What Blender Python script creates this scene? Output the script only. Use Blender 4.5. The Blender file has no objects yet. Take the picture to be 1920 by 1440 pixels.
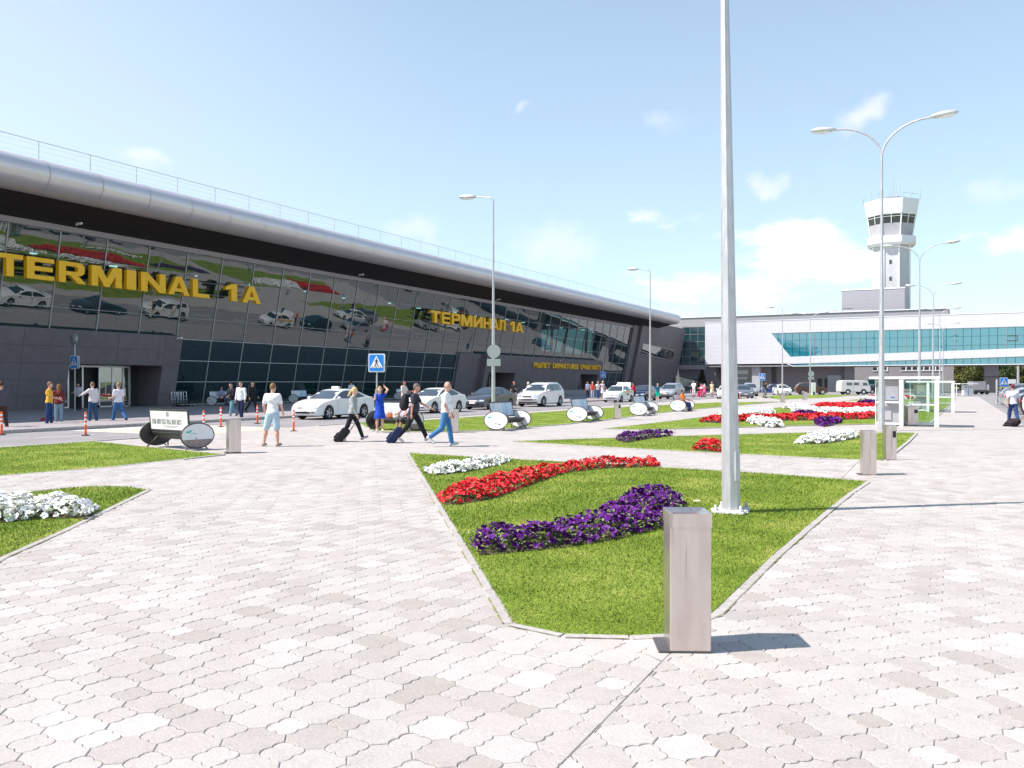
import bpy, math, random
import numpy as np
from mathutils import Vector, Matrix
R = math.radians
rng = np.random.default_rng(7)
random.seed(7)
S = bpy.context.scene
COL = S.collection

# ---------------------------------------------------------------- camera, sky, sun, exposure
CAM_H = 1.8
FPX, CU, CV = 1580.0, 960.0, 716.0          # focal length, centre column and horizon row measured on the 1920 px photograph
YAW = R(27.7)                                # +Y runs along the terminal, camera looks 27.7 degrees left of it
FW = Vector((-math.sin(YAW), math.cos(YAW), 0)); RT = Vector((math.cos(YAW), math.sin(YAW), 0))
cam_data = bpy.data.cameras.new("camera"); cam = bpy.data.objects.new("camera", cam_data); COL.objects.link(cam)
cam.location = (0, 0, CAM_H); cam.rotation_euler = (R(90) - math.atan(4 / FPX), 0, YAW)
cam_data.sensor_width = 36; cam_data.lens = 36 * FPX / 1920; cam_data.clip_start = 0.05; cam_data.clip_end = 5000
S.camera = cam
SUN_EL = R(52); SH = (0.775, 0.632)          # shadows fall along this ground direction
sun_data = bpy.data.lights.new("sun", 'SUN'); sun = bpy.data.objects.new("sun", sun_data); COL.objects.link(sun)
sun_data.energy = 4.9; sun_data.angle = R(0.53); sun_data.color = (1.0, 0.928, 0.868)
sd = Vector((SH[0] * math.cos(SUN_EL), SH[1] * math.cos(SUN_EL), -math.sin(SUN_EL)))
sun.rotation_euler = sd.to_track_quat('-Z', 'Y').to_euler(); sun.location = (-40, -30, 60)
S.view_settings.view_transform = 'Standard'; S.view_settings.look = 'None'
S.view_settings.exposure = 0.62; S.view_settings.gamma = 1.0
try: S.view_settings.use_curve_mapping = False
except Exception: pass
S.cycles.max_bounces = 8; S.cycles.transparent_max_bounces = 12; S.cycles.glossy_bounces = 4; S.cycles.use_denoising = True

W = bpy.data.worlds.new("World"); S.world = W; W.use_nodes = True
nt = W.node_tree; nt.nodes.clear()
def N(nt, t, **k):
    n = nt.nodes.new(t)
    for a, b in k.items(): setattr(n, a, b)
    return n
out = N(nt, 'ShaderNodeOutputWorld'); bg = N(nt, 'ShaderNodeBackground'); bg.inputs[1].default_value = 0.125
sky = N(nt, 'ShaderNodeTexSky', sky_type='NISHITA', sun_disc=False, sun_elevation=SUN_EL, sun_rotation=math.atan2(-SH[0], -SH[1]),
        air_density=1.0, dust_density=0.6, ozone_density=2.2, altitude=100)
tc = N(nt, 'ShaderNodeTexCoord')
sep = N(nt, 'ShaderNodeSeparateXYZ'); nt.links.new(tc.outputs['Generated'], sep.inputs[0])
# clouds: noise on the direction, stretched flat, thick near the horizon in the north-east, thin puffs above
mp = N(nt, 'ShaderNodeMapping'); mp.inputs['Scale'].default_value = (1, 1, 2.6); nt.links.new(tc.outputs['Generated'], mp.inputs[0])
n1 = N(nt, 'ShaderNodeTexNoise'); n1.inputs['Scale'].default_value = 5.5; n1.inputs['Detail'].default_value = 9; n1.inputs['Roughness'].default_value = 0.56
nt.links.new(mp.outputs[0], n1.inputs['Vector'])
def ramp(nt, src, a, b, smooth=True):
    m = N(nt, 'ShaderNodeMapRange'); m.inputs[1].default_value = a; m.inputs[2].default_value = b
    if smooth: m.interpolation_type = 'SMOOTHSTEP'
    nt.links.new(src, m.inputs[0]); return m.outputs[0]
def mth(nt, op, a, b=None, clamp=False):
    m = N(nt, 'ShaderNodeMath', operation=op); m.use_clamp = clamp
    for i, x in enumerate((a, b)):
        if x is None: continue
        if isinstance(x, (int, float)): m.inputs[i].default_value = x
        else: nt.links.new(x, m.inputs[i])
    return m.outputs[0]
low = ramp(nt, sep.outputs[2], 0.25, 0.11)                    # 1 near the horizon
east = ramp(nt, sep.outputs[0], -0.50, -0.18)                 # more cloud towards the right of the view
cov = mth(nt, 'MULTIPLY', low, east)
thr = mth(nt, 'SUBTRACT', n1.outputs['Fac'], mth(nt, 'MULTIPLY', mth(nt, 'SUBTRACT', 1.0, cov), 0.245))
c1 = ramp(nt, thr, 0.45, 0.56)
c1 = mth(nt, 'MULTIPLY', c1, 0.72)
# a few small puffs of fair weather cloud
nz = N(nt, 'ShaderNodeTexNoise'); nz.inputs['Scale'].default_value = 22; nz.inputs['Detail'].default_value = 7; nt.links.new(tc.outputs['Generated'], nz.inputs['Vector'])
wob = N(nt, 'ShaderNodeVectorMath', operation='MULTIPLY_ADD'); nt.links.new(nz.outputs['Color'], wob.inputs[0]); wob.inputs[1].default_value = (0.09, 0.09, 0.05); nt.links.new(tc.outputs['Generated'], wob.inputs[2])
for pu, pv, pr, pa in ((265, 300, 46, .5), (780, 430, 60, .4), (1040, 462, 85, .4), (1435, 345, 34, .6), (1620, 212, 46, .6), (980, 210, 20, .4), (1250, 225, 34, .25), (1480, 412, 40, .45), (1870, 360, 45, .3)):
    pd = (FW + RT * ((pu - CU) / FPX) + Vector((0, 0, (CV - pv) / FPX))).normalized() + Vector((0.045, 0.045, 0.025))
    sb_ = N(nt, 'ShaderNodeVectorMath', operation='SUBTRACT'); nt.links.new(wob.outputs[0], sb_.inputs[0]); sb_.inputs[1].default_value = pd
    ml_ = N(nt, 'ShaderNodeVectorMath', operation='MULTIPLY'); nt.links.new(sb_.outputs[0], ml_.inputs[0]); ml_.inputs[1].default_value = (1, 1, 1.9)
    ln_ = N(nt, 'ShaderNodeVectorMath', operation='LENGTH'); nt.links.new(ml_.outputs[0], ln_.inputs[0])
    c1 = mth(nt, 'MAXIMUM', c1, mth(nt, 'MULTIPLY', ramp(nt, ln_.outputs['Value'], pr / FPX * 1.25, pr / FPX * 0.1), pa))
# the palest blue of the photograph: bright hazy summer sky
mixb = N(nt, 'ShaderNodeMix', data_type='RGBA', blend_type='MULTIPLY'); mixb.inputs[0].default_value = 1
nt.links.new(sky.outputs[0], mixb.inputs[6]); mixb.inputs[7].default_value = (0.97, 1.13, 1.09, 1)
hz = ramp(nt, sep.outputs[2], 0.75, -0.05, False)
veil = N(nt, 'ShaderNodeMix', data_type='RGBA'); lft = ramp(nt, sep.outputs[0], -0.45, -1.0)
nt.links.new(mth(nt, 'ADD', mth(nt, 'ADD', mth(nt, 'MULTIPLY', hz, 0.45), 0.10), mth(nt, 'MULTIPLY', lft, 0.30)), veil.inputs[0])
nt.links.new(mixb.outputs[2], veil.inputs[6]); veil.inputs[7].default_value = (5.05, 5.55, 6.0, 1)
cl = N(nt, 'ShaderNodeMix', data_type='RGBA'); nt.links.new(c1, cl.inputs[0])
nt.links.new(veil.outputs[2], cl.inputs[6]); cl.inputs[7].default_value = (6.0, 5.95, 6.1, 1)
nt.links.new(cl.outputs[2], bg.inputs[0]); nt.links.new(bg.outputs[0], out.inputs[0])

# ---------------------------------------------------------------- measuring helpers
def at(u, D):
    "point on the ground at image column u and distance D along the view axis"
    r = (u - CU) / FPX * D
    return (FW.x * D + RT.x * r, FW.y * D + RT.y * r)
def G(u, v, z=0.0):
    return at(u, FPX * (CAM_H - z) / (v - CV))
def onX(u, x0):
    "Y of the point where column u meets the plane X = x0, and its distance"
    r = (u - CU) / FPX; D = x0 / (FW.x + RT.x * r); return D * (FW.y + RT.y * r), D
def dist(x, y): return FW.x * x + FW.y * y

# ---------------------------------------------------------------- materials
MATS = {}
def mk(name, col, rough=0.6, metal=0.0, var=0.08, vs=6.0, bump=0.0, bs=40.0, spec=0.5, coat=0.0, rnd=0.0, col2=None, aniso=None, det=4.0):
    m = bpy.data.materials.new(name); m.use_nodes = True; t = m.node_tree
    b = t.nodes['Principled BSDF']
    b.inputs['Roughness'].default_value = rough; b.inputs['Metallic'].default_value = metal
    b.inputs['Specular IOR Level'].default_value = spec; b.inputs['Coat Weight'].default_value = coat
    co = N(t, 'ShaderNodeTexCoord'); src = co.outputs['Object']
    if aniso:
        q = N(t, 'ShaderNodeMapping'); q.inputs['Scale'].default_value = aniso; t.links.new(src, q.inputs[0]); src = q.outputs[0]
    n = N(t, 'ShaderNodeTexNoise'); n.inputs['Scale'].default_value = vs; n.inputs['Detail'].default_value = det; t.links.new(src, n.inputs['Vector'])
    f = ramp(t, n.outputs['Fac'], 0.3, 0.7)
    mix = N(t, 'ShaderNodeMix', data_type='RGBA'); t.links.new(f, mix.inputs[0])
    c2 = col2 or tuple(c * (1 + var) for c in col); c1 = col if col2 else tuple(c * (1 - var) for c in col)
    mix.inputs[6].default_value = (*c1, 1); mix.inputs[7].default_value = (*c2, 1)
    last = mix.outputs[2]
    if rnd:
        oi = N(t, 'ShaderNodeObjectInfo'); hv = N(t, 'ShaderNodeHueSaturation')
        v = mth(t, 'ADD', mth(t, 'MULTIPLY', oi.outputs['Random'], 2 * rnd), 1 - rnd)
        t.links.new(v, hv.inputs['Value']); t.links.new(last, hv.inputs['Color']); last = hv.outputs[0]
    t.links.new(last, b.inputs['Base Color'])
    if bump:
        nb = N(t, 'ShaderNodeTexNoise'); nb.inputs['Scale'].default_value = bs; nb.inputs['Detail'].default_value = 5; t.links.new(src, nb.inputs['Vector'])
        bp = N(t, 'ShaderNodeBump'); bp.inputs['Strength'].default_value = bump; bp.inputs['Distance'].default_value = 0.02
        t.links.new(nb.outputs['Fac'], bp.inputs['Height']); t.links.new(bp.outputs[0], b.inputs['Normal'])
    MATS[name] = m; return m
def glass(name, tint, refl=0.3, rough=0.0, wav=0.0, body=None, bodyf=0.0, ws=0.6, fk=1.0):
    m = bpy.data.materials.new(name); m.use_nodes = True; t = m.node_tree; t.nodes.clear()
    o = N(t, 'ShaderNodeOutputMaterial'); tr = N(t, 'ShaderNodeBsdfTransparent'); tr.inputs[0].default_value = (*tint, 1)
    gl = N(t, 'ShaderNodeBsdfGlossy'); gl.inputs['Roughness'].default_value = rough; gl.inputs['Color'].default_value = (0.92, 0.95, 0.95, 1)
    fr = N(t, 'ShaderNodeLayerWeight'); fr.inputs[0].default_value = 0.35
    f = mth(t, 'ADD', mth(t, 'MULTIPLY', fr.outputs['Fresnel'], (1 - refl) * fk), refl, True)
    mx = N(t, 'ShaderNodeMixShader'); t.links.new(f, mx.inputs[0]); t.links.new(gl.outputs[0], mx.inputs[2])
    if body:
        df = N(t, 'ShaderNodeBsdfDiffuse'); df.inputs[0].default_value = (*body, 1)
        m2 = N(t, 'ShaderNodeMixShader'); m2.inputs[0].default_value = bodyf
        t.links.new(tr.outputs[0], m2.inputs[1]); t.links.new(df.outputs[0], m2.inputs[2]); t.links.new(m2.outputs[0], mx.inputs[1])
    else: t.links.new(tr.outputs[0], mx.inputs[1])
    if wav:
        co = N(t, 'ShaderNodeTexCoord'); oi = N(t, 'ShaderNodeObjectInfo')
        va = N(t, 'ShaderNodeVectorMath', operation='ADD'); t.links.new(co.outputs['Object'], va.inputs[0]); t.links.new(oi.outputs['Location'], va.inputs[1])
        n = N(t, 'ShaderNodeTexNoise'); n.inputs['Scale'].default_value = ws; n.inputs['Detail'].default_value = 1; t.links.new(va.outputs[0], n.inputs['Vector'])
        bp = N(t, 'ShaderNodeBump'); bp.inputs['Strength'].default_value = 1.0; bp.inputs['Distance'].default_value = wav
        t.links.new(n.outputs['Fac'], bp.inputs['Height']); t.links.new(bp.outputs[0], gl.inputs['Normal'])
    t.links.new(mx.outputs[0], o.inputs[0]); MATS[name] = m; return m
def emit(name, col, s):
    m = bpy.data.materials.new(name); m.use_nodes = True; b = m.node_tree.nodes['Principled BSDF']
    b.inputs['Base Color'].default_value = (*col, 1); b.inputs['Emission Color'].default_value = (*col, 1); b.inputs['Emission Strength'].default_value = s
    MATS[name] = m; return m

# ---------------------------------------------------------------- mesh helpers
class MB:
    def __init__(s): s.v = []; s.f = []; s.m = []; s.sm = []
    def add(s, vs, fs, mi=0, smooth=False):
        o = len(s.v); s.v += [tuple(p) for p in vs]
        for f in fs: s.f.append([i + o for i in f]); s.m.append(mi); s.sm.append(smooth)
        return s
    def box(s, x0, x1, y0, y1, z0, z1, mi=0, M=None):
        vs = [(x0, y0, z0), (x1, y0, z0), (x1, y1, z0), (x0, y1, z0), (x0, y0, z1), (x1, y0, z1), (x1, y1, z1), (x0, y1, z1)]
        if M is not None: vs = [M @ Vector(p) for p in vs]
        return s.add(vs, [(0, 3, 2, 1), (4, 5, 6, 7), (0, 1, 5, 4), (1, 2, 6, 5), (2, 3, 7, 6), (3, 0, 4, 7)], mi)
    def bbox(s, x0, x1, y0, y1, z0, z1, b=0.01, mi=0, M=None):
        "box with chamfered vertical and top edges"
        vs = []
        rings = [(z0, 0), (z1 - b, 0), (z1, b)]
        for z, i in rings:
            xa, xb, ya, yb = x0 + i, x1 - i, y0 + i, y1 - i
            vs += [(xa + b, ya, z), (xb - b, ya, z), (xb, ya + b, z), (xb, yb - b, z), (xb - b, yb, z), (xa + b, yb, z), (xa, yb - b, z), (xa, ya + b, z)]
        if M is not None: vs = [M @ Vector(p) for p in vs]
        fs = [tuple(range(7, -1, -1)), tuple(range(16, 24))]
        for r in range(2):
            for i in range(8): fs.append((r * 8 + i, r * 8 + (i + 1) % 8, r * 8 + 8 + (i + 1) % 8, r * 8 + 8 + i))
        return s.add(vs, fs, mi)
    def prism(s, pts, z0, z1, mi=0, M=None, cap=True):
        n = len(pts); vs = [(p[0], p[1], z0) for p in pts] + [(p[0], p[1], z1) for p in pts]
        if M is not None: vs = [M @ Vector(p) for p in vs]
        fs = [(i, (i + 1) % n, n + (i + 1) % n, n + i) for i in range(n)]
        if cap: fs += [tuple(range(n - 1, -1, -1)), tuple(range(n, 2 * n))]
        return s.add(vs, fs, mi)
    def tube(s, path, rad, n=8, mi=0, smooth=True, cap=True, rot=0.0):
        path = [Vector(p) for p in path]
        if not isinstance(rad, (list, tuple)): rad = [rad] * len(path)
        vs = []; up = None
        for i, p in enumerate(path):
            d = (path[min(i + 1, len(path) - 1)] - path[max(i - 1, 0)]).normalized()
            if up is None:
                up = Vector((1, 0, 0)) if abs(d.x) < 0.9 else Vector((0, 1, 0))
            a = (up - d * up.dot(d)).normalized(); b = d.cross(a); up = a
            for k in range(n):
                t = 2 * math.pi * k / n + rot; vs.append(p + (a * math.cos(t) + b * math.sin(t)) * rad[i])
        fs = []
        for i in range(len(path) - 1):
            for k in range(n): fs.append((i * n + k, i * n + (k + 1) % n, (i + 1) * n + (k + 1) % n, (i + 1) * n + k))
        s.add(vs, fs, mi, smooth)
        if cap: s.add(vs[:n], [tuple(range(n - 1, -1, -1))], mi); s.add(vs[-n:], [tuple(range(n))], mi)
        return s
    def ell(s, c, r, nu=12, nv=8, mi=0, M=None):
        vs = [(c[0], c[1], c[2] - r[2])]
        for j in range(1, nv):
            ph = -math.pi / 2 + math.pi * j / nv
            for i in range(nu):
                t = 2 * math.pi * i / nu; vs.append((c[0] + r[0] * math.cos(ph) * math.cos(t), c[1] + r[1] * math.cos(ph) * math.sin(t), c[2] + r[2] * math.sin(ph)))
        vs.append((c[0], c[1], c[2] + r[2])); L = len(vs) - 1; fs = []
        for i in range(nu):
            k = (i + 1) % nu; fs.append((0, 1 + k, 1 + i)); fs.append((L, 1 + (nv - 2) * nu + i, 1 + (nv - 2) * nu + k))
            for j in range(nv - 2): fs.append((1 + j * nu + i, 1 + j * nu + k, 1 + (j + 1) * nu + k, 1 + (j + 1) * nu + i))
        if M is not None: vs = [M @ Vector(p) for p in vs]
        return s.add(vs, fs, mi, True)
    def lathe(s, prof, n=20, mi=0, axis='z', c=(0, 0, 0), smooth=True):
        vs = []
        for r, h in prof:
            for k in range(n):
                t = 2 * math.pi * k / n; a, b = r * math.cos(t), r * math.sin(t)
                p = {'z': (a, b, h), 'x': (h, a, b), 'y': (a, h, b)}[axis]; vs.append((p[0] + c[0], p[1] + c[1], p[2] + c[2]))
        fs = []
        for i in range(len(prof) - 1):
            for k in range(n): fs.append((i * n + k, i * n + (k + 1) % n, (i + 1) * n + (k + 1) % n, (i + 1) * n + k))
        return s.add(vs, fs, mi, smooth)
    def build(s, name, mats, parent=None, off=None, kind=None, loc=None, recalc=False, sharp=None):
        me = bpy.data.meshes.new(name)
        vs = s.v if off is None else [(p[0] - off[0], p[1] - off[1], p[2] - off[2]) for p in s.v]
        me.from_pydata(vs, [], s.f)
        me.polygons.foreach_set('use_smooth', s.sm)
        if not isinstance(mats, (list, tuple)): mats = [mats]
        for m in mats: me.materials.append(MATS[m] if isinstance(m, str) else m)
        if len(mats) > 1: me.polygons.foreach_set('material_index', s.m)
        if recalc:
            import bmesh
            bm = bmesh.new(); bm.from_mesh(me); bmesh.ops.recalc_face_normals(bm, faces=bm.faces); bm.to_mesh(me); bm.free()
        if sharp: me.set_sharp_from_angle(angle=R(sharp))
        me.update()
        return link(name, me, parent, kind, loc)
def link(name, me, parent=None, kind=None, loc=None):
    o = bpy.data.objects.new(name, me); COL.objects.link(o)
    if parent is not None: o.parent = parent
    if kind: o['kind'] = kind
    if loc is not None: o.location = loc
    return o
def np_mesh(name, V, F, mats, parent=None, kind=None, mi=None, smooth=False):
    "mesh from numpy arrays; F is (n, k)"
    me = bpy.data.meshes.new(name); n, k = F.shape
    me.vertices.add(len(V)); me.vertices.foreach_set('co', np.ascontiguousarray(V, dtype=np.float32).ravel())
    me.loops.add(n * k); me.loops.foreach_set('vertex_index', F.astype(np.int32).ravel())
    me.polygons.add(n); me.polygons.foreach_set('loop_start', np.arange(0, n * k, k, dtype=np.int32))
    if mi is not None: me.polygons.foreach_set('material_index', mi.astype(np.int32))
    me.polygons.foreach_set('use_smooth', np.full(n, smooth))
    for m in (mats if isinstance(mats, (list, tuple)) else [mats]): me.materials.append(MATS[m] if isinstance(m, str) else m)
    me.update(calc_edges=True); me.validate()
    return link(name, me, parent, kind)
def thing(name, label, cat, loc=(0, 0, 0), rz=0.0, group=None, scale=1.0):
    o = bpy.data.objects.new(name, None); COL.objects.link(o); o.empty_display_size = 0.2
    o.location = loc; o.rotation_euler = (0, 0, rz); o.scale = (scale,) * 3
    return tag(o, label, cat, group)
def tag(o, label=None, cat=None, group=None):
    if label: o['label'] = label
    if cat: o['category'] = cat
    if group: o['group'] = group
    return o
def copy_thing(o, loc, rz=None, label=None, scale=None, group=None):
    c = o.copy(); COL.objects.link(c); c.location = loc
    if rz is not None: c.rotation_euler = (0, 0, rz)
    if scale: c.scale = (scale,) * 3
    if label: c['label'] = label
    if group: c['group'] = group
    for ch in list(o.children):
        d = ch.copy(); COL.objects.link(d); d.parent = c
        for g in list(ch.children):
            e = g.copy(); COL.objects.link(e); e.parent = d
    return c
def inpoly(P, X, Y):
    P = np.asarray(P, float); r = np.zeros(np.shape(X), bool); n = len(P); j = n - 1
    for i in range(n):
        xi, yi, xj, yj = P[i, 0], P[i, 1], P[j, 0], P[j, 1]
        c = ((yi > Y) != (yj > Y)) & (X < (xj - xi) * (Y - yi) / (yj - yi + 1e-12) + xi); r ^= c; j = i
    return r
def area(P):
    return 0.5 * sum(P[i][0] * P[(i + 1) % len(P)][1] - P[(i + 1) % len(P)][0] * P[i][1] for i in range(len(P)))
def ccw(P): return list(P) if area(P) > 0 else list(P)[::-1]

# palette
mk('paving_base', (0.30, 0.275, 0.245), 0.9, var=0.3, vs=3, bump=0.2)
mk('moss', (0.13, 0.13, 0.035), 0.95, col2=(0.30, 0.27, 0.12), vs=30)
mk('kerb_concrete', (0.38, 0.35, 0.33), 0.85, var=0.10, vs=9, bump=0.25, bs=120, rnd=0.06)
mk('asphalt', (0.25, 0.235, 0.24), 0.9, var=0.10, vs=0.8, bump=0.3, bs=90)
mk('asphalt_lot', (0.25, 0.24, 0.24), 0.9, var=0.10, vs=0.8, bump=0.3, bs=90)
mk('sidewalk', (0.30, 0.27, 0.275), 0.85, var=0.08, vs=1.2, bump=0.1, bs=60)
mk('road_paint', (0.62, 0.60, 0.57), 0.7, var=0.06, vs=8)
mk('road_yellow', (0.58, 0.49, 0.30), 0.7, var=0.08, vs=8)
mk('soil', (0.10, 0.07, 0.05), 0.95, var=0.3, vs=20)
mk('galvanised', (0.50, 0.50, 0.52), 0.45, 0.35, var=0.10, vs=14, bump=0.05, bs=60, aniso=(1, 1, 0.25))
mk('lamp_head', (0.62, 0.64, 0.66), 0.4, 0.4, var=0.04)
mk('lens_white', (0.85, 0.87, 0.9), 0.2)
mk('steel_brushed', (0.70, 0.65, 0.63), 0.30, 0.85, var=0.06, vs=14, aniso=(1, 1, 0.08), bump=0.02, bs=200)
mk('tower_grey', (0.56, 0.55, 0.57), 0.6, var=0.04, vs=0.6)
mk('cabinet_grey', (0.40, 0.39, 0.40), 0.5)
mk('stone_white', (0.62, 0.61, 0.57), 0.8)
mk('steel_dark', (0.12, 0.11, 0.11), 0.5, 0.6)
mk('white_cladding', (0.70, 0.69, 0.71), 0.5, var=0.02, vs=0.4)
mk('white_paint', (0.80, 0.80, 0.80), 0.5, var=0.03)
mk('grey_cladding', (0.155, 0.135, 0.145), 0.55, var=0.07, vs=1.5, bump=0.04, bs=60, rnd=0.035)
mk('grey_light', (0.42, 0.41, 0.43), 0.6, var=0.05, vs=1)
mk('grey_mid', (0.27, 0.26, 0.27), 0.6, var=0.05, vs=1)
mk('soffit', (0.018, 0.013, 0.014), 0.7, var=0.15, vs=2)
mk('nose_metal', (0.66, 0.62, 0.635), 0.36, 0.42, var=0.03, vs=2, aniso=(1, 0.15, 1), rnd=0.02)
mk('mullion', (0.36, 0.37, 0.39), 0.45, 0.4)
mk('fascia', (0.33, 0.29, 0.31), 0.5, 0.4)
mk('letter_yellow', (0.95, 0.52, 0.004), 0.5, var=0.05, vs=4)
mk('black_plastic', (0.012, 0.012, 0.014), 0.45)
mk('dark_grey', (0.05, 0.05, 0.055), 0.5)
mk('interior_dark', (0.05, 0.055, 0.055), 0.8)
mk('interior_floor', (0.14, 0.14, 0.14), 0.4)
mk('interior_teal', (0.20, 0.30, 0.29), 0.6)
mk('column_white', (0.45, 0.52, 0.50), 0.5)
glass('curtain_glass', (0.09, 0.20, 0.22), 0.085, wav=0.008, ws=0.45, body=(0.006, 0.05, 0.06), bodyf=0.45)
glass('teal_glass', (0.10, 0.34, 0.38), 0.17, wav=0.006, body=(0.03, 0.28, 0.37), bodyf=0.75)
glass('teal_dark_glass', (0.12, 0.30, 0.32), 0.16, wav=0.004, body=(0.02, 0.10, 0.12), bodyf=0.55)
glass('clear_glass', (0.86, 0.93, 0.91), 0.05, fk=0.3)
glass('shop_glass', (0.30, 0.36, 0.36), 0.22, body=(0.05, 0.07, 0.07), bodyf=0.3)
mk('sign_blue', (0.01, 0.22, 0.72), 0.4, var=0.02)
mk('sign_white', (0.82, 0.82, 0.84), 0.4, var=0.02)
mk('sign_back', (0.42, 0.45, 0.45), 0.45, 0.4, var=0.04)
mk('post_orange', (0.85, 0.10, 0.025), 0.5)
mk('rubber', (0.02, 0.02, 0.02), 0.85)
mk('rim_silver', (0.55, 0.56, 0.58), 0.3, 0.8)
mk('chrome', (0.75, 0.75, 0.77), 0.12, 0.95)
mk('lamp_red', (0.55, 0.015, 0.02), 0.2, coat=0.5)
mk('lamp_clear', (0.62, 0.66, 0.70), 0.12, 0.4, coat=0.6)
mk('plate_white', (0.75, 0.75, 0.75), 0.4)
mk('taxi_yellow', (0.85, 0.48, 0.04), 0.4)
mk('car_glass', (0.035, 0.045, 0.055), 0.04, 0.0, var=0.02, spec=0.9, coat=0.6)
for nm, c in dict(white=(0.80, 0.80, 0.80), cream=(0.66, 0.63, 0.60), charcoal=(0.06, 0.065, 0.085), navy=(0.012, 0.016, 0.045), silver=(0.42, 0.43, 0.46),
                  grey=(0.20, 0.21, 0.24), brown=(0.10, 0.045, 0.03), black=(0.012, 0.012, 0.016), red=(0.35, 0.02, 0.02), blue=(0.02, 0.07, 0.25)).items():
    mk('paint_' + nm, c, 0.28, 0.0 if nm in ('white', 'cream') else 0.35, var=0.01, coat=0.8)
# ================================================================ SETTING: ground, paving, road
def sheet(name, pts, z, mat, kind='structure', parent=None):
    m = MB(); P = ccw(pts); m.add([(p[0], p[1], z) for p in P], [tuple(range(len(P)))]); return m.build(name, mat, parent, kind=kind)
def rect(x0, x1, y0, y1): return [(x0, y0), (x1, y0), (x1, y1), (x0, y1)]
mk('far_ground', (0.16, 0.19, 0.08), 0.95, var=0.3, vs=0.02)
sheet('ground', rect(-2500, 2500, -2500, 2500), -0.14, 'far_ground')

def paver_mat(name, far):
    "pale concrete pavers: every stone its own tone (object random or the tint attribute), worn grain and small relief"
    m = bpy.data.materials.new(name); m.use_nodes = True; t = m.node_tree; b = t.nodes['Principled BSDF']
    b.inputs['Roughness'].default_value = 0.88; b.inputs['Specular IOR Level'].default_value = 0.25
    co = N(t, 'ShaderNodeTexCoord'); ge = N(t, 'ShaderNodeNewGeometry')
    if far:
        br = N(t, 'ShaderNodeTexBrick'); br.offset = 0.5; br.inputs['Scale'].default_value = 1.0
        br.inputs['Brick Width'].default_value = 0.31; br.inputs['Row Height'].default_value = 0.155; br.inputs['Mortar Size'].default_value = 0.006
        br.inputs['Color1'].default_value = (0.0, 0, 0, 1); br.inputs['Color2'].default_value = (1, 1, 1, 1); br.inputs['Mortar'].default_value = (0.2, 0.2, 0.2, 1)
        t.links.new(ge.outputs['Position'], br.inputs['Vector']); fac = br.outputs['Color']
    else:
        at_ = N(t, 'ShaderNodeAttribute', attribute_name='tint'); oi = N(t, 'ShaderNodeObjectInfo')
        fac = mth(t, 'FRACT', mth(t, 'ADD', at_.outputs['Fac'], oi.outputs['Random']))
    cr = N(t, 'ShaderNodeValToRGB'); e = cr.color_ramp.elements
    e[0].position = 0.0; e[0].color = (0.362, 0.328, 0.300, 1); e[1].position = 1.0; e[1].color = (0.482, 0.452, 0.425, 1)
    for p, c in ((0.14, (0.405, 0.367, 0.343)), (0.5, (0.435, 0.398, 0.374)), (0.9, (0.458, 0.424, 0.40))):
        q = e.new(p); q.color = (*c, 1)
    t.links.new(fac, cr.inputs[0])
    n = N(t, 'ShaderNodeTexNoise'); n.inputs['Scale'].default_value = 0.7; n.inputs['Detail'].default_value = 3; t.links.new(ge.outputs['Position'], n.inputs['Vector'])
    n2 = N(t, 'ShaderNodeTexNoise'); n2.inputs['Scale'].default_value = 55; n2.inputs['Detail'].default_value = 6; t.links.new(ge.outputs['Position'], n2.inputs['Vector'])
    mul = N(t, 'ShaderNodeMix', data_type='RGBA', blend_type='MULTIPLY'); mul.inputs[0].default_value = 1
    n5 = N(t, 'ShaderNodeTexNoise'); n5.inputs['Scale'].default_value = 7; n5.inputs['Detail'].default_value = 6; n5.inputs['Roughness'].default_value = 0.65; t.links.new(ge.outputs['Position'], n5.inputs['Vector'])
    k = mth(t, 'ADD', mth(t, 'ADD', mth(t, 'ADD', mth(t, 'MULTIPLY', ramp(t, n.outputs['Fac'], 0.3, 0.7), 0.07), mth(t, 'MULTIPLY', ramp(t, n5.outputs['Fac'], 0.36, 0.55), 0.06)), mth(t, 'MULTIPLY', ramp(t, n2.outputs['Fac'], 0.3, 0.75), 0.16)), 0.80)
    t.links.new(cr.outputs[0], mul.inputs[6]); t.links.new(k, mul.inputs[7]); t.links.new(mul.outputs[2], b.inputs['Base Color'])
    n3 = N(t, 'ShaderNodeTexNoise'); n3.inputs['Scale'].default_value = 38; n3.inputs['Detail'].default_value = 4; n3.inputs['Distortion'].default_value = 2.5
    t.links.new(ge.outputs['Position'], n3.inputs['Vector'])
    bp = N(t, 'ShaderNodeBump'); bp.inputs['Strength'].default_value = 0.55; bp.inputs['Distance'].default_value = 0.006
    t.links.new(n3.outputs['Fac'], bp.inputs['Height']); t.links.new(bp.outputs[0], b.inputs['Normal']); MATS[name] = m
paver_mat('paver', False); paver_mat('paver_far', True)

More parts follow.
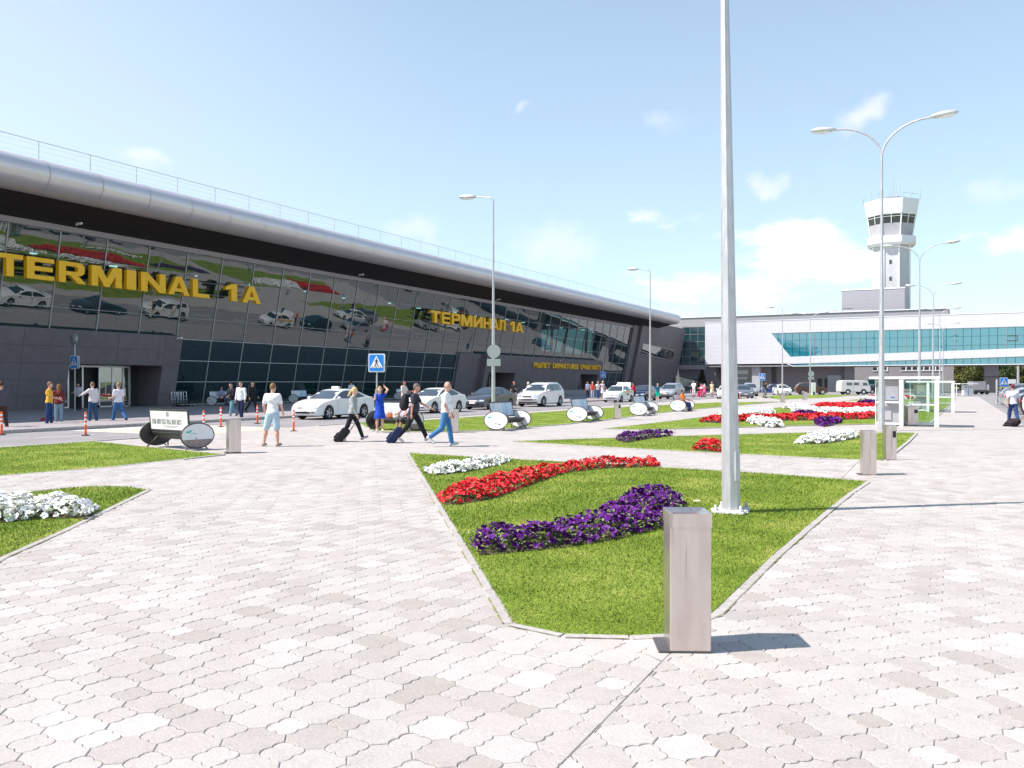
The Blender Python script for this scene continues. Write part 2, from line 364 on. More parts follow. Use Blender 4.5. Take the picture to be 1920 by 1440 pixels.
ROAD0, ROAD1 = -29.6, -23.3        # far and near edge of the drive in front of the terminal
pave = MB()
for r in ((ROAD1, 2.6, -12, 118), (2.6, 14, -12, 36)):
    pave.add([(x, y, -0.02) for x, y in rect(*r)], [(0, 1, 2, 3)])
pavement = pave.build('pavement', 'paver_far', kind='structure')
sheet('sidewalk', rect(-66, ROAD0 - 0.15, -20, 170), 0.10, 'sidewalk')
road = sheet('road', rect(ROAD0 - 0.2, ROAD1, -20, 118), -0.03, 'asphalt')
sheet('junction', rect(-50, 90, 118, 240), -0.03, 'asphalt')
sheet('car_park', rect(2.6, 60, 36, 118), -0.03, 'asphalt_lot')
kb = MB()
for y in np.arange(-19, 118, 1.0):
    kb.bbox(ROAD0 - 0.17, ROAD0, y, y + 0.99, -0.1, 0.105, 0.012)
    if y < 20 or y > 26: kb.bbox(ROAD1 - 0.02, ROAD1 + 0.12, y, y + 0.99, -0.1, 0.012, 0.008)
kb.build('road_kerb', 'kerb_concrete', kind='structure')
# painted markings
mark = MB()
def strip(m, x0, x1, y0, y1, z=-0.026): m.add([(x0, y0, z), (x1, y0, z), (x1, y1, z), (x0, y1, z)], [(0, 1, 2, 3)])
strip(mark, ROAD0 + 0.25, ROAD0 + 0.37, -20, 19); strip(mark, ROAD0 + 0.25, ROAD0 + 0.37, 26, 112)
strip(mark, ROAD1 - 0.35, ROAD1 - 0.23, -20, 19)
for y in np.arange(-18, 112, 5.0):
    if not 17 < y < 27: strip(mark, -26.5, -26.38, y, y + 2.2)
mark.build('lane_markings', 'road_paint', kind='structure')
cw, cy = MB(), MB()
for i, x in enumerate(np.arange(ROAD0 + 0.3, ROAD1 - 0.3, 0.5)):
    strip(cw if i % 2 == 0 else cy, x, x + 0.48, 20.2, 25.4)
cw.build('crossing_white_stripes', 'road_paint', kind='structure'); cy.build('crossing_yellow_stripes', 'road_yellow', kind='structure')

# ---- lawns (outlines measured on the ground) ----
LAWN = [
 [(768,850),(960,861),(1280,879),(1460,890),(1624,903),(1590,925),(1548,958),(1450,1040),(1335,1150),(1245,1190),(1180,1193),(1060,1190),(965,1170)],
 [(960,828),(1100,823),(1271,818),(1528,811),(1716,812),(1700,828),(1682,842),(1655,864),(1540,859),(1200,842)],
 [(1135,804),(1280,787),(1453,765),(1540,757),(1640,754.5),(1782,757),(1742,793),(1640,795),(1540,797),(1200,805.5)],
 [(672,793),(800,788),(995,774.5),(1137,765),(1234,760),(1340,755),(1464,753.2),(1380,760),(1305,767),(1234,774),(1150,785),(1062,795),(912,807),(800,810),(702,808)],
 [(-420,868),(-200,855),(0,839.5),(175,828),(270,838),(418,852),(200,876),(0,892),(-420,925)],
 [(-500,985),(-120,945),(0,932),(60,923),(120,916),(175,912.5),(235,913),(274,918.5),(110,997),(0,1045),(-500,1330)],
 [(1420,742.5),(1560,740),(1610,741),(1545,745.5),(1460,749)],
 [(1581,751),(1640,746.5),(1700,745),(1792,745),(1786,755),(1690,754)],
]
LP = [ccw([G(u, v) for u, v in L]) for L in LAWN]
m = bpy.data.materials.new('lawn'); m.use_nodes = True; t = m.node_tree; b = t.nodes['Principled BSDF']; b.inputs['Roughness'].default_value = 0.9; b.inputs['Specular IOR Level'].default_value = 0.15
ge = N(t, 'ShaderNodeNewGeometry'); a1 = N(t, 'ShaderNodeTexNoise'); a1.inputs['Scale'].default_value = 0.9; a1.inputs['Detail'].default_value = 5; t.links.new(ge.outputs['Position'], a1.inputs['Vector'])
a2 = N(t, 'ShaderNodeTexNoise'); a2.inputs['Scale'].default_value = 45; a2.inputs['Detail'].default_value = 3; t.links.new(ge.outputs['Position'], a2.inputs['Vector'])
f = mth(t, 'ADD', mth(t, 'MULTIPLY', a1.outputs['Fac'], 0.52), mth(t, 'MULTIPLY', a2.outputs['Fac'], 0.48))
cr = N(t, 'ShaderNodeValToRGB'); e = cr.color_ramp.elements; e[0].position = 0.36; e[0].color = (0.115, 0.175, 0.020, 1); e[1].position = 0.66; e[1].color = (0.40, 0.38, 0.10, 1)
q = e.new(0.46); q.color = (0.155, 0.222, 0.026, 1); q = e.new(0.55); q.color = (0.20, 0.268, 0.038, 1)
t.links.new(f, cr.inputs[0]); t.links.new(cr.outputs[0], b.inputs['Base Color'])
bp = N(t, 'ShaderNodeBump'); bp.inputs['Strength'].default_value = 0.7; bp.inputs['Distance'].default_value = 0.03; t.links.new(a2.outputs['Fac'], bp.inputs['Height']); t.links.new(bp.outputs[0], b.inputs['Normal'])
MATS['lawn'] = m
blade = m.copy(); blade.name = 'grass_blade'; MATS['grass_blade'] = blade
bb = blade.node_tree.nodes['Principled BSDF']; bb.inputs['Roughness'].default_value = 0.6
for n_ in list(blade.node_tree.links):
    if n_.to_socket.name == 'Normal': blade.node_tree.links.remove(n_)
for i, P in enumerate(LP):
    lawn_base = sheet('lawn', P, 0.006, 'lawn')

def scatter(P, dens, dmax=1e9, ref=7.0, power=2.0, rg=rng):
    "random points in polygon P, density dens/m2 up to distance ref, falling beyond it"
    P = np.array(P); x0, y0 = P.min(0); x1, y1 = P.max(0)
    n = int((x1 - x0) * (y1 - y0) * dens)
    if n > 6000000: n = 6000000
    X = rg.uniform(x0, x1, n); Y = rg.uniform(y0, y1, n); D = X * FW.x + Y * FW.y
    U = (X * RT.x + Y * RT.y) / np.maximum(D, 0.1)
    k = (D > 1.5) & (D < dmax) & (abs(U) < 0.72) & (rg.uniform(0, 1, n) < np.minimum(1, (ref / np.maximum(D, 1)) ** power))
    X, Y, D = X[k], Y[k], D[k]; k = inpoly(P, X + rg.normal(0, 0.012, len(X)) + 0.014 * np.sin(Y * 9) , Y + rg.normal(0, 0.012, len(Y))); return X[k], Y[k], D[k]
def grass(name, P, dens, ref, parent=None):
    X, Y, D = scatter(P, dens, ref=ref)
    n = len(X); s = np.clip(D / ref, 1, 6) ** 0.8
    a = rng.uniform(0, 2 * np.pi, n); w = 0.0034 * s * rng.uniform(0.7, 1.4, n); h = 0.023 * np.minimum(s, 1.5) * rng.uniform(0.5, 1.35, n)
    lx, ly = rng.normal(0, 0.018, n), rng.normal(0, 0.018, n); dx, dy = np.cos(a) * w, np.sin(a) * w
    V = np.empty((n, 3, 3)); V[:, 0] = np.c_[X - dx, Y - dy, np.full(n, 0.004)]; V[:, 1] = np.c_[X + dx, Y + dy, np.full(n, 0.004)]; V[:, 2] = np.c_[X + lx, Y + ly, h]
    o = np_mesh(name, V.reshape(-1, 3), np.arange(3 * n).reshape(n, 3), 'grass_blade', parent, 'stuff'); return o
GR = []
for P, d, r in ((LP[0], 5200, 6.5), (LP[5], 5200, 6.5), (LP[1], 2200, 9), (LP[4], 1600, 10), (LP[3], 900, 12), (LP[2], 900, 12)):
    o = grass('grass', P, d, r); tag(o, None, 'grass'); GR.append(o)
for o, l in zip(GR, ("short mown grass around the big red and purple flower strips beside the near bin", "short grass around the white flowers at the left edge",
                     "short grass of the second lawn, behind the path with two bins at its end", "short grass of the left lawn beside the road and the poster bench",
                     "short grass strip along the road behind the row of benches", "short grass of the lawn with most red and white flower strips")): o['label'] = l

# ---- kerb stones round the lawns, flush with the paving ----
kstone = MB().bbox(0, 0.985, 0, 0.085, -0.06, 0.009, 0.006).build('kerb_stone', 'kerb_concrete', pavement)
kmesh = kstone.data; bpy.data.objects.remove(kstone)
far_kerb = MB()
def kerb_run(P, near):
    P = ccw(P); n = len(P)
    for i in range(n):
        a, b_ = Vector(P[i]), Vector(P[(i + 1) % n]); d = b_ - a; L = d.length; ang = math.atan2(d.y, d.x)
        k = max(1, round(L)); nrm = Vector((d.y, -d.x)).normalized()
        for j in range(k):
            p = a + d * (j / k) + nrm * 0.088
            if near and dist(*p) < 22 and abs((p.x * RT.x + p.y * RT.y) / dist(*p)) < 0.75:
                o = link('kerb_stone', kmesh, pavement); o.location = (p.x, p.y, random.uniform(-0.002, 0.002)); o.rotation_euler = (0, 0, ang + random.uniform(-0.004, 0.004)); o.scale = (L / k, 1, 1)
            else:
                M = Matrix.Translation((p.x, p.y, 0)) @ Matrix.Rotation(ang, 4, 'Z'); far_kerb.box(0, L / k - 0.01, 0, 0.085, -0.06, 0.012, 0, M)
for i, P in enumerate(LP): kerb_run(P, i in (0, 5, 1, 4))
mo = MB(); rm = random.Random(9)
for P in (LP[0], LP[5]):
    for i in range(len(P)):
        a, b_ = Vector(P[i]), Vector(P[(i + 1) % len(P)]); d = b_ - a; L = d.length; nrm = Vector((d.y, -d.x)).normalized(); e_ = d.normalized(); s = 0.0
        while s < L:
            l = rm.uniform(0.08, 0.35); w = rm.uniform(0.004, 0.016)
            if rm.random() < 0.72:
                p0, p1 = a + e_ * s, a + e_ * min(L, s + l); o1 = nrm * (0.088 - w * .4); o2 = nrm * (0.088 + w)
                mo.add([(*(p0 + o1), 0.0105), (*((p0 + p1) / 2 + o1 * 0.98), 0.0105), (*(p1 + o1), 0.0105), (*(p1 + nrm * 0.09), 0.0105), (*((p0 + p1) / 2 + o2), 0.0105), (*(p0 + nrm * 0.09), 0.0105)], [(0, 5, 4, 3, 2, 1)])
            s += l
mo.build('moss_line', 'moss', pavement, kind='stuff')
far_kerb.build('kerb_stones', 'kerb_concrete', pavement, kind='stuff')

# ---- interlocking pavers: large clover-cut stones with small quatrefoils at their corners ----
PITCH = 0.31; GAP = 0.0026
def quat_r(th):
    t = (th + math.pi / 4) % (math.pi / 2) - math.pi / 4; return 0.053 * math.cos(t) + math.sqrt(0.056 ** 2 - (0.053 * math.sin(t)) ** 2)
def small_out():
    return [((quat_r(t) - GAP) * math.cos(t), (quat_r(t) - GAP) * math.sin(t)) for t in [2 * math.pi * k / 32 for k in range(32)]]
def big_out():
    h = PITCH / 2; pts = []
    for cx, cy, a0 in ((h, -h, math.pi), (h, h, 1.5 * math.pi), (-h, h, 0), (-h, -h, 0.5 * math.pi)):
        for k in range(9):
            t = a0 - (math.pi / 2) * (k / 8)
            rr = quat_r(t) + GAP; x = cx + rr * math.cos(t); y = cy + rr * math.sin(t)
            x = max(-h + GAP, min(h - GAP, x)); y = max(-h + GAP, min(h - GAP, y)); pts.append((x, y))
    return ccw(pts)
def clipline(P, a, b_, gap=0.003):
    "keep the part of P on the left of the line a->b"
    nx, ny = -(b_[1] - a[1]), (b_[0] - a[0]); l = math.hypot(nx, ny); nx /= l; ny /= l
    d = [(p[0] - a[0]) * nx + (p[1] - a[1]) * ny - gap for p in P]; o = []
    for i in range(len(P)):
        j = (i + 1) % len(P)
        if d[i] >= 0: o.append(P[i])
        if (d[i] >= 0) != (d[j] >= 0):
            t_ = d[i] / (d[i] - d[j]); o.append((P[i][0] + (P[j][0] - P[i][0]) * t_, P[i][1] + (P[j][1] - P[i][1]) * t_))
    return o
SM, BG = ccw(small_out()), big_out()
def tile_geo(P, z=0.0, bev=True):
    n = len(P); cx = sum(p[0] for p in P) / n; cy = sum(p[1] for p in P) / n
    def inset(k):
        o = []
        for i in range(n):
            a, c = P[i - 1], P[(i + 1) % n]; tx, ty = c[0] - a[0], c[1] - a[1]; l = math.hypot(tx, ty) or 1; o.append((P[i][0] - ty / l * k, P[i][1] + tx / l * k))
        return o
    I = inset(0.0045)
    V = [(x, y, z) for x, y in I] + [(x, y, z - 0.0035) for x, y in P] + [(x, y, z - 0.016) for x, y in P]
    F = [tuple(range(n))]
    for r in range(2):
        for i in range(n): F.append((r * n + i, (r + 1) * n + i, (r + 1) * n + (i + 1) % n, r * n + (i + 1) % n))
    return V, F
A_, B_ = G(1250, 1232), G(1085, 1400)
def line_side(x, y): return (B_[0] - A_[0]) * (y - A_[1]) - (B_[1] - A_[1]) * (x - A_[0])
sgnR = 1 if line_side(*G(1500, 1300)) > 0 else -1
FIELDS = ((R(-37.6), -sgnR), (0.0, sgnR))
cand = []
for az, sg in FIELDS:
    e1 = (math.cos(-az), math.sin(-az)); e2 = (-math.sin(-az), math.cos(-az))
    # rotated lattice: second axis points along the azimuth
    for i in range(-110, 110):
        for j in range(-20, 120):
            for kind_ in (0, 1):
                a = (i + 0.5 * kind_) * PITCH + 0.07; c = (j + 0.5 * kind_) * PITCH + 0.05
                x = a * e1[0] + c * e2[0]; y = a * e1[1] + c * e2[1]; D = dist(x, y)
                if D < 1.4 or D > 19.5: continue
                r = (x * RT.x + y * RT.y) / D
                if abs(r) > 0.61 + 3.0 / D or x < ROAD1 + 0.2: continue
                sd_ = line_side(x, y) * sg; dl = sd_ / math.hypot(B_[0] - A_[0], B_[1] - A_[1])
                if dl < -0.2: continue
                cand.append((D, x, y, -az, kind_, dl < 0.21, sg))
X = np.array([c[1] for c in cand]); Y = np.array([c[2] for c in cand])
keep = np.ones(len(cand), bool)
for P in LP:
    c = np.array(P).mean(0); Q = (np.array(P) - c); ins = inpoly(P, X, Y)
    # only drop stones well inside a lawn
    k2 = ins.copy()
    for dx, dy in ((0.17, 0), (-0.17, 0), (0, 0.17), (0, -0.17), (0.13, 0.13), (-0.13, -0.13), (0.13, -0.13), (-0.13, 0.13)): k2 &= inpoly(P, X + dx, Y + dy)
    keep &= ~k2
cand = sorted(c for c, k in zip(cand, keep) if k)
big_me = MB(); small_me = MB()
tmp = []
for P in (BG, SM):
    V, F = tile_geo(P); me = bpy.data.meshes.new('paving_stone'); me.from_pydata(V, [], F); me.materials.append(MATS['paver']); me.update(); tmp.append(me)
nsingle = 0; SV, SF, ST = [], [], []
for D, x, y, rot, kd, cut, sg in cand:
    c_, s_ = math.cos(rot), math.sin(rot); dz = random.uniform(-0.0022, 0.0018)
    if not cut and nsingle < 290 and D > 3.3 and abs((x * RT.x + y * RT.y) / D) < 0.62:
        o = link('paving_stone', tmp[kd], pavement); o.location = (x, y, dz); q = rot + random.choice((0, math.pi / 2, math.pi, -math.pi / 2)) + random.uniform(-0.006, 0.006)
        o.rotation_euler = (random.uniform(-0.004, 0.004), random.uniform(-0.004, 0.004), q); nsingle += 1; continue
    P = [(x + c_ * p[0] - s_ * p[1], y + s_ * p[0] + c_ * p[1]) for p in (SM if kd else BG)]
    if D > 11: P = P[::2]
    if cut:
        P = clipline(P, *((A_, B_) if sg > 0 else (B_, A_)))
        if len(P) < 3 or abs(area(P)) < 4e-4: continue
    V, F = tile_geo(P, dz); o0 = len(SV); tv = random.random(); SV += V; SF += [tuple(i + o0 for i in f) for f in F]; ST += [tv] * len(F)
me = bpy.data.meshes.new('paving_stones'); me.from_pydata(SV, [], SF); me.materials.append(MATS['paver'])
at_ = me.attributes.new('tint', 'FLOAT', 'FACE'); at_.data.foreach_set('value', ST); me.update(); link('paving_stones', me, pavement, 'stuff')
sheet('paving_joints', [at(-2000, 1.3), at(3900, 1.3), at(2250, 19.4), at(-300, 19.4)], -0.0065, 'paving_base', kind='structure')
print('pavers', len(cand), 'single', nsingle)

# ================================================================ TERMINAL
TX = -49.0; TILT = 0.2
def xg(z, off=0.0): return TX + TILT * z + off
term = thing('airport_terminal', 'long dark grey airport terminal with leaning glass front, rounded metal roof edge and yellow letters', 'building', (TX, 0, 0))
def tb(mb, name, mats, parent=None, **k):
    p = parent or term; return mb.build(name, mats, p, off=(TX, 0, 0), **k)
Y0, Y1, DY = 3.7, 131.6, 3.12
BLK = [(3.0, 41.2, 0.6), (78.7, 83.6, 0.3), (83.6, 119.9, 1.0)]
def in_block(y): return any(a - 0.1 < y < c + 0.1 for a, c, _ in BLK)
ks = np.arange(28.66 - 8 * DY, 132, DY)
rows = [0.18, 1.8, 3.3, 4.8, 6.3, 7.8, 9.3, 10.72]
pane_me = {}
rt = random.Random(3)
for i in range(len(ks) - 1):
    for j in range(len(rows) - 1):
        ym = (ks[i] + ks[i + 1]) / 2
        if j < 3 and in_block(ym): continue
        z0, z1 = rows[j], rows[j + 1]; key = round(z1 - z0, 3)
        if key not in pane_me:
            hy, hz = DY / 2 - 0.02, (z1 - z0) / 2 - 0.02
            q = MB(); q.add([(-TILT * hz, -hy, -hz), (-TILT * hz, hy, -hz), (TILT * hz, hy, hz), (TILT * hz, -hy, hz)], [(0, 1, 2, 3)])
            o = q.build('glass_pane', 'curtain_glass', term); pane_me[key] = o.data; bpy.data.objects.remove(o)
        o = link('glass_pane', pane_me[key], term); zc = (z0 + z1) / 2
        o.location = (xg(zc) - TX, ym, zc); o.rotation_euler = (0, rt.gauss(0, 0.0022), rt.gauss(0, 0.0016))
for y in ks:
    z0 = 4.9 if in_block(y) else 0.1
    q = MB(); w = 0.035; a, c = xg(z0), xg(10.72)
    q.add([(a + 0.05, y - w, z0), (a + 0.05, y + w, z0), (c + 0.05, y + w, 10.72), (c + 0.05, y - w, 10.72), (a - 0.12, y - w, z0), (a - 0.12, y + w, z0), (c - 0.12, y + w, 10.72), (c - 0.12, y - w, 10.72)],
          [(0, 1, 2, 3), (7, 6, 5, 4), (0, 4, 5, 1), (3, 2, 6, 7), (0, 3, 7, 4), (1, 5, 6, 2)])
    tb(q, 'mullion', 'mullion')
gaps = [(41.2, 78.7), (119.9, 131.7)]
for j, z in enumerate(rows):
    for a, c in (gaps if z < 4.7 else [(3.0, 131.7)]):
        th = 0.025 if z < 5 else 0.013
        q = MB(); x = xg(z); q.box(x - 0.1, x + (0.042 if th > 0.02 else 0.02), a, c, z - th, z + th); tb(q, 'transom', 'mullion')
# interior
q = MB(); q.box(-70, -64, 0, 133, 0.1, 13); tb(q, 'back_wall', 'interior_dark')
q = MB(); q.box(-64, -48.2, 0, 133, 0.1, 0.14); tb(q, 'hall_floor', 'interior_floor')
q = MB(); q.box(-64, -47.2, 0, 133, 10.9, 11.2); tb(q, 'hall_ceiling', 'interior_dark')
q = MB(); q.box(-64, -53.5, 0, 133, 5.0, 5.35); q.box(-53.5, -53.4, 0, 133, 4.7, 6.3, 1); tb(q, 'mezzanine', ['interior_dark', 'interior_teal'])
for y in np.arange(9, 131, 12.48):
    q = MB()
    for s in (-1, 1): q.tube([(-51.0, y + s * 0.4, 0.14), (-49.2, y + s * 3.0, 10.9)], 0.2, 10)
    tb(q, 'raking_column', 'column_white')
mlamp = emit('hall_lamp', (1.0, 0.96, 0.85), 5.0)
for i, y in enumerate(np.arange(20, 128, 6.24)):
    q = MB(); q.lathe([(0.0, 0.0), (0.26, 0.0), (0.28, 0.03), (0.28, 0.06)], 16, c=(-50.6 - 0.8 * (i % 2), y, 9.75)); tb(q, 'ceiling_lamp', mlamp)
# fascia, soffit, rounded roof edge
q = MB(); q.box(xg(10.72) - 0.1, xg(10.72) + 0.22, 3, 133.6, 10.72, 11.05); tb(q, 'fascia', 'fascia')
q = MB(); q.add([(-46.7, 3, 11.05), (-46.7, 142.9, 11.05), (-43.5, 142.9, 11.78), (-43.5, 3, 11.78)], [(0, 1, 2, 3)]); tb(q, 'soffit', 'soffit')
prof = []
for k in range(15):
    a = R(-98 + k * 14.2); prof.append((-43.35 + 1.3 * math.cos(a), 12.72 + 0.93 * math.sin(a)))
prof += [(-46.0, 13.98), (-50, 14.3)]
for i in range(45):
    ya, yb = 3 + i * DY, min(3 + (i + 1) * DY - 0.03, 143.2)
    q = MB(); n = len(prof); vs = [(x, ya, z) for x, z in prof] + [(x, yb, z) for x, z in prof]
    q.add(vs, [(k, k + 1, n + k + 1, n + k) for k in range(n - 1)], 0, True); tb(q, 'roof_edge_panel', 'nose_metal')
q = MB(); inner = [(x - 0.05 * (x + 43.35), z - 0.03 * (z - 12.7)) for x, z in prof]
vs = [(x, 3, z) for x, z in inner] + [(x, 143.15, z) for x, z in inner]; n = len(inner)
q.add(vs, [(k, k + 1, n + k + 1, n + k) for k in range(n - 1)]); q.add([(x, 143.2, z) for x, z in prof] + [(-50, 143.2, 11.4)], [tuple(range(n + 1))])
q.add([(x, 3.0, z) for x, z in prof] + [(-50, 3.0, 11.4)], [tuple(range(n, -1, -1))])
tb(q, 'roof_edge_core', 'nose_metal')
q = MB(); q.box(-75, -50, 3, 143, 13.3, 14.3); tb(q, 'roof', 'grey_mid')
q = MB(); q.box(-75, -49.0, 3, 3.3, 0, 13.3); q.box(-75, -74.7, 3, 143, 0, 13.3); tb(q, 'rear_wall', 'grey_cladding')
rail = MB(); rail.tube([(-44.6, 3, 15.02), (-44.6, 139.5, 15.02)], 0.022, 6)
for z in (14.2, 14.5, 14.8): rail.tube([(-44.6, 3, z), (-44.6, 139.5, z)], 0.006, 4)
rail.tube([(-44.2, 3, 13.83), (-44.2, 139.5, 13.83)], 0.035, 6)
railo = tb(rail, 'roof_railing', 'galvanised')
for i in range(44):
    y = 4 + i * DY; q = MB(); q.tube([(-44.6, y, 13.8), (-44.6, y, 15.02)], 0.022, 6); q.tube([(-44.6, y, 14.45), (-44.9, y - 0.75, 13.85)], 0.009, 4)
    tb(q, 'rail_post', 'galvanised', railo)
# cladding panels of the two entrance blocks and the end wing
def slab(mb, ya, yb, za, zb, off, th=0.05, g=0.009, mi=0):
    ya += g; yb -= g; za += g; zb -= g
    a, c = xg(za, off), xg(zb, off)
    mb.add([(a, ya, za), (a, yb, za), (c, yb, zb), (c, ya, zb), (a - th, ya, za), (a - th, yb, za), (c - th, yb, zb), (c - th, ya, zb)],
           [(0, 1, 2, 3), (7, 6, 5, 4), (0, 4, 5, 1), (3, 2, 6, 7), (0, 3, 7, 4), (1, 5, 6, 2)], mi)
def clad(y0, y1, zs, off, openings=(), step=3.12):
    cuts = sorted({y0, y1, *[o[k] for o in openings for k in (0, 1)], *np.arange(y0 + step, y1 - 0.6, step)})
    c2 = [cuts[0]]
    for c in cuts[1:]:
        if c - c2[-1] > 0.5 or any(abs(c - o[k]) < 1e-6 for o in openings for k in (0, 1)) or c == y1: c2.append(c)
    for a, c in zip(c2, c2[1:]):
        if c - a < 0.03: continue
        for za, zb in zip(zs, zs[1:]):
            if any(a >= o[0] - 1e-6 and c <= o[1] + 1e-6 and zb <= o[2] + 0.01 for o in openings): continue
            q = MB(); slab(q, a, c, za, zb, off); tb(q, 'wall_panel', 'grey_cladding')
zs = [0.1, 1.0, 1.95, 2.9, 3.95, 4.98]
clad(5.0, 41.2, zs, 0.6, [(33.0, 39.8, 2.9)])
clad(78.7, 83.6, zs, 0.3)
clad(83.6, 119.9, zs, 1.0, [(84.6, 91.2, 2.9), (111.5, 118.2, 2.9)])
def core(y0, y1, off, zt, openings=()):
    q = MB(); o = off - 0.055
    def seg(ya, yb, za, zb):
        a, c = xg(za, o), xg(zb, o)
        q.add([(a, ya, za), (a, yb, za), (c, yb, zb), (c, ya, zb), (TX - 1.5, ya, za), (TX - 1.5, yb, za), (TX - 1.5, yb, zb), (TX - 1.5, ya, zb)],
              [(0, 1, 2, 3), (7, 6, 5, 4), (0, 4, 5, 1), (3, 2, 6, 7), (0, 3, 7, 4), (1, 5, 6, 2)])
    ys = [y0] + [v for op in openings for v in op[:2]] + [y1]
    for a, c in zip(ys[::2], ys[1::2]): seg(a, c, 0.1, zt)
    for op in openings: seg(op[0], op[1], op[2], zt)
    tb(q, 'entrance_block', 'grey_cladding')
core(5, 41.2, 0.6, 4.97, [(33.0, 39.8, 2.9)]); core(78.7, 83.6, 0.3, 4.97); core(83.6, 119.9, 1.0, 4.97, [(84.6, 91.2, 2.9), (111.5, 118.2, 2.9)])
def door_set(ya, yb):
    x = TX - 0.9; q = MB(); q.box(x - 0.6, x - 0.5, ya, yb, 0.1, 2.9); tb(q, 'door_lobby', 'interior_dark')
    L = ya + 0.2; posts = [L, L + 1.0, L + 2.0, L + 3.2, L + 4.2, L + 5.0, L + 5.5]; fr = MB()
    for p in posts: fr.box(x, x + 0.12, p, p + 0.11, 0.1, 2.75)
    fr.box(x, x + 0.12, L, L + 5.6, 2.75, 2.88); fr.box(x, x + 0.12, L, L + 1.0, 0.1, 0.22); fr.box(x, x + 0.12, L + 3.2, L + 5.6, 0.1, 0.22)
    f = tb(fr, 'door_frame', 'rim_silver')
    for a, c in ((L + 0.11, L + 1.0), (L + 3.31, L + 4.2), (L + 4.31, L + 5.0), (L + 5.11, L + 5.5)):
        q = MB(); q.box(x + 0.05, x + 0.07, a, c, 0.22, 2.75); tb(q, 'sliding_door', 'shop_glass', f)
for a, c in ((33.0, 39.8), (84.6, 91.2), (111.5, 118.2)): door_set(a, c)
q = MB()
for i in range(4): q.box(-48.3 - 0.0, -44.6 - 0.34 * i, 100.5, 117.5, 0.1 + 0.15 * i, 0.1 + 0.15 * (i + 1))
tb(q, 'entrance_steps', 'grey_mid')
# cameras on the wall corners
for y, z in ((40.6, 4.75), (103.5, 4.6), (32.2, 11.1), (59.0, 11.1), (84.0, 11.1)):
    q = MB(); x = xg(z, 0.7); q.box(x, x + 0.45, y, y + 0.12, z, z + 0.12); q.tube([(x - 0.1, y + 0.06, z), (x + 0.1, y + 0.06, z)], 0.03, 6); tb(q, 'security_camera', 'white_paint')
# pier and end wing
q = MB(); a, c = xg(0.1, 0.3), xg(11.9, 0.3)
q.add([(a, 131.7, 0.1), (a, 134.3, 0.1), (c, 134.3, 11.9), (c, 131.7, 11.9), (TX - 4, 131.7, 0.1), (TX - 4, 134.3, 0.1), (TX - 4, 134.3, 11.9), (TX - 4, 131.7, 11.9)],
      [(0, 1, 2, 3), (7, 6, 5, 4), (0, 4, 5, 1), (3, 2, 6, 7), (0, 3, 7, 4), (1, 5, 6, 2)]); tb(q, 'end_pier', 'grey_cladding')
wing = thing('terminal_wing', 'windowed dark grey leaning wall wing at the far right end of the terminal', 'building', (TX, 134.4, 0))
def wb(mb, name, mats, parent=None): return mb.build(name, mats, parent or wing, off=(TX, 134.4, 0))
wz = [0.1, 2.1, 4.0, 5.9, 7.8, 9.8, 12.0]; wy = np.linspace(134.5, 159.5, 9)
for i in range(8):
    for j in range(6):
        q = MB(); slab(q, wy[i], wy[i + 1], wz[j], wz[j + 1], 0.75, g=0.012); wb(q, 'wall_panel', 'grey_cladding')
q = MB(); a, c = xg(0.1, 0.69), xg(11.99, 0.69)
q.add([(a, 134.45, 0.1), (a, 159.55, 0.1), (c, 159.55, 11.99), (c, 134.45, 11.99), (TX - 6, 134.45, 0.1), (TX - 6, 159.55, 0.1), (TX - 6, 159.55, 11.99), (TX - 6, 134.45, 11.99)],
      [(0, 1, 2, 3), (7, 6, 5, 4), (0, 4, 5, 1), (3, 2, 6, 7), (0, 3, 7, 4), (1, 5, 6, 2)]); wb(q, 'wing_core', 'grey_cladding')
def wedge(mb, pts, off, th=0.04):
    n = len(pts); vs = [(xg(z, off), y, z) for y, z in pts] + [(xg(z, off - th), y, z) for y, z in pts]
    mb.add(vs, [tuple(range(n)), tuple(range(2 * n - 1, n - 1, -1))] + [(i, n + i, n + (i + 1) % n, (i + 1) % n) for i in range(n)])
q = MB(); wedge(q, [(136.4, 8.3), (136.2, 6.6), (154.5, 5.9), (155.3, 7.6)], 0.80); win = wb(q, 'slanted_window', 'shop_glass')
q = MB(); wedge(q, [(136.1, 6.55), (136.1, 6.4), (154.8, 5.7), (154.6, 5.88)], 0.9, 0.14); wedge(q, [(142.0, 8.05), (142.0, 8.2), (155.6, 7.75), (155.3, 7.6)], 0.85, 0.08); wb(q, 'window_frame', 'fascia', win)

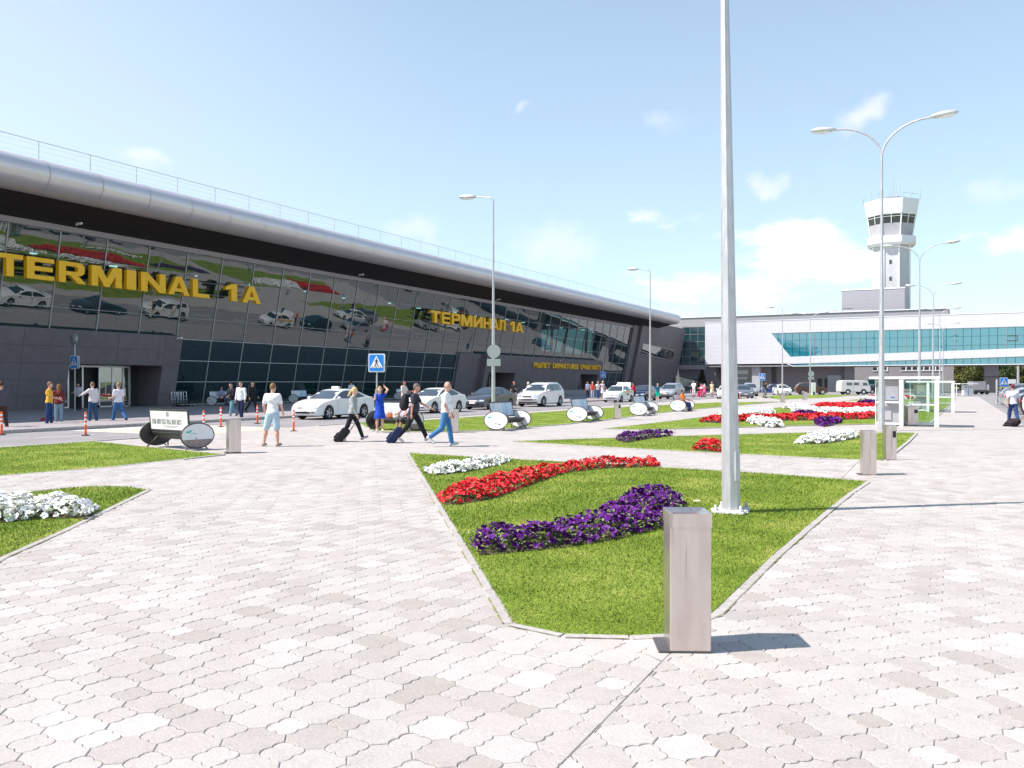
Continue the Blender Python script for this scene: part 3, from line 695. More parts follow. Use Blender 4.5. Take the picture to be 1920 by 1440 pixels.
# yellow letters
s_ = 0.26
def sq(a, b_, c, d): return [(a, c), (b_, c), (b_, d), (a, d)]
mirr = lambda polys, w: [[(w - x, y) for x, y in p] for p in polys]
bowl = [sq(s_, 0.68, 0.80, 1.0), sq(s_, 0.68, 0.36, 0.55), [(0.68, 1.0), (0.68, 0.80), (0.74, 0.74), (0.74, 0.61), (0.68, 0.55), (0.68, 0.36), (0.86, 0.39), (0.97, 0.49), (1.0, 0.60), (1.0, 0.78), (0.97, 0.89), (0.86, 0.98)]]
Ng = [sq(0, s_, 0, 1), sq(1.0 - s_, 1.0, 0, 1), [(s_, 1), (s_, 0.62), (1 - s_, 0), (1 - s_, 0.38)]]
GLY = {
 'T': (1.0, [sq(0, 1, 0.79, 1), sq(0.36, 0.64, 0, 0.79)]),
 'E': (0.95, [sq(0, s_, 0, 1), sq(s_, 0.95, 0, 0.2), sq(s_, 0.9, 0.4, 0.6), sq(s_, 0.95, 0.8, 1)]),
 'R': (1.06, [sq(0, s_, 0, 1), *bowl, [(0.44, 0.36), (0.76, 0.36), (1.06, 0), (0.74, 0)]]),
 'P': (1.0, [sq(0, s_, 0, 1), *bowl]),
 'M': (1.22, [sq(0, s_, 0, 1), sq(1.22 - s_, 1.22, 0, 1), [(s_, 1), (s_, 0.55), (0.52, 0), (0.61, 0), (0.61, 0.40), (0.36, 1)], [(0.96, 1), (0.86, 1), (0.61, 0.40), (0.61, 0), (0.70, 0), (0.96, 0.55)]]),
 'I': (0.3, [sq(0, 0.28, 0, 1)]),
 'N': (1.0, Ng), 'И': (1.0, mirr(Ng, 1.0)),
 'Н': (1.0, [sq(0, s_, 0, 1), sq(1.0 - s_, 1.0, 0, 1), sq(s_, 1 - s_, 0.4, 0.61)]),
 'A': (1.14, [[(0, 0), (0.29, 0), (0.57, 0.74), (0.57, 1), (0.42, 1)], [(1.14, 0), (0.85, 0), (0.57, 0.74), (0.57, 1), (0.72, 1)], [(0.365, 0.18), (0.775, 0.18), (0.71, 0.36), (0.435, 0.36)]]),
 'L': (0.86, [sq(0, s_, 0, 1), sq(s_, 0.86, 0, 0.21)]),
 'Л': (1.04, [sq(0.18, 1.04, 0.8, 1), sq(1.04 - s_, 1.04, 0, 0.8), [(0, 0), (0.2, 0), (0.34, 0.1), (0.4, 0.3), (0.43, 0.8), (0.18, 0.8), (0.15, 0.3), (0.1, 0.22), (0, 0.2)]]),
 '1': (0.6, [sq(0.26, 0.54, 0, 1), [(0, 0.6), (0.26, 0.68), (0.26, 1), (0.2, 0.9), (0, 0.82)]])}
def lettering(txt, spans, z0, h, x, depth):
    for ch, (ya, yb) in zip(txt, spans):
        w, polys = GLY[ch]; q = MB(); k = (yb - ya) / w
        for p in polys:
            P = ccw([(ya + a * k, z0 + b2 * h) for a, b2 in p]); n = len(P)
            q.add([(x + depth, a, b2) for a, b2 in P] + [(x, a, b2) for a, b2 in P], [tuple(range(n)), tuple(range(2 * n - 1, n - 1, -1))] + [(i, n + i, n + (i + 1) % n, (i + 1) % n) for i in range(n)])
        tb(q, 'letter', 'letter_yellow')
XL = -46.35
def spans(us): return [(onX(a, XL + 0.3)[0], onX(b2, XL + 0.3)[0]) for a, b2 in us]
lettering('TERMINAL1A', spans([(-6, 44), (51, 102), (111, 162), (172, 229), (238, 257), (265, 311), (316, 356), (362, 393), (424, 447), (455, 489.5)]), 7.62, 1.24, XL, 0.3)
lettering('TEPMИНAЛ1A', spans([(808, 826.5), (829, 844), (847.5, 863), (865, 886), (888.5, 905), (907, 922), (923.5, 935), (936, 948.5), (957.5, 966), (967.5, 981.5)]), 7.72, 1.22, XL, 0.3)
for ya, yb in ((26.5, 47.5), (69.5, 91)):
    q = MB()
    for z in (7.9, 8.7): q.box(XL - 0.06, XL - 0.02, ya, yb, z, z + 0.05)
    for y in np.arange(ya + 0.3, yb, 3.12): q.box(xg(8.3), XL - 0.02, y, y + 0.05, 8.3, 8.35)
    tb(q, 'letter_rail', 'steel_dark')
def text_part(txt, name, mat, parent, M, height, width, depth=0.01, bold=0.0):
    c = bpy.data.curves.new('txt', 'FONT'); c.body = txt; c.offset = bold; c.extrude = depth / 2; c.size = 1; o = bpy.data.objects.new('txt', c); COL.objects.link(o)
    bpy.context.view_layer.update(); me = bpy.data.meshes.new_from_object(o); bpy.data.objects.remove(o)
    co = np.empty(len(me.vertices) * 3); me.vertices.foreach_get('co', co); co = co.reshape(-1, 3)
    lo, hi = co.min(0), co.max(0); co[:, 0] = (co[:, 0] - lo[0]) / (hi[0] - lo[0]) * width; co[:, 1] = (co[:, 1] - lo[1]) / (hi[1] - lo[1]) * height; co[:, 2] *= 1
    me.vertices.foreach_set('co', co.ravel()); me.transform(M); me.materials.clear(); me.materials.append(MATS[mat]); me.update(); return link(name, me, parent)
# text plane: x -> +Y, y -> +Z, z -> +X
TM = Matrix(((0, 0, 1, 0), (1, 0, 0, 0), (0, 1, 0, 0), (0, 0, 0, 1)))
xt = xg(4.0, 1.12)
for w_, ua, ub in (('ВЫЛЕТ', 1001, 1031), ('DEPARTURES', 1036.5, 1084), ('ОЧЫП КИТҮ', 1088, 1127)):
    ya, yb = onX(ua, xt)[0], onX(ub, xt)[0]
    text_part(w_, 'departures_word' if w_ == 'DEPARTURES' else 'word', 'letter_yellow', term, Matrix.Translation((xt - TX, ya, 3.6)) @ TM, 0.68, yb - ya, 0.12, 0.028)

# ================================================================ BRIDGE BUILDING, LINK, TOWER
YB = 160.0
def onY(u, y0=YB):
    r = (u - CU) / FPX; D = y0 / (FW.y + RT.y * r); return D * (FW.x + RT.x * r)
def grid_mat(name, col, w, h, line):
    m = bpy.data.materials.new(name); m.use_nodes = True; t = m.node_tree; b = t.nodes['Principled BSDF']; b.inputs['Roughness'].default_value = 0.5
    co = N(t, 'ShaderNodeTexCoord'); sp = N(t, 'ShaderNodeSeparateXYZ'); cb = N(t, 'ShaderNodeCombineXYZ'); t.links.new(co.outputs['Object'], sp.inputs[0])
    t.links.new(mth(t, 'ADD', sp.outputs[0], sp.outputs[1]), cb.inputs[0]); t.links.new(sp.outputs[2], cb.inputs[1])
    br = N(t, 'ShaderNodeTexBrick'); br.offset = 0; br.inputs['Scale'].default_value = 1; br.inputs['Brick Width'].default_value = w; br.inputs['Row Height'].default_value = h; br.inputs['Mortar Size'].default_value = 0.02
    br.inputs['Color1'].default_value = (*col, 1); br.inputs['Color2'].default_value = (*[c * 0.975 for c in col], 1); br.inputs['Mortar'].default_value = (*line, 1)
    t.links.new(cb.outputs[0], br.inputs['Vector']); t.links.new(br.outputs['Color'], b.inputs['Base Color']); MATS[name] = m
grid_mat('clad_white', (0.66, 0.65, 0.68), 1.5, 0.75, (0.53, 0.52, 0.55)); grid_mat('clad_grey', (0.36, 0.35, 0.37), 3.0, 0.9, (0.27, 0.26, 0.28)); grid_mat('clad_dark', (0.17, 0.15, 0.16), 3.0, 1.2, (0.10, 0.09, 0.10))
br_ = thing('bridge_building', 'white clad bridge building over the road with long turquoise window band', 'building', (0, YB, 0))
def bb_(mb, name, mats, parent=None): return mb.build(name, mats, parent or br_, off=(0, YB, 0))
def face_xz(mb, pts, y, th=0.15, mi=0):
    P = ccw(pts); n = len(P)
    mb.add([(a, y, c) for a, c in P] + [(a, y + th, c) for a, c in P], [tuple(range(n)), tuple(range(2 * n - 1, n - 1, -1))] + [(i, n + i, n + (i + 1) % n, (i + 1) % n) for i in range(n)], mi)
XA, XS, XE, XR = onY(1322), onY(1446), onY(1482), 46.0
zl = lambda x: 6.38 + (x - XE) * 0.0247          # underside of the window band climbs to the right
zb2 = lambda x: 5.1 + (x - XE) * 0.0236
q = MB(); face_xz(q, [(XA, 5.15), (XE - 0.6, 5.15), (XE + 0.4, zb2(XE)), (XR, zb2(XR)), (XR, zl(XR)), (XE, zl(XE)), (XS, 10.8), (XR, 10.85), (XR, 13.1), (XA, 13.1)], YB); bb_(q, 'white_front', 'clad_white')
q = MB(); q.box(XA, XR, YB - 0.06, YB + 0.35, 13.1, 13.22); bb_(q, 'parapet', 'white_paint')
q = MB(); face_xz(q, [(XE - 0.6, 5.02), (XE + 0.4, 4.62), (XR, 4.62), (XR, 4.74), (XE + 0.45, 4.74), (XE - 0.5, 5.14)], YB - 0.05, 0.3); bb_(q, 'lower_trim', 'white_paint')
q = MB(); q.box(XA, XR, YB + 0.4, YB + 13, 12.6, 13.0); q.box(XA, XR, YB + 0.16, YB + 13, 4.62, 4.9, 1); q.box(XA, XR, YB + 12.8, YB + 13, 4.9, 12.6, 2); q.box(XA, XA + 0.2, YB + 0.2, YB + 12.8, 4.9, 12.6, 0); bb_(q, 'bridge_shell', ['clad_white', 'grey_mid', 'interior_teal'])
def clip_convex(P, C):
    C = ccw(C)
    for i in range(len(C)):
        if len(P) < 3: return []
        P = clipline(P, C[i], C[(i + 1) % len(C)], 0.0)
    return P
rib = [(XS, 10.8), (XE, zl(XE)), (XR, zl(XR)), (XR, 10.85)]
strip_ = [(XE + 0.5, 4.76), (XR, 4.76), (XR, zb2(XR)), (XE + 0.5, zb2(XE))]
xs = np.arange(XS, XR, 1.25)
for xa in xs:
    for za, zb_ in ((4.7, 7.9), (7.9, 9.4), (9.4, 10.9)):
        P = clip_convex(sq(xa + 0.03, xa + 1.22, za + 0.02, zb_ - 0.02), rib)
        if len(P) > 2 and abs(area(P)) > 0.05:
            q = MB(); face_xz(q, P, YB + 0.1, 0.02); bb_(q, 'window_pane', 'teal_glass')
    P = clip_convex(sq(xa + 0.03, xa + 1.22, 4.7, 7), strip_)
    if len(P) > 2 and abs(area(P)) > 0.03: q = MB(); face_xz(q, P, YB + 0.1, 0.02); bb_(q, 'window_pane', 'teal_glass')
q = MB()
for i, xa in enumerate(np.arange(XS + 2, XR - 8, 15)):
    for s in (0, 1): q.tube([(xa + 7.5 * s, YB + 1.6, 7.3), (xa + 7.5 * s + 7 * (1 if s == 0 else -1) * 1, YB + 1.6, 11.5)], 0.22, 8)
bb_(q, 'truss', 'column_white')
q = MB()
for xa in xs[::6]: q.box(xa - 0.05, xa + 0.05, YB + 0.02, YB + 0.14, zl(xa) if xa > XE else 9.4, 10.82)
bb_(q, 'window_posts', 'mullion')
for xa in (7.5, 10.5, 20, 23): q = MB(); q.box(xa, xa + 1.6, YB + 0.03, YB + 0.06, 8.5, 8.6); q.box(xa, xa + 1.6, YB + 0.03, YB + 0.06, 9.3, 9.4); q.box(xa, xa + 0.07, YB + 0.03, YB + 0.06, 8.6, 9.3); q.box(xa + 1.53, xa + 1.6, YB + 0.03, YB + 0.06, 8.6, 9.3); bb_(q, 'opening_light', 'dark_grey')
# glazed link between wing and bridge
lk = thing('glazed_link', 'dark turquoise glass link between the grey wing and the white bridge building', 'building', (XA, YB + 0.6, 0))
def lb(mb, name, mats, parent=None): return mb.build(name, mats, parent or lk, off=(XA, YB + 0.6, 0))
q = MB(); face_xz(q, [(XA - 6.6, 5.1), (XA - 0.05, 4.7), (XA - 0.05, 12.4), (XA - 4.6, 12.5)], YB + 0.9, 5); lb(q, 'link_core', 'interior_dark')
for i in range(4):
    for j in range(5):
        xa = XA - 0.1 - 1.5 * (i + 1); za = 5.3 + j * 1.42; P = clip_convex(sq(xa + 0.04, xa + 1.46, za + 0.04, za + 1.38), [(XA - 6.4, 5.1), (XA - 0.1, 4.8), (XA - 0.1, 12.3), (XA - 4.5, 12.4)])
        if len(P) > 2 and abs(area(P)) > 0.05: q = MB(); face_xz(q, P, YB + 0.7, 0.03); lb(q, 'glass_pane', 'teal_dark_glass')
q = MB()
for j in range(6): z = 5.3 + 1.42 * j; q.box(XA - 6.2 + j * 0.25, XA - 0.05, YB + 0.64, YB + 0.7, z - 0.03, z + 0.04)
for i in range(1, 4): q.box(XA - 0.12 - 1.5 * i, XA - 0.06 - 1.5 * i, YB + 0.64, YB + 0.7, 5.1, 12.3)
q.box(XA - 6.8, XA, YB + 0.5, YB + 0.9, 4.2, 5.1); lb(q, 'link_frame', 'grey_mid')
q = MB(); face_xz(q, [(XA - 5.0, 0), (XA - 2.6, 0), (XA - 1.0, 4.5), (XA - 5.6, 4.5)], YB + 1.2, 3); face_xz(q, [(XA + 0.5, 0), (XA + 2.5, 0), (XA + 1.6, 4.6), (XA - 0.6, 4.6)], YB + 0.7, 4); lb(q, 'raking_support', 'clad_dark')
q = MB(); vs = [(-47.4, 157.5, 3.0), (-44.0, 158.5, 2.0), (-40.5, 160, 0.75), (-47.0, 157.5, 1.1), (-44.0, 158.5, 0.8), (-40.5, 160, 0.1)]
q.add(vs + [(x, y + 0.1, z) for x, y, z in vs], [(0, 1, 4, 3), (1, 2, 5, 4), (9, 10, 7, 6), (10, 11, 8, 7)]); lb(q, 'stair_side', 'clear_glass')
# walls and piers below the bridge
ub = thing('undercroft_wall', 'dark grey wall and piers under the left half of the white bridge', 'building', (0, YB + 3, 0))
def uw(u0, u1, y, z1, name, mat, d=1.0, z0=-0.03):
    q = MB(); q.box(onY(u0, y), onY(u1, y), y, y + d, z0, z1); return q.build(name, mat, ub, off=(0, YB + 3, 0))
uw(1410, 1425, YB + 1, 4.6, 'pier', 'grey_light', 4); uw(1425.5, 1446, YB + 2.5, 4.6, 'pier', 'clad_dark', 6)
uw(1457, 1583, YB + 3, 4.6, 'dark_wall', 'clad_dark', 5); uw(1583.5, 1600, YB + 1.4, 4.6, 'pier', 'clad_dark', 2)
uw(1552, 1577, YB + 2.9, 3.0, 'service_door', 'paint_grey', 0.08); uw(1533, 1541, YB + 2.9, 2.4, 'door', 'black_plastic', 0.08); uw(1546, 1551, YB + 2.9, 2.4, 'door', 'black_plastic', 0.08)
uw(1330, 1362, YB + 5, 4.6, 'dark_wall', 'clad_dark', 5); uw(1262, 1326, YB + 6, 4.6, 'dark_wall', 'clad_dark', 3)
pr = thing('bridge_pier', 'dark square pier under the right end of the bridge, beside the trees', 'pier', (onY(1859), YB + 1, 0))
q = MB(); xa, xb = onY(1846, YB + 1), onY(1873, YB + 1); q.box(xa, xb, YB + 1, YB + 4, -0.03, 4.62); q.box(xa - 0.03, xb + 0.03, YB + 0.97, YB + 4.03, -0.03, 2.75, 1); q.build('pier_shaft', ['clad_dark', 'dark_grey'], pr, off=(onY(1859), YB + 1, 0))
# low grey block further back
gb = thing('office_block', 'grey two storey block with a strip of small windows behind the bridge', 'building', (0, 186, 0))
def go(mb, name, mats, parent=None): return mb.build(name, mats, parent or gb, off=(0, 186, 0))
xa, xb = onY(1600, 186), onY(1788, 186)
q = MB(); q.box(xa, xb, 186, 200, -0.03, 8.0); go(q, 'wall', 'grey_mid')
for u in list(range(1637, 1662, 9)) + list(range(1690, 1760, 11)):
    x0_ = onY(u, 186); q = MB(); q.box(x0_, x0_ + 0.75, 185.93, 185.98, 4.1, 4.75); w = go(q, 'window', 'car_glass'); q = MB(); q.box(x0_ - 0.1, x0_ + 1.0, 185.86, 185.99, 3.95, 4.1); q.box(x0_ + 0.75, x0_ + 0.95, 185.9, 185.99, 4.1, 4.8); go(q, 'sill', 'white_paint', w)
for u in range(1628, 1735, 13):
    x0_ = onY(u, 186); q = MB(); q.box(x0_, x0_ + 1.2, 185.93, 185.98, 0.5, 2.3); w = go(q, 'window', 'teal_dark_glass'); q = MB(); q.box(x0_ - 0.08, x0_, 185.9, 185.99, 0.4, 2.4); q.box(x0_, x0_ + 1.28, 185.9, 185.99, 2.3, 2.4); go(q, 'window_frame', 'rim_silver', w)
lt = thing('rear_wall_block', 'pale grey building seen through the left opening under the bridge', 'building', (0, 200, 0))
q = MB(); q.box(onY(1325, 200), onY(1460, 200), 200, 206, -0.03, 5.5); q.build('wall', 'grey_light', lt, off=(0, 200, 0))
q = MB(); q.box(onY(1383, 200), onY(1404, 200), 199.6, 199.95, 3.6, 4.5); q.box(onY(1381, 200), onY(1402, 200), 199.6, 199.95, 2.4, 2.9); q.build('canopy', 'white_paint', lt, off=(0, 200, 0))
# roof storey behind the bridge
rs = thing('roof_storey', 'long grey roof storey rising behind the white bridge', 'building', (0, 188, 0))
def ro(mb, name, mats, parent=None): return mb.build(name, mats, parent or rs, off=(0, 188, 0))
xa, xb = onY(1228, 188), onY(1778, 188)
q = MB(); q.box(xa, xb, 188.5, 214, 8.5, 16.35); ro(q, 'wall', 'clad_grey'); q = MB(); q.box(xa - 0.2, xb + 0.2, 188.3, 214.2, 16.35, 16.55); ro(q, 'parapet', 'white_paint')
xq = onY(1580, 188)
q = MB(); q.box(xq, xq + 1.6, 189, 190.6, 16.55, 17.3); q.box(xq - 0.2, xq + 1.8, 188.8, 190.8, 17.3, 17.42); q.box(xq + 1.6, onY(1632, 188), 189, 189.1, 16.6, 16.75); ro(q, 'roof_unit', 'grey_light')
xq = onY(1556, 188); q = MB(); q.box(xq, xq + 0.9, 189, 190, 16.55, 17.0); ro(q, 'roof_unit', 'grey_light')

TD = 220.0; tx, ty = at(1671, TD)
tw = thing('control_tower', 'white and grey octagonal airport control tower with antennas on its roof', 'tower', (tx, ty, 0))
ang0 = math.atan2(-ty, -tx)
def oct_(r, z, k0=0): return [(r / math.cos(R(22.5)) * math.cos(ang0 + R(22.5) + k * R(45)), r / math.cos(R(22.5)) * math.sin(ang0 + R(22.5) + k * R(45)), z) for k in range(8)]
def loft(levels, name, mat, parent=tw, cap=True):
    q = MB(); vs = []; 
    for r, z in levels: vs += oct_(r, z)
    fs = [(i * 8 + k, i * 8 + (k + 1) % 8, (i + 1) * 8 + (k + 1) % 8, (i + 1) * 8 + k) for i in range(len(levels) - 1) for k in range(8)]
    if cap: fs += [tuple(range(7, -1, -1)), tuple(range(len(vs) - 8, len(vs)))]
    q.add(vs, fs); return q.build(name, mat, parent)
loft([(4.25, 0), (4.25, 37.5)], 'shaft', 'tower_grey')
q = MB()
for p in oct_(4.3, 0): q.tube([p, (p[0], p[1], 37.5)], 0.24, 6, smooth=False)
q.build('corner_strips', 'white_paint', tw)
loft([(5.2, 36.9), (5.75, 37.5), (5.75, 39.2)], 'gallery', 'white_paint')
loft([(4.8, 39.2), (5.3, 42.4)], 'cab_base', 'grey_light')
cabg = loft([(5.3, 42.4), (5.65, 44.8)], 'cab_window', 'car_glass')
q = MB()
lo, hi = oct_(5.36, 42.4), oct_(5.72, 44.8)
for k in range(8):
    q.tube([lo[k], hi[k]], 0.17, 6)
    m0 = [(lo[k][i] + lo[(k + 1) % 8][i]) / 2 for i in range(3)]; m1 = [(hi[k][i] + hi[(k + 1) % 8][i]) / 2 for i in range(3)]; q.tube([m0, m1], 0.1, 6)
    a = [(lo[k][i] * 0.3 + hi[k][i] * 0.7) for i in range(3)]; b2 = [(lo[(k + 1) % 8][i] * 0.3 + hi[(k + 1) % 8][i] * 0.7) for i in range(3)]; q.tube([a, b2], 0.07, 5)
q.build('window_frame', 'white_paint', cabg)
q = MB()
a, c = oct_(4.9, 39.2), oct_(5.4, 42.4)
for k in range(8): q.tube([a[k], c[k]], 0.14, 6)
q.build('cab_strips', 'white_paint', tw)
loft([(5.75, 44.6), (5.95, 44.75), (6.5, 48.5), (6.1, 48.6)], 'crown', 'white_paint')
q = MB(); a = oct_(6.7, 49.6)
for k in range(8):
    b2 = a[(k + 1) % 8]; q.tube([a[k], b2], 0.05, 5)
    for f_ in (0, 0.5): p = [a[k][i] + (b2[i] - a[k][i]) * f_ for i in range(3)]; q.tube([(p[0], p[1], 48.4), (p[0], p[1], 49.6 + 1.2 * ((k + int(f_ * 2)) % 2))], 0.05, 5)
q.build('roof_railing', 'galvanised', tw)
q = MB(); q.tube([(0.4, 0, 48.6), (0.4, 0, 54.5)], 0.08, 6)
for i in range(12): a = i * 1.9; r_ = 1.5 + (i * 37 % 9) * 0.35; q.tube([(r_ * math.cos(a), r_ * math.sin(a), 48.6), (r_ * math.cos(a), r_ * math.sin(a), 50.3 + (i * 53 % 10) * 0.25)], 0.05, 5)
q.build('antenna', 'galvanised', tw)
loft([(3.2, 48.6), (3.2, 49.5)], 'roof_unit', 'grey_mid')
for z in (32.6, 28.3, 24.3):
    d = Vector((math.cos(ang0), math.sin(ang0), 0)); s_v = Vector((-d.y, d.x, 0)); p = d * 4.27
    q = MB(); M = Matrix.Translation((p.x, p.y, z)) @ Matrix.Rotation(ang0, 4, 'Z'); q.box(-0.05, 0.06, -0.5, 0.1, -0.5, 0.5, 0, M); q.build('window', 'car_glass', tw)
bx = thing('stair_block', 'grey rooftop block at the foot of the control tower', 'building', (*at(1637, 208), 0))
q = MB(); M = Matrix.Rotation(ang0 + math.pi / 2, 4, 'Z'); q.box(-7.0, 7.0, -5, 3.5, 8, 24.1, 0, M); q.build('block_wall', 'clad_grey', bx); q = MB(); q.box(-7.1, 7.1, -5.1, 3.6, 24.1, 24.4, 0, M); q.build('parapet', 'white_paint', bx)
# ================================================================ FLOWER BEDS
def petal_mat(name, c1, c2, rough=0.55):
    m = mk(name, c1, rough, col2=c2, vs=28, spec=0.25)
    b = m.node_tree.nodes['Principled BSDF']; b.inputs['Subsurface Weight'].default_value = 0.0; return m
petal_mat('petal_red', (0.55, 0.008, 0.022), (0.86, 0.035, 0.055)); petal_mat('petal_purple', (0.035, 0.002, 0.075), (0.17, 0.014, 0.27)); petal_mat('petal_white', (0.88, 0.87, 0.86), (0.95, 0.94, 0.93))
petal_mat('petal_throat_red', (0.35, 0.02, 0.01), (0.6, 0.2, 0.05)); petal_mat('petal_throat_purple', (0.02, 0.0, 0.05), (0.05, 0.0, 0.1)); petal_mat('petal_throat_white', (0.55, 0.58, 0.3), (0.75, 0.75, 0.6))
mk('petunia_leaf', (0.10, 0.18, 0.03), 0.5, col2=(0.28, 0.36, 0.09), vs=30); 
def blossom_geo(r, rg):
    "open petunia: five ruffled lobes round a sunk throat"
    V = [(0, 0, -0.35 * r)]; F = []; n = 10
    for k in range(5):
        a = 2 * math.pi * k / 5; V.append((0.25 * r * math.cos(a), 0.25 * r * math.sin(a), 0.0))
    for k in range(n):
        a = 2 * math.pi * k / n; rr = r * (1.0 if k % 2 == 0 else 0.80) * rg.uniform(0.88, 1.1); V.append((rr * math.cos(a), rr * math.sin(a), r * rg.uniform(-0.12, 0.30)))
    for k in range(5): F.append((0, 1 + k, 1 + (k + 1) % 5))
    for k in range(5):
        b0, b1 = 1 + k, 1 + (k + 1) % 5; o0, o1, o2 = 6 + 2 * k, 6 + (2 * k + 1) % n, 6 + (2 * k + 2) % n
        F += [(b0, o0, o1), (b0, o1, b1), (b1, o1, o2)]
    return V, F
def blossom_meshes(col):
    out = []; rg = random.Random(5)
    for k in range(5):
        V, F = blossom_geo(1.0, rg); me = bpy.data.meshes.new('blossom'); me.from_pydata(V, [], F); me.materials.append(MATS['petal_' + col]); me.materials.append(MATS['petal_throat_' + col])
        me.polygons.foreach_set('material_index', [1] * 5 + [0] * 15); me.update(); out.append((me, np.array(V), np.array(F)))
    return out
BLM = {c: blossom_meshes(c) for c in ('red', 'purple', 'white')}
def flower_bed(label, col, poly, hgt, dens, rad, group='flower strips planted in the lawns', singles=0, leaf=1.0):
    P = ccw([G(u, v) for u, v in poly]); c = np.array(P).mean(0)
    bed = thing('flower_bed', label, 'flower bed', (c[0], c[1], 0), 0, group)
    A = abs(area(P)); x0, y0 = np.array(P).min(0); x1, y1 = np.array(P).max(0)
    n = int(dens * (x1 - x0) * (y1 - y0)); X = rng.uniform(x0, x1, n); Y = rng.uniform(y0, y1, n); k = inpoly(P, X, Y); X, Y = X[k], Y[k]; n = len(X)
    # distance to outline shapes the mound
    E = np.full(n, 9.0)
    for i in range(len(P)):
        a, b_ = np.array(P[i]), np.array(P[(i + 1) % len(P)]); d = b_ - a; t_ = np.clip(((X - a[0]) * d[0] + (Y - a[1]) * d[1]) / (d @ d), 0, 1)
        E = np.minimum(E, np.hypot(X - a[0] - t_ * d[0], Y - a[1] - t_ * d[1]))
    lump = 0.5 + 0.5 * np.sin(X * 7.3 + 1.7 * np.sin(Y * 5.1)) * np.sin(Y * 6.1 + 1.3 * np.sin(X * 4.3))
    top = hgt * (0.45 + 0.55 * np.clip(E / 0.22, 0, 1) ** 0.6) * (0.50 + 0.50 * lump + rng.uniform(0, 0.22, n))
    Z = top * rng.uniform(0.55, 1.0, n) ** 0.6
    edge = E < 0.09; Z[edge] *= rng.uniform(0.25, 1, edge.sum())
    ang = rng.uniform(0, 2 * np.pi, n)
    # tilt outward at the edges, up and sunward in the middle
    tl = np.where(E < 0.15, rng.uniform(0.5, 1.3, n), rng.uniform(0.05, 0.75, n)); td = rng.uniform(0, 2 * np.pi, n)
    m = MB(); gP = [(p[0] - c[0], p[1] - c[1]) for p in P]; m.add([(x, y, 0.014) for x, y in gP], [tuple(range(len(gP)))]); m.build('soil', 'soil', bed)
    r = rad * rng.uniform(0.72, 1.2, n)
    D = X * FW.x + Y * FW.y; order = np.argsort(D - 3 * Z)
    def mats_(i): return (Matrix.Translation((X[i] - c[0], Y[i] - c[1], Z[i] + 0.01)) @ Matrix.Rotation(td[i], 4, 'Z') @ Matrix.Rotation(tl[i], 4, 'X') @ Matrix.Rotation(ang[i], 4, 'Z') @ Matrix.Scale(r[i], 4))
    ns = 0
    for i in order[:singles]:
        o = link('blossom', BLM[col][i % 5][0], bed); o.matrix_local = mats_(i); ns += 1
    rest = order[singles:]; V, F, MI = [], [], []
    for v in range(5):
        idx = rest[rest % 5 == v]
        if len(idx) == 0: continue
        me, bv, bf = BLM[col][v]; Ms = np.array([mats_(i) for i in idx]); W_ = np.einsum('nij,vj->nvi', Ms[:, :3, :3], bv) + Ms[:, None, :3, 3]
        o0 = sum(len(q) for q in V); V.append(W_.reshape(-1, 3)); F.append((bf[None] + (np.arange(len(idx)) * len(bv))[:, None, None]).reshape(-1, 3) + o0); MI.append(np.tile([1] * 5 + [0] * 15, len(idx)))
    if V: np_mesh('blossoms', np.concatenate(V), np.concatenate(F), ['petal_' + col, 'petal_throat_' + col], bed, 'stuff', np.concatenate(MI))
    # leaves: folded quads under and between the blossoms
    nl = int(n * 1.5 * leaf); j = rng.integers(0, n, nl); lx = X[j] + rng.normal(0, 0.035, nl) - c[0]; ly = Y[j] + rng.normal(0, 0.035, nl) - c[1]
    lz = top[j] * rng.uniform(0.08, 0.97, nl) + 0.01; a = rng.uniform(0, 2 * np.pi, nl); L = rad * rng.uniform(0.8, 1.5, nl); w = L * 0.33; up = rng.uniform(-0.3, 0.9, nl)
    dx, dy = np.cos(a), np.sin(a); z0 = np.zeros(nl)
    V = np.stack([np.c_[lx, ly, lz], np.c_[lx + dx * L * .5 - dy * w, ly + dy * L * .5 + dx * w, lz + up * L * .5 + w * .4], np.c_[lx + dx * L, ly + dy * L, lz + up * L * .8], np.c_[lx + dx * L * .5 + dy * w, ly + dy * L * .5 - dx * w, lz + up * L * .5 + w * .4]], 1)
    I = np.arange(nl)[:, None] * 4; F = np.concatenate([I + [0, 1, 2], I + [0, 2, 3]]); np_mesh('leaves', V.reshape(-1, 3), F, 'petunia_leaf', bed, 'stuff')
    return bed
flower_bed('purple petunias in a curving strip on the near lawn, just behind the nearest bin', 'purple',
    [(878,1020),(900,1043),(960,1038),(1060,1028),(1150,1014),(1255,988),(1284,955),(1274,934),(1230,930),(1180,938),(1140,962),(1095,990),(1050,1004),(1000,1003),(920,1010)], 0.24, 330, 0.042, singles=290, leaf=1.25)
flower_bed('long sweeping strip of red petunias on the near lawn', 'red',
    [(818,936),(832,948),(862,947),(927,936),(977,917),(1021,901),(1062,887),(1140,879),(1238,876),(1230,869),(1121,872),(1084,876),(1005,885),(927,903),(890,912),(845,926)], 0.19, 300, 0.043, singles=290, leaf=0.8)
flower_bed('short strip of white petunias at the far left corner of the near lawn', 'white', [(794,886),(815,892),(850,889),(885,884),(935,873),(960,864),(930,866),(880,873),(830,879)], 0.19, 420, 0.046, singles=150, leaf=0.4)
flower_bed('white petunia strip cut by the left edge of the photo', 'white', [(-160,985),(0,982),(75,974),(140,973),(160,976),(184,958),(150,953),(50,948),(-160,955)], 0.24, 380, 0.05, singles=200, leaf=0.5)
flower_bed('small dark purple petunia strip on the second lawn', 'purple', [(1152,825),(1175,831),(1212,824),(1267,817),(1230,815),(1170,820)], 0.23, 170, 0.05)
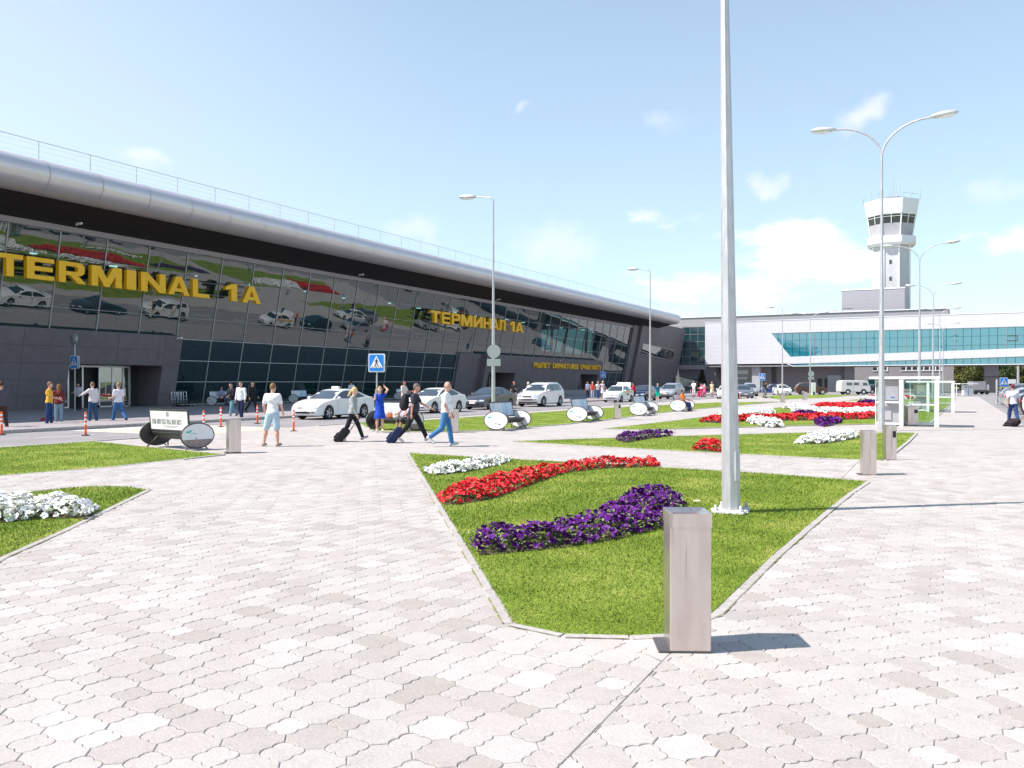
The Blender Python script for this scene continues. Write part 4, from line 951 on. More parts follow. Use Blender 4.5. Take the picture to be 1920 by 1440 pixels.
flower_bed('compact clump of red petunias left of the big lamp pole on the second lawn', 'red', [(1299,844),(1352,849),(1358,838),(1340,832),(1310,836)], 0.24, 200, 0.052)
flower_bed('bright white petunia strip on the right of the second lawn, behind two bins', 'white', [(1490,833),(1540,833),(1595,825),(1611,820),(1600,815),(1540,817),(1510,826)], 0.22, 260, 0.06, leaf=0.4)
far = [
 ('white petunia strip left of the long red one on the third lawn', 'white', [(1343,784),(1390,785),(1455,775),(1450,770),(1400,772),(1345,778)]),
 ('thin long red petunia strip running across the third lawn', 'red', [(1312,792),(1360,794),(1400,790),(1480,789),(1560,788),(1650,785),(1650,780),(1480,783),(1400,785),(1330,788)]),
 ('white petunia strip in front of the thin long red one', 'white', [(1400,793),(1440,801),(1468,801),(1465,795),(1430,789),(1405,788)]),
 ('little purple petunia strip between white and red strips on the third lawn', 'purple', [(1482,781),(1535,781),(1530,777),(1490,776)]),
 ('purple petunia clump at the right front of the third lawn', 'purple', [(1527,796),(1545,800),(1580,794),(1570,788),(1530,790)]),
 ('wide white petunia strip curving below the upper red one on the third lawn', 'white', [(1480,772),(1540,778),(1640,777),(1650,771),(1560,771),(1500,768)]),
 ('white petunia patch at the upper left of the third lawn', 'white', [(1466,766),(1500,768),(1530,766),(1500,761),(1475,762)]),
 ('wide red petunia strip at the back of the third lawn', 'red', [(1520,765),(1570,770),(1650,768),(1650,762),(1570,759),(1535,760)]),
 ('dark purple petunia strip behind the third lawn, left of the lamp pole', 'purple', [(1606,758),(1650,758.5),(1648,755),(1615,754)]),
 ('far thin white petunia strip left of the glass shelters', 'white', [(1610,750),(1650,751),(1700,750),(1700,747.5),(1620,747.5)]),
 ('farthest red petunia strip, seen beside and through the first shelter', 'red', [(1622,747),(1730,748),(1720,745),(1630,745)]),
 ('white petunia patch seen through the first shelter', 'white', [(1700,765),(1728,763),(1725,759),(1704,760)])]
for l, c, p in far: flower_bed(l, c, p, 0.24, 95 if c == 'white' else 70, 0.085, leaf=0.3)

# ================================================================ STREET FURNITURE
def lamp_post(label, xy, double=False, arm_az=math.pi, group='street lamps', base=0.117, H=10.2, detail=False, lean=0.0):
    t_ = thing('street_lamp', label, 'street lamp', (xy[0], xy[1], 0), 0, group)
    q = MB(); zs_ = [0.02, 2, 4, 7, H]; q.tube([(0, 0, z) for z in zs_], [base, base * 0.87, base * 0.72, base * 0.47, base * 0.34], 8, smooth=False, rot=R(10)); q.build('pole', 'galvanised', t_)
    def arm(sg):
        a = MB(); ca, sa = math.cos(arm_az) * sg, math.sin(arm_az) * sg; pts = []
        if double:
            for k in range(9):
                th = R(90 * k / 8); rr = 1.75; pts.append((ca * rr * (1 - math.cos(th)) * 0.93, sa * rr * (1 - math.cos(th)) * 0.93, H - 0.1 + 1.25 * math.sin(th)))
        else:
            for k in range(7): th = R(90 * k / 6); pts.append((ca * 0.28 * (1 - math.cos(th)), sa * 0.28 * (1 - math.cos(th)), H - 0.1 + 0.22 * math.sin(th)))
            pts.append((ca * 0.95, sa * 0.95, H + 0.2))
        a.tube(pts, base * 0.3, 6); ao = a.build('arm', 'galvanised', t_)
        e_ = pts[-1]; h = MB(); M = Matrix.Translation((e_[0] + ca * 0.42, e_[1] + sa * 0.42, e_[2] + 0.03)) @ Matrix.Rotation(math.atan2(sa, ca), 4, 'Z') @ Matrix.Rotation(R(-4), 4, 'Y')
        h.ell((0, 0, 0.02), (0.48, 0.17, 0.11), 14, 8, 0, M); h.ell((0.04, 0, -0.03), (0.36, 0.13, 0.09), 12, 6, 1, M); h.build('lamp_head', ['lamp_head', 'lens_white'], ao)
    arm(1)
    if double: arm(-1)
    if detail:
        f = MB(); f.bbox(-0.22, 0.22, -0.22, 0.22, 0.01, 0.045, 0.008); fl = f.build('flange', 'stone_white', t_)
        for i in range(4):
            b = MB(); x_, y_ = (0.17, -0.17)[i % 2], (0.17, -0.17)[i // 2]; b.lathe([(0, 0.12), (0.018, 0.12), (0.018, 0.07), (0.04, 0.07), (0.04, 0.045)], 8, c=(x_, y_, 0)); b.build('bolt', 'galvanised', fl)
        g = MB(); g.box(-0.04, 0.04, -base - 0.012, -base + 0.02, 0.45, 0.85, 0, Matrix.Rotation(R(60), 4, 'Z')); g.build('hatch', 'galvanised', t_)
        g = MB(); g.tube([(-0.108, -0.02, 0.02), (-0.098, -0.02, 1.9)], 0.008, 6); g.build('cable', 'white_paint', t_)
        rg = random.Random(2); g = MB()
        for i in range(26):
            a_ = rg.uniform(0, 6.28); r_ = rg.uniform(0.15, 0.25); s_ = rg.uniform(0.018, 0.04); g.ell((r_ * math.cos(a_), r_ * math.sin(a_), s_ * 0.6 + 0.01), (s_, s_ * rg.uniform(0.7, 1.2), s_ * 0.8), 6, 4, 0)
        g.build('pebbles', 'stone_white', t_, kind='stuff')
    t_.rotation_euler = (0, -lean, 0); return t_
RA = math.pi
lamp_post('tall galvanised lamp pole in the near lawn, running out of the top of the photo', at(1371, 11.6), True, detail=True, base=0.124, lean=R(0.75))
lamp_post('two armed street lamp beside the two bins at the lawn corner on the right', at(1653, 31.2), True)
for u, D, l in ((1724, 58.7, 'two armed street lamp behind the first glass shelter, second tallest in the photo'), (1749.5, 83, 'two armed street lamp behind the second glass shelter, third in the right row'),
                (1762, 110, 'thin two armed street lamp, fourth in the right row'), (1768, 138, 'farthest two armed street lamp of the right row')): lamp_post(l, at(u, D), True)
lamp_post('single armed street lamp behind the benches, carrying a round sign', at(925, 38.8), False, base=0.10)
lamp_post('single armed street lamp beside the dark car and the woman in green shorts', at(1219, 64), False, base=0.10)
lamp_post('thin single armed street lamp in front of the white cladding of the bridge', at(1467, 97), False, base=0.10)
lamp_post('two armed street lamp before the turquoise window band, with a round sign', at(1519, 117), True, base=0.10)
# poles beyond the bridge
for i, (u, D) in enumerate(((1800, 200), (1816, 205), (1909, 190))):
    o = thing('flag_pole', ('thin pale pole before the trees, left one of the pair', 'thin pale pole before the trees, right one of the pair', 'thick pale pole before the trees at the right edge')[i], 'pole', (*at(u, D), 0)); q = MB(); q.tube([(0, 0, 0), (0, 0, 9 if i < 2 else 7)], [0.12, 0.06] if i < 2 else [0.3, 0.2], 8); q.build('mast', 'galvanised', o)

# litter bins
mk('steel_bin', (0.60, 0.53, 0.505), 0.30, 0.9, col2=(0.69, 0.62, 0.595), vs=5, aniso=(2, 2, 0.5))
sb = MATS['steel_bin'].node_tree; b = sb.nodes['Principled BSDF']; lk_ = b.inputs['Base Color'].links[0].from_socket
co = N(sb, 'ShaderNodeTexCoord'); mp_ = N(sb, 'ShaderNodeMapping'); mp_.inputs['Scale'].default_value = (22, 22, 0.9); sb.links.new(co.outputs['Object'], mp_.inputs[0])
ns_ = N(sb, 'ShaderNodeTexNoise'); ns_.inputs['Scale'].default_value = 1.3; ns_.inputs['Detail'].default_value = 3; sb.links.new(mp_.outputs[0], ns_.inputs['Vector'])
st = ramp(sb, ns_.outputs['Fac'], 0.60, 0.68); mx_ = N(sb, 'ShaderNodeMix', data_type='RGBA'); sb.links.new(mth(sb, 'MULTIPLY', st, 0.55), mx_.inputs[0]); sb.links.new(lk_, mx_.inputs[6]); mx_.inputs[7].default_value = (0.33, 0.29, 0.27, 1)
sb.links.new(mx_.outputs[2], b.inputs['Base Color'])
fb = N(sb, 'ShaderNodeTexNoise'); mp2 = N(sb, 'ShaderNodeMapping'); mp2.inputs['Scale'].default_value = (160, 160, 2); sb.links.new(co.outputs['Object'], mp2.inputs[0]); sb.links.new(mp2.outputs[0], fb.inputs['Vector']); fb.inputs['Scale'].default_value = 2
bp = N(sb, 'ShaderNodeBump'); bp.inputs['Strength'].default_value = 0.12; bp.inputs['Distance'].default_value = 0.002; sb.links.new(fb.outputs['Fac'], bp.inputs['Height']); sb.links.new(bp.outputs[0], b.inputs['Normal'])
BGRP = 'stainless steel litter bins'
def bin_(label, xy, rz, scale=1.0, w=0.30, d=0.30, h=0.90, hole=False):
    o = thing('litter_bin', label, 'litter bin', (xy[0], xy[1], 0), rz, BGRP, scale)
    q = MB(); q.bbox(-w / 2, w / 2, -d / 2, d / 2, 0.015, h - 0.085, 0.006); bo = q.build('body', 'steel_bin', o)
    q = MB(); W2, D2, t = w / 2 + 0.004, d / 2 + 0.004, 0.10; a, c = W2, D2
    # cap: rim walls, sloping collar, open chute
    ri, zi = 0.055, h - 0.03
    O = [(-a, -c), (a, -c), (a, c), (-a, c)]; I = [(-a + ri, -c + ri * 1.1), (a - ri, -c + ri * 1.1), (a - ri, c - ri * .8), (-a + ri, c - ri * .8)]
    V = [(x, y, h - 0.09) for x, y in O] + [(x, y, h) for x, y in O] + [(x, y, zi) for x, y in I] + [(x * 0.95, y * 0.95, h - 0.20) for x, y in I]
    F = [(i + r * 4, (i + 1) % 4 + r * 4, (i + 1) % 4 + r * 4 + 4, i + r * 4 + 4) for r in range(3) for i in range(4)] + [(15, 14, 13, 12)]
    q.add(V, F); q.build('lid', 'steel_bin', o)
    q = MB(); q.bbox(-w / 2 - 0.075, w / 2, -d / 2 + 0.0, d / 2, 0.002, 0.016, 0.003); q.build('base_plate', 'steel_dark', o)
    if hole: q = MB(); q.box(w * 0.1, w * 0.42, -d / 2 - 0.006, -d / 2 - 0.001, h - 0.28, h - 0.13); q.build('slot', 'black_plastic', o)
    return o
bx_, by_ = G(1288, 1212)
bin_('nearest tall steel litter bin, standing at the front tip of the lawn', (bx_, by_), YAW - R(2), h=0.925, w=0.272, d=0.30)
q = G(1628, 890); bin_('second nearest steel bin on the right, at the lawn corner beside a smaller looking one', q, YAW - R(10), h=0.86, w=0.25, d=0.25)
q = G(1668, 862); bin_('steel bin with a side slot just behind another at the right lawn corner', q, YAW - R(3), h=0.80, w=0.235, d=0.24, hole=True)
q = G(438, 848); bin_('steel bin between the poster bench and the man in white T-shirt', q, YAW + R(32), h=0.84)
q = G(852, 810); bin_('pale bin partly hidden by the bald man walking in white T-shirt', q, YAW, h=0.82)
q = G(1158, 785); bin_('steel bin with a dark slot between the second and third bench of the row', q, YAW, h=0.8, hole=True)
q = G(1709, 797); bin_('brownish steel bin with a square dark opening inside the first shelter', q, YAW - R(5), h=0.78, w=0.42, d=0.4, hole=True)
q = G(1468, 754); bin_('small far steel bin at the tip of the roadside lawn', q, YAW, h=0.85, w=0.35)
q = G(1509, 749.5); bin_('farthest small steel bin, on the little lawn before the dark sports utility car', q, YAW, h=0.8, w=0.35)
o = thing('plastic_ring', 'small pale ring lying in the grass by the purple flowers', 'ring', (*G(1307, 945), 0.045)); q = MB(); q.lathe([(0.045, -0.008), (0.06, 0), (0.045, 0.008), (0.036, 0), (0.045, -0.008)], 16); q.build('ring', 'petal_throat_white', o)

# benches with poster backs and disc ends
mk('poster_a', (0.50, 0.55, 0.62), 0.3, col2=(0.72, 0.75, 0.79), vs=5, det=8); mk('poster_b', (0.32, 0.45, 0.62), 0.3, col2=(0.62, 0.72, 0.82), vs=4, det=8)
mk('photo_print', (0.10, 0.11, 0.12), 0.4, col2=(0.55, 0.56, 0.57), vs=9, det=8); mk('poster_paper', (0.82, 0.77, 0.80), 0.4, var=0.02); mk('disc_white', (0.80, 0.80, 0.82), 0.35, var=0.02)
mk('sky_print', (0.45, 0.56, 0.72), 0.4, col2=(0.75, 0.77, 0.82), vs=3, det=6); mk('teal_print', (0.01, 0.42, 0.40), 0.4); mk('grey_print', (0.30, 0.31, 0.34), 0.4); mk('brown_print', (0.28, 0.22, 0.20), 0.4, var=0.2, vs=9)
L2 = 0.95
def plane_print(mb, x, sgn, y0=0.0, z0=0.0, s=1.0, mi=0):
    "side view of an airliner as flat print on a disc: fuselage, wing, tail"
    for P in ([(-0.16, 0.0), (-0.10, -0.022), (0.17, 0.01), (0.22, 0.04), (0.17, 0.045), (-0.08, 0.03)], [(-0.02, 0.0), (0.06, 0.0), (-0.07, -0.09), (-0.10, -0.085)], [(0.15, 0.03), (0.22, 0.035), (0.255, 0.12), (0.225, 0.12)]):
        pts = [(y0 + a * s, z0 + b * s) for a, b in P]; pts = pts if sgn > 0 else pts[::-1]; mb.add([(x, a, b) for a, b in pts], [tuple(range(len(pts)))], mi)
def bench(label, loc, rz, style='a', group='benches with poster backs and disc ends', scale=1.0):
    o = thing('poster_bench', label, 'bench', (loc[0], loc[1], 0), rz, group, scale)
    RX, RZ, zc = 0.50, 0.33, 0.37
    for sg in (-1, 1):       # disc ends at x = +-L2
        x = sg * L2; q = MB(); n = 32; ring = [(RX * math.cos(2 * math.pi * k / n), zc + RZ * math.sin(2 * math.pi * k / n)) for k in range(n)]
        q.add([(x + 0.012, a, b) for a, b in ring] + [(x - 0.012, a, b) for a, b in ring], [tuple(range(n)), tuple(range(2 * n - 1, n - 1, -1))] + [(k, n + k, n + (k + 1) % n, (k + 1) % n) for k in range(n)])
        if style == 'b': q.m[0 if sg < 0 else 1] = 1
        d = q.build('disc', ['disc_white', 'dark_grey'] if style == 'b' else 'disc_white', o)
        q = MB(); q.tube([(x, a, b) for a, b in ring + ring[:2]], 0.022, 8, cap=False); q.build('rim', 'steel_dark', d)
        q = MB(); xo = x + sg * 0.014; plane_print(q, xo, sg, 0.12 * sg, zc - 0.14, 0.8 * 1.0); q.build('airliner_print', 'grey_print', d)
        q = MB(); pts = [(-0.36, 0.10), (-0.30, 0.13), (-0.26, 0.12), (-0.17, 0.17), (-0.20, 0.11), (-0.25, 0.075), (-0.31, 0.07)]; pts = [(a * sg, b + zc) for a, b in pts]; pts = pts[::-1] if sg > 0 else pts
        q.add([(xo, a, b) for a, b in pts], [tuple(range(len(pts)))]); q.build('bird_logo', 'teal_print', d)
        Mt = (Matrix.Translation((xo - 0.002 * sg, -0.21 * sg, zc + 0.035)) @ Matrix.Rotation(R(90) * sg, 4, 'Z') @ Matrix.Rotation(R(90), 4, 'X'))
        text_part('KAZAN', 'name_print', 'teal_print', d, Mt, 0.035, 0.17, 0.004)
        if style == 'b': q = MB(); rr = [(RX * 0.95 * math.cos(R(180 + a)), zc + RZ * 0.95 * math.sin(R(180 + a))) for a in range(20, 161, 10)]; q.add([(xo + sg * 0.001, a, b) for a, b in (rr if sg > 0 else rr[::-1])], [tuple(range(len(rr)))]); q.build('ground_print', 'brown_print', d)
        q = MB()
        for s in (-1, 1): q.tube([(x, s * 0.2, zc - 0.28), (x, s * 0.30, 0.0)], 0.016, 6); q.tube([(x - sg * 0.35, s * 0.12, 0.36), (x - sg * 0.04, s * 0.32, 0.01)], 0.02, 6)
        q.build('feet', 'steel_dark', o)
    q = MB(); q.bbox(-L2 + 0.02, L2 - 0.02, -0.24, 0.22, 0.38, 0.43, 0.012); q.build('seat', 'black_plastic', o)
    q = MB(); q.prism([(-0.24, 0.38), (0.20, 0.38), (0.08, 0.24), (-0.10, 0.24)], -L2 + 0.05, L2 - 0.05, 0, Matrix.Rotation(R(90), 4, 'Z') @ Matrix.Rotation(R(90), 4, 'X')); q.build('seat_beam', 'dark_grey', o)
    # back panel leans away; seat faces -y, the back is on +y
    M = Matrix.Translation((0, 0.20, 0.46)) @ Matrix.Rotation(R(-5 if style == 'b' else -14), 4, 'X'); Hb = 0.60
    q = MB(); q.box(-L2 + 0.04, L2 - 0.04, -0.02, 0.02, 0, 0.045, 0, M); q.box(-L2 + 0.04, L2 - 0.04, -0.02, 0.02, Hb - 0.045, Hb, 0, M)
    for a in (-L2 + 0.04, L2 - 0.085): q.box(a, a + 0.045, -0.02, 0.02, 0.045, Hb - 0.045, 0, M)
    bk = q.build('back_frame', 'dark_grey', o)
    q = MB(); q.box(-0.014, 0.014, -0.021, -0.010, 0.045, Hb - 0.045, 0, M); q.build('divider', 'sign_white', bk)
    for s, a, c in ((0, -L2 + 0.085, -0.014), (1, 0.014, L2 - 0.085)):
        q = MB(); q.box(a, c, -0.014, -0.002, 0.045, Hb - 0.045, 0, M); q.build('poster', 'poster_a' if s == 0 else 'poster_b', bk)
    q = MB(); q.box(-L2 + 0.085, L2 - 0.085, 0.002, 0.014, 0.045, Hb - 0.045, 0, M); pb = q.build('rear_poster', 'poster_paper', bk)
    if style in 'b':
        for k in range(6):
            q = MB(); a = 0.60 - k * 0.235; q.box(a, a + 0.20, 0.015, 0.017, 0.19, 0.33, 0, M); q.build('picture', 'photo_print', pb)
        q = MB(); q.box(-0.02, 0.10, 0.015, 0.017, 0.40, 0.52, 0, M); q.build('emblem', 'grey_print', pb)
        q = MB(); q.box(-0.42, 0.30, 0.015, 0.017, 0.135, 0.15, 0, M); q.box(-0.30, 0.16, 0.015, 0.017, 0.10, 0.112, 0, M); q.build('caption_lines', 'grey_print', pb)
    return o
def on(u0, v0, u1, v1):
    a, b = Vector(G(u0, v0)), Vector(G(u1, v1)); c = (a + b) / 2; return (c.x, c.y), math.atan2((b - a).y, (b - a).x)
c, a = on(287, 836, 378, 843); bench('bench seen from behind with a white poster back, on the left by the road', c, a + 0.0, 'b')
for o in [c_ for c_ in COL.objects if c_.get('label', '').startswith('bench seen from behind')]: o.rotation_euler.z += math.pi
c, a = on(698, 805, 784, 808); bench_c = bench('bench carrying bags and a seated person, behind the woman in the blue dress', c, a, 'b')
for (ua, va), l in (((930, 807), 'nearest of the four benches in a row along the roadside lawn'), ((1082, 791.5), 'second of the four benches in a row along the roadside lawn'),
                  ((1197, 779.5), 'third bench of the row, in front of the lamp beside the dark car'), ((1271, 771.5), 'last bench of the row, with a person in orange sitting on it')):
    x_, y_ = G(ua, va); bench(l, (x_ , y_ + L2), R(90), 'a')
bx1 = onX(553, -47.2)[0]
for u, l in ((397, 'bench in the shade before the terminal glass, left of the man in black jacket'), (550, 'empty bench in the shade before the terminal glass, left of the white taxi'), (640, 'bench in the shade behind the white taxi roof'), (747, 'bench in the shade before the glass, behind the man with the backpack')):
    y_, D_ = onX(u, -46.6); bench(l, (-46.6, y_ + L2), R(90), 'a', 'benches standing against the terminal')
for o in COL.objects:
    if o.get('group') == 'benches standing against the terminal': o.location.z = 0.1

# flexible marker posts
for u, v, l in ((3, 816, 'orange and white marker post at the left edge of the photo'), (160.5, 817, 'orange marker post on the road between the striped shirt man and the poster bench'), (382, 812, 'orange marker post showing just behind the right disc of the poster bench'),
                (414, 801, 'orange marker post left of the bin, before the two men on the crossing'), (482.5, 794.5, 'orange marker post left of the man in white T-shirt'), (550.5, 809, 'orange marker post right of the man in white T-shirt, by the taxi bumper'),
                (1295, 741, 'far orange post near the pink dressed group'), (1317, 744, 'far orange post right of the pink dressed group'), (1387, 748, 'left one of two orange posts by the grey hatchback'), (1401, 747, 'right one of two orange posts by the grey hatchback')):
    x_, y_ = G(u, v, -0.03); o = thing('marker_post', l, 'bollard', (x_, y_, -0.03), 0, 'orange and white flexible marker posts')
    q = MB(); q.lathe([(0.0, 0.0), (0.15, 0.0), (0.14, 0.02), (0.06, 0.04), (0.0, 0.04)], 16); q.build('foot', 'rubber', o)
    q = MB(); H = 0.8; q.lathe([(0.038, 0.03), (0.042, 0.06), (0.036, 0.12), (0.036, H - 0.04), (0.03, H), (0, H + 0.01)], 12); q.build('post', 'post_orange', o)
    for z in (0.38, 0.52, 0.66): q = MB(); q.lathe([(0.0375, z), (0.0375, z + 0.06)], 12); q.build('reflective_band', 'sign_white', o)

# pedestrian signs
def ped_sign(label, xy, rz, top=3.0, s=0.7, double=False, pole_r=0.035, z0=0.0, extra=None, pole_top=None, height=None):
    o = thing('crossing_sign', label, 'traffic sign', (xy[0], xy[1], z0), rz, 'blue pedestrian crossing signs')
    zc = top - s / 2; h = s / 2; hv = (height or s * 1.12) / 2; zc = top - hv
    q = MB(); q.tube([(0, 0.05, 0), (0, 0.05, pole_top or top)], pole_r, 10); q.build('pole', 'galvanised', o)
    for dy, fl in ((0.0, 1),) + (((0.1, -1),) if double else ()):
        y = dy; f = -1 if fl > 0 else 1
        def plate(mat, hw, hh, yo, name, par, zz=zc):
            q = MB(); r = 0.05 * s; pts = [(-hw + r, -hh), (hw - r, -hh), (hw, -hh + r), (hw, hh - r), (hw - r, hh), (-hw + r, hh), (-hw, hh - r), (-hw, -hh + r)]
            M = Matrix.Translation((0, y + f * yo, zz)) @ Matrix.Rotation(R(90), 4, 'X'); q.prism(pts, -0.004, 0.004, 0, M); return q.build(name, mat, par)
        p = plate('sign_white', h, hv, 0.010, 'sign_plate', o); plate('sign_blue', h * 0.90, hv * 0.90, 0.0185, 'blue_field', p)
        def fig(polys, mat, yo, name, par):
            q = MB()
            for P in polys:
                P = [(a * s, b * s) for a, b in P]; P = ccw(P); M = Matrix.Translation((0, y + f * yo, zc)) @ Matrix.Rotation(R(90), 4, 'X'); q.prism(P, -0.003, 0.003, 0, M)
            return q.build(name, mat, par)
        fig([[(-0.40, -0.30), (0.40, -0.30), (0, 0.44)]], 'sign_white', 0.025, 'white_triangle', p)
        q_ = [(0.035 * math.cos(k), 0.25 + 0.035 * math.sin(k)) for k in np.linspace(0, 5.6, 9)]
        fig([q_, [(-0.03, 0.20), (0.05, 0.19), (0.045, 0.02), (-0.035, 0.02)], [(-0.035, 0.02), (0.02, 0.02), (-0.08, -0.24), (-0.13, -0.24)], [(0.0, 0.02), (0.045, 0.02), (0.15, -0.23), (0.10, -0.24)],
             [(0.05, 0.18), (0.05, 0.13), (0.12, 0.03), (0.14, 0.06)], [(-0.03, 0.19), (-0.03, 0.14), (-0.11, 0.05), (-0.13, 0.07)], [(-0.30, -0.28), (-0.24, -0.28), (-0.20, -0.22), (-0.24, -0.22)], [(-0.04, -0.28), (0.02, -0.28), (0.02, -0.22), (-0.03, -0.22)], [(0.22, -0.28), (0.30, -0.28), (0.25, -0.22), (0.20, -0.22)]], 'black_plastic', 0.031, 'walking_figure', p)
    return o
ped_sign('large blue crossing sign on a pole in the middle, above the woman in blue', at(706, 38), YAW * 0.75, 3.07, 0.74, True)
ped_sign('narrow looking blue crossing sign near the left entrance door', at(139, 50), 0, 3.25, 0.68, True, z0=0.1, pole_top=4.5)
q = MB(); q.lathe([(0, -0.02), (0.35, -0.02), (0.35, 0.0), (0, 0.0)], 20, axis='y'); o = q.build('round_sign', 'sign_back'); x_, y_ = at(139, 50); o.location = (x_ , y_ + 0.0, 4.35); tag(o, 'round grey sign seen edge on above the left crossing sign', 'traffic sign')
ped_sign('small blue crossing sign far off before the departures lettering end', at(1131, 104), YAW * .5, 2.95, 0.68, z0=0.1, pole_top=4.4)
ped_sign('blue crossing sign before the undercroft, beside the man in black with a trolley', at(1429, 92), YAW * .9, 2.72, 0.68)
ped_sign('blue crossing sign above the parked cars at the right edge', at(1882, 69), YAW, 2.15, 0.66)
def back_sign(label, u, D, z, r, lab2):
    x_, y_ = at(u, D); x_ -= 0.0; o = thing('round_sign', label, 'traffic sign', (x_ - FW.x * 0.18, y_ - FW.y * 0.18, z), YAW)
    q = MB(); q.lathe([(0, -0.01), (r, -0.01), (r, 0.008), (0, 0.008)], 28, axis='y', smooth=False); q.build('disc', 'sign_back', o)
    q = MB(); q.box(-r, r, -0.01, 0.008, -r - 0.36, -r - 0.04); q.build('plate', 'sign_back', o); q = MB(); q.box(-0.05, 0.05, 0.008, 0.08, -r - 0.2, 0.1); q.build('bracket', 'galvanised', o)
back_sign('grey round sign back with small plate on the lamp pole by the dark sedan', 926, 38.8, 3.2, 0.31, '')
back_sign('pale round sign back with plate on the far lamp pole by the bridge', 1520, 117, 2.9, 0.42, '')
o = thing('bollard_post', 'thin pale post standing between the parked cars at right', 'post', (*at(1869, 66), 0)); q = MB(); q.tube([(0, 0, 0), (0, 0, 2.0)], 0.07, 8); q.build('post', 'galvanised', o)
o = thing('advertising_column', 'white upright panel on the small lawn before the undercroft wall', 'sign', (*at(1525.5, 112), 0), YAW); q = MB(); q.bbox(-0.28, 0.28, -0.08, 0.08, 0, 1.7, 0.02); q.build('panel', 'white_paint', o); q = MB(); q.box(-0.1, 0.15, -0.085, -0.081, 0.05, 0.5); q.build('dark_print', 'dark_grey', o)
o = thing('direction_board', 'white blank board behind the crossing sign above the parked cars', 'sign', (*at(1892, 74), 0), YAW); q = MB(); q.prism([(-0.62, 1.83), (-0.45, 2.03), (0.6, 2.03), (0.6, 1.63), (-0.45, 1.63)], -0.02, 0.02, 0, Matrix.Rotation(R(90), 4, 'X')); q.build('board', 'white_paint', o); q = MB(); q.tube([(0, 0.06, 0), (0, 0.06, 1.9)], 0.035, 8); q.build('pole', 'galvanised', o)

# glass shelters
def shelter(label, ua, va, ub, vb, htop, machine=True):
    a, b_ = Vector(G(ua, va)), Vector(G(ub, vb)); ax = (b_ - a); L = ax.length; rz = 0.0; L = (ub - ua) / FPX * dist(a.x, a.y) / 1.11
    o = thing('glass_shelter', label, 'shelter', (a.x, a.y, 0), rz, 'glass shelters on the right walk'); dp = 1.5; xl = -0.98
    q = MB(); q.bbox(xl - 0.22, L + 0.12, -0.1, dp + 0.2, htop, htop + 0.09, 0.01); q.build('roof', 'white_paint', o)
    for x, y, w in ((0, 0, 0.16), (L, 0, 0.16), (0, dp, 0.07), (L, dp, 0.07), (xl, 0.4, 0.035), (xl, dp, 0.035)):
        q = MB(); q.bbox(x - w / 2, x + w / 2, y - w / 2, y + w / 2, 0, htop, 0.006); q.build('post', 'white_paint', o)
    for x0, x1, y in ((xl, 0, dp), (0.04, L - 0.04, dp)):
        q = MB(); q.box(x0, x1, y - 0.01, y + 0.01, 0.12, htop - 0.06); q.build('glass_panel', 'clear_glass', o)
    q = MB(); q.box(xl - 0.005, xl + 0.01, 0.42, dp, 0.12, htop - 0.06); q.build('glass_panel', 'clear_glass', o)
    q = MB(); q.box(xl, L, dp - 0.025, dp + 0.025, 0.05, 0.12); q.box(xl, 0, 0.38, 0.42, 0.05, 0.12); q.box(-0.02, L, 0.16, 0.22, 0.86, 0.91); q.box(xl, -0.08, 0.3, 0.36, 0.93, 1.0); q.build('rail', 'white_paint', o)
    q = MB(); q.bbox(-0.80, -0.1, 0.5, 1.05, 0.05, htop - 0.05, 0.01); mm = q.build('machine', 'cabinet_grey', o)
    q = MB(); q.box(-0.62, -0.14, 0.47, 0.50, 1.05, 1.62); q.build('machine_door', 'poster_paper', mm); q = MB(); q.box(-0.42, -0.28, 0.455, 0.469, 1.22, 1.44); q.box(-0.42, -0.28, 0.455, 0.469, 1.14, 1.18, 1); q.build('notice', ['sign_white', 'sign_blue'], mm)
    q = MB(); q.box(-0.76, -0.40, 0.46, 0.499, 0.24, 0.84); q.build('machine_hatch', 'grey_light', mm)
    return o
shelter('nearest glass shelter with white posts on the right walk, a grey machine inside', 1690, 799.5, 1756, 799, 1.92)
shelter('smaller looking second glass shelter behind the first on the right walk', 1740, 772.5, 1786, 772, 1.76)
# boxes and truck far right
for i, (u, D) in enumerate(((1807, 112), (1817, 112))):
    o = thing('ticket_machine', ('left', 'right')[i] + ' one of two pale parking machines at the end of the right walk', 'machine', (*at(u + 2, D), 0), YAW); q = MB(); q.bbox(-0.3, 0.3, -0.25, 0.25, 0, 0.75, 0.02); q.build('lower_cabinet', 'cream_box' if 'cream_box' in MATS else 'white_cladding', o); q = MB(); q.bbox(-0.28, 0.28, -0.22, 0.22, 0.78, 1.35, 0.02); c_ = q.build('upper_cabinet', 'white_cladding', o); q = MB(); q.box(-0.15, 0.15, -0.23, -0.221, 1.0, 1.2); q.build('screen', 'grey_mid', c_)
o = thing('machine_canopy', 'thin white canopy over the two far parking machines', 'canopy', (*at(1812, 112), 0), YAW); q = MB(); q.bbox(-1.1, 1.3, -0.5, 0.9, 1.50, 1.6, 0.01); q.build('roof', 'white_paint', o); q = MB()
for x_ in (-0.95, 1.15): q.tube([(x_, 0.7, 0), (x_, 0.7, 1.5)], 0.05, 8)
q.build('posts', 'white_paint', o)
o = thing('box_truck', 'grey box body truck parked at the far end of the right walk', 'truck', (*at(1838, 122), 0), YAW - R(10)); q = MB(); q.bbox(-1.0, 0.75, 0, 2.2, 0.62, 1.85, 0.03); q.build('cargo_box', 'grey_mid', o); q = MB(); q.bbox(0.78, 1.25, 0.1, 1.9, 0.4, 1.4, 0.06); q.build('cab', 'grey_light', o); q = MB(); q.box(-0.9, 1.2, 0.1, 2.0, 0.35, 0.6); q.build('chassis', 'steel_dark', o)
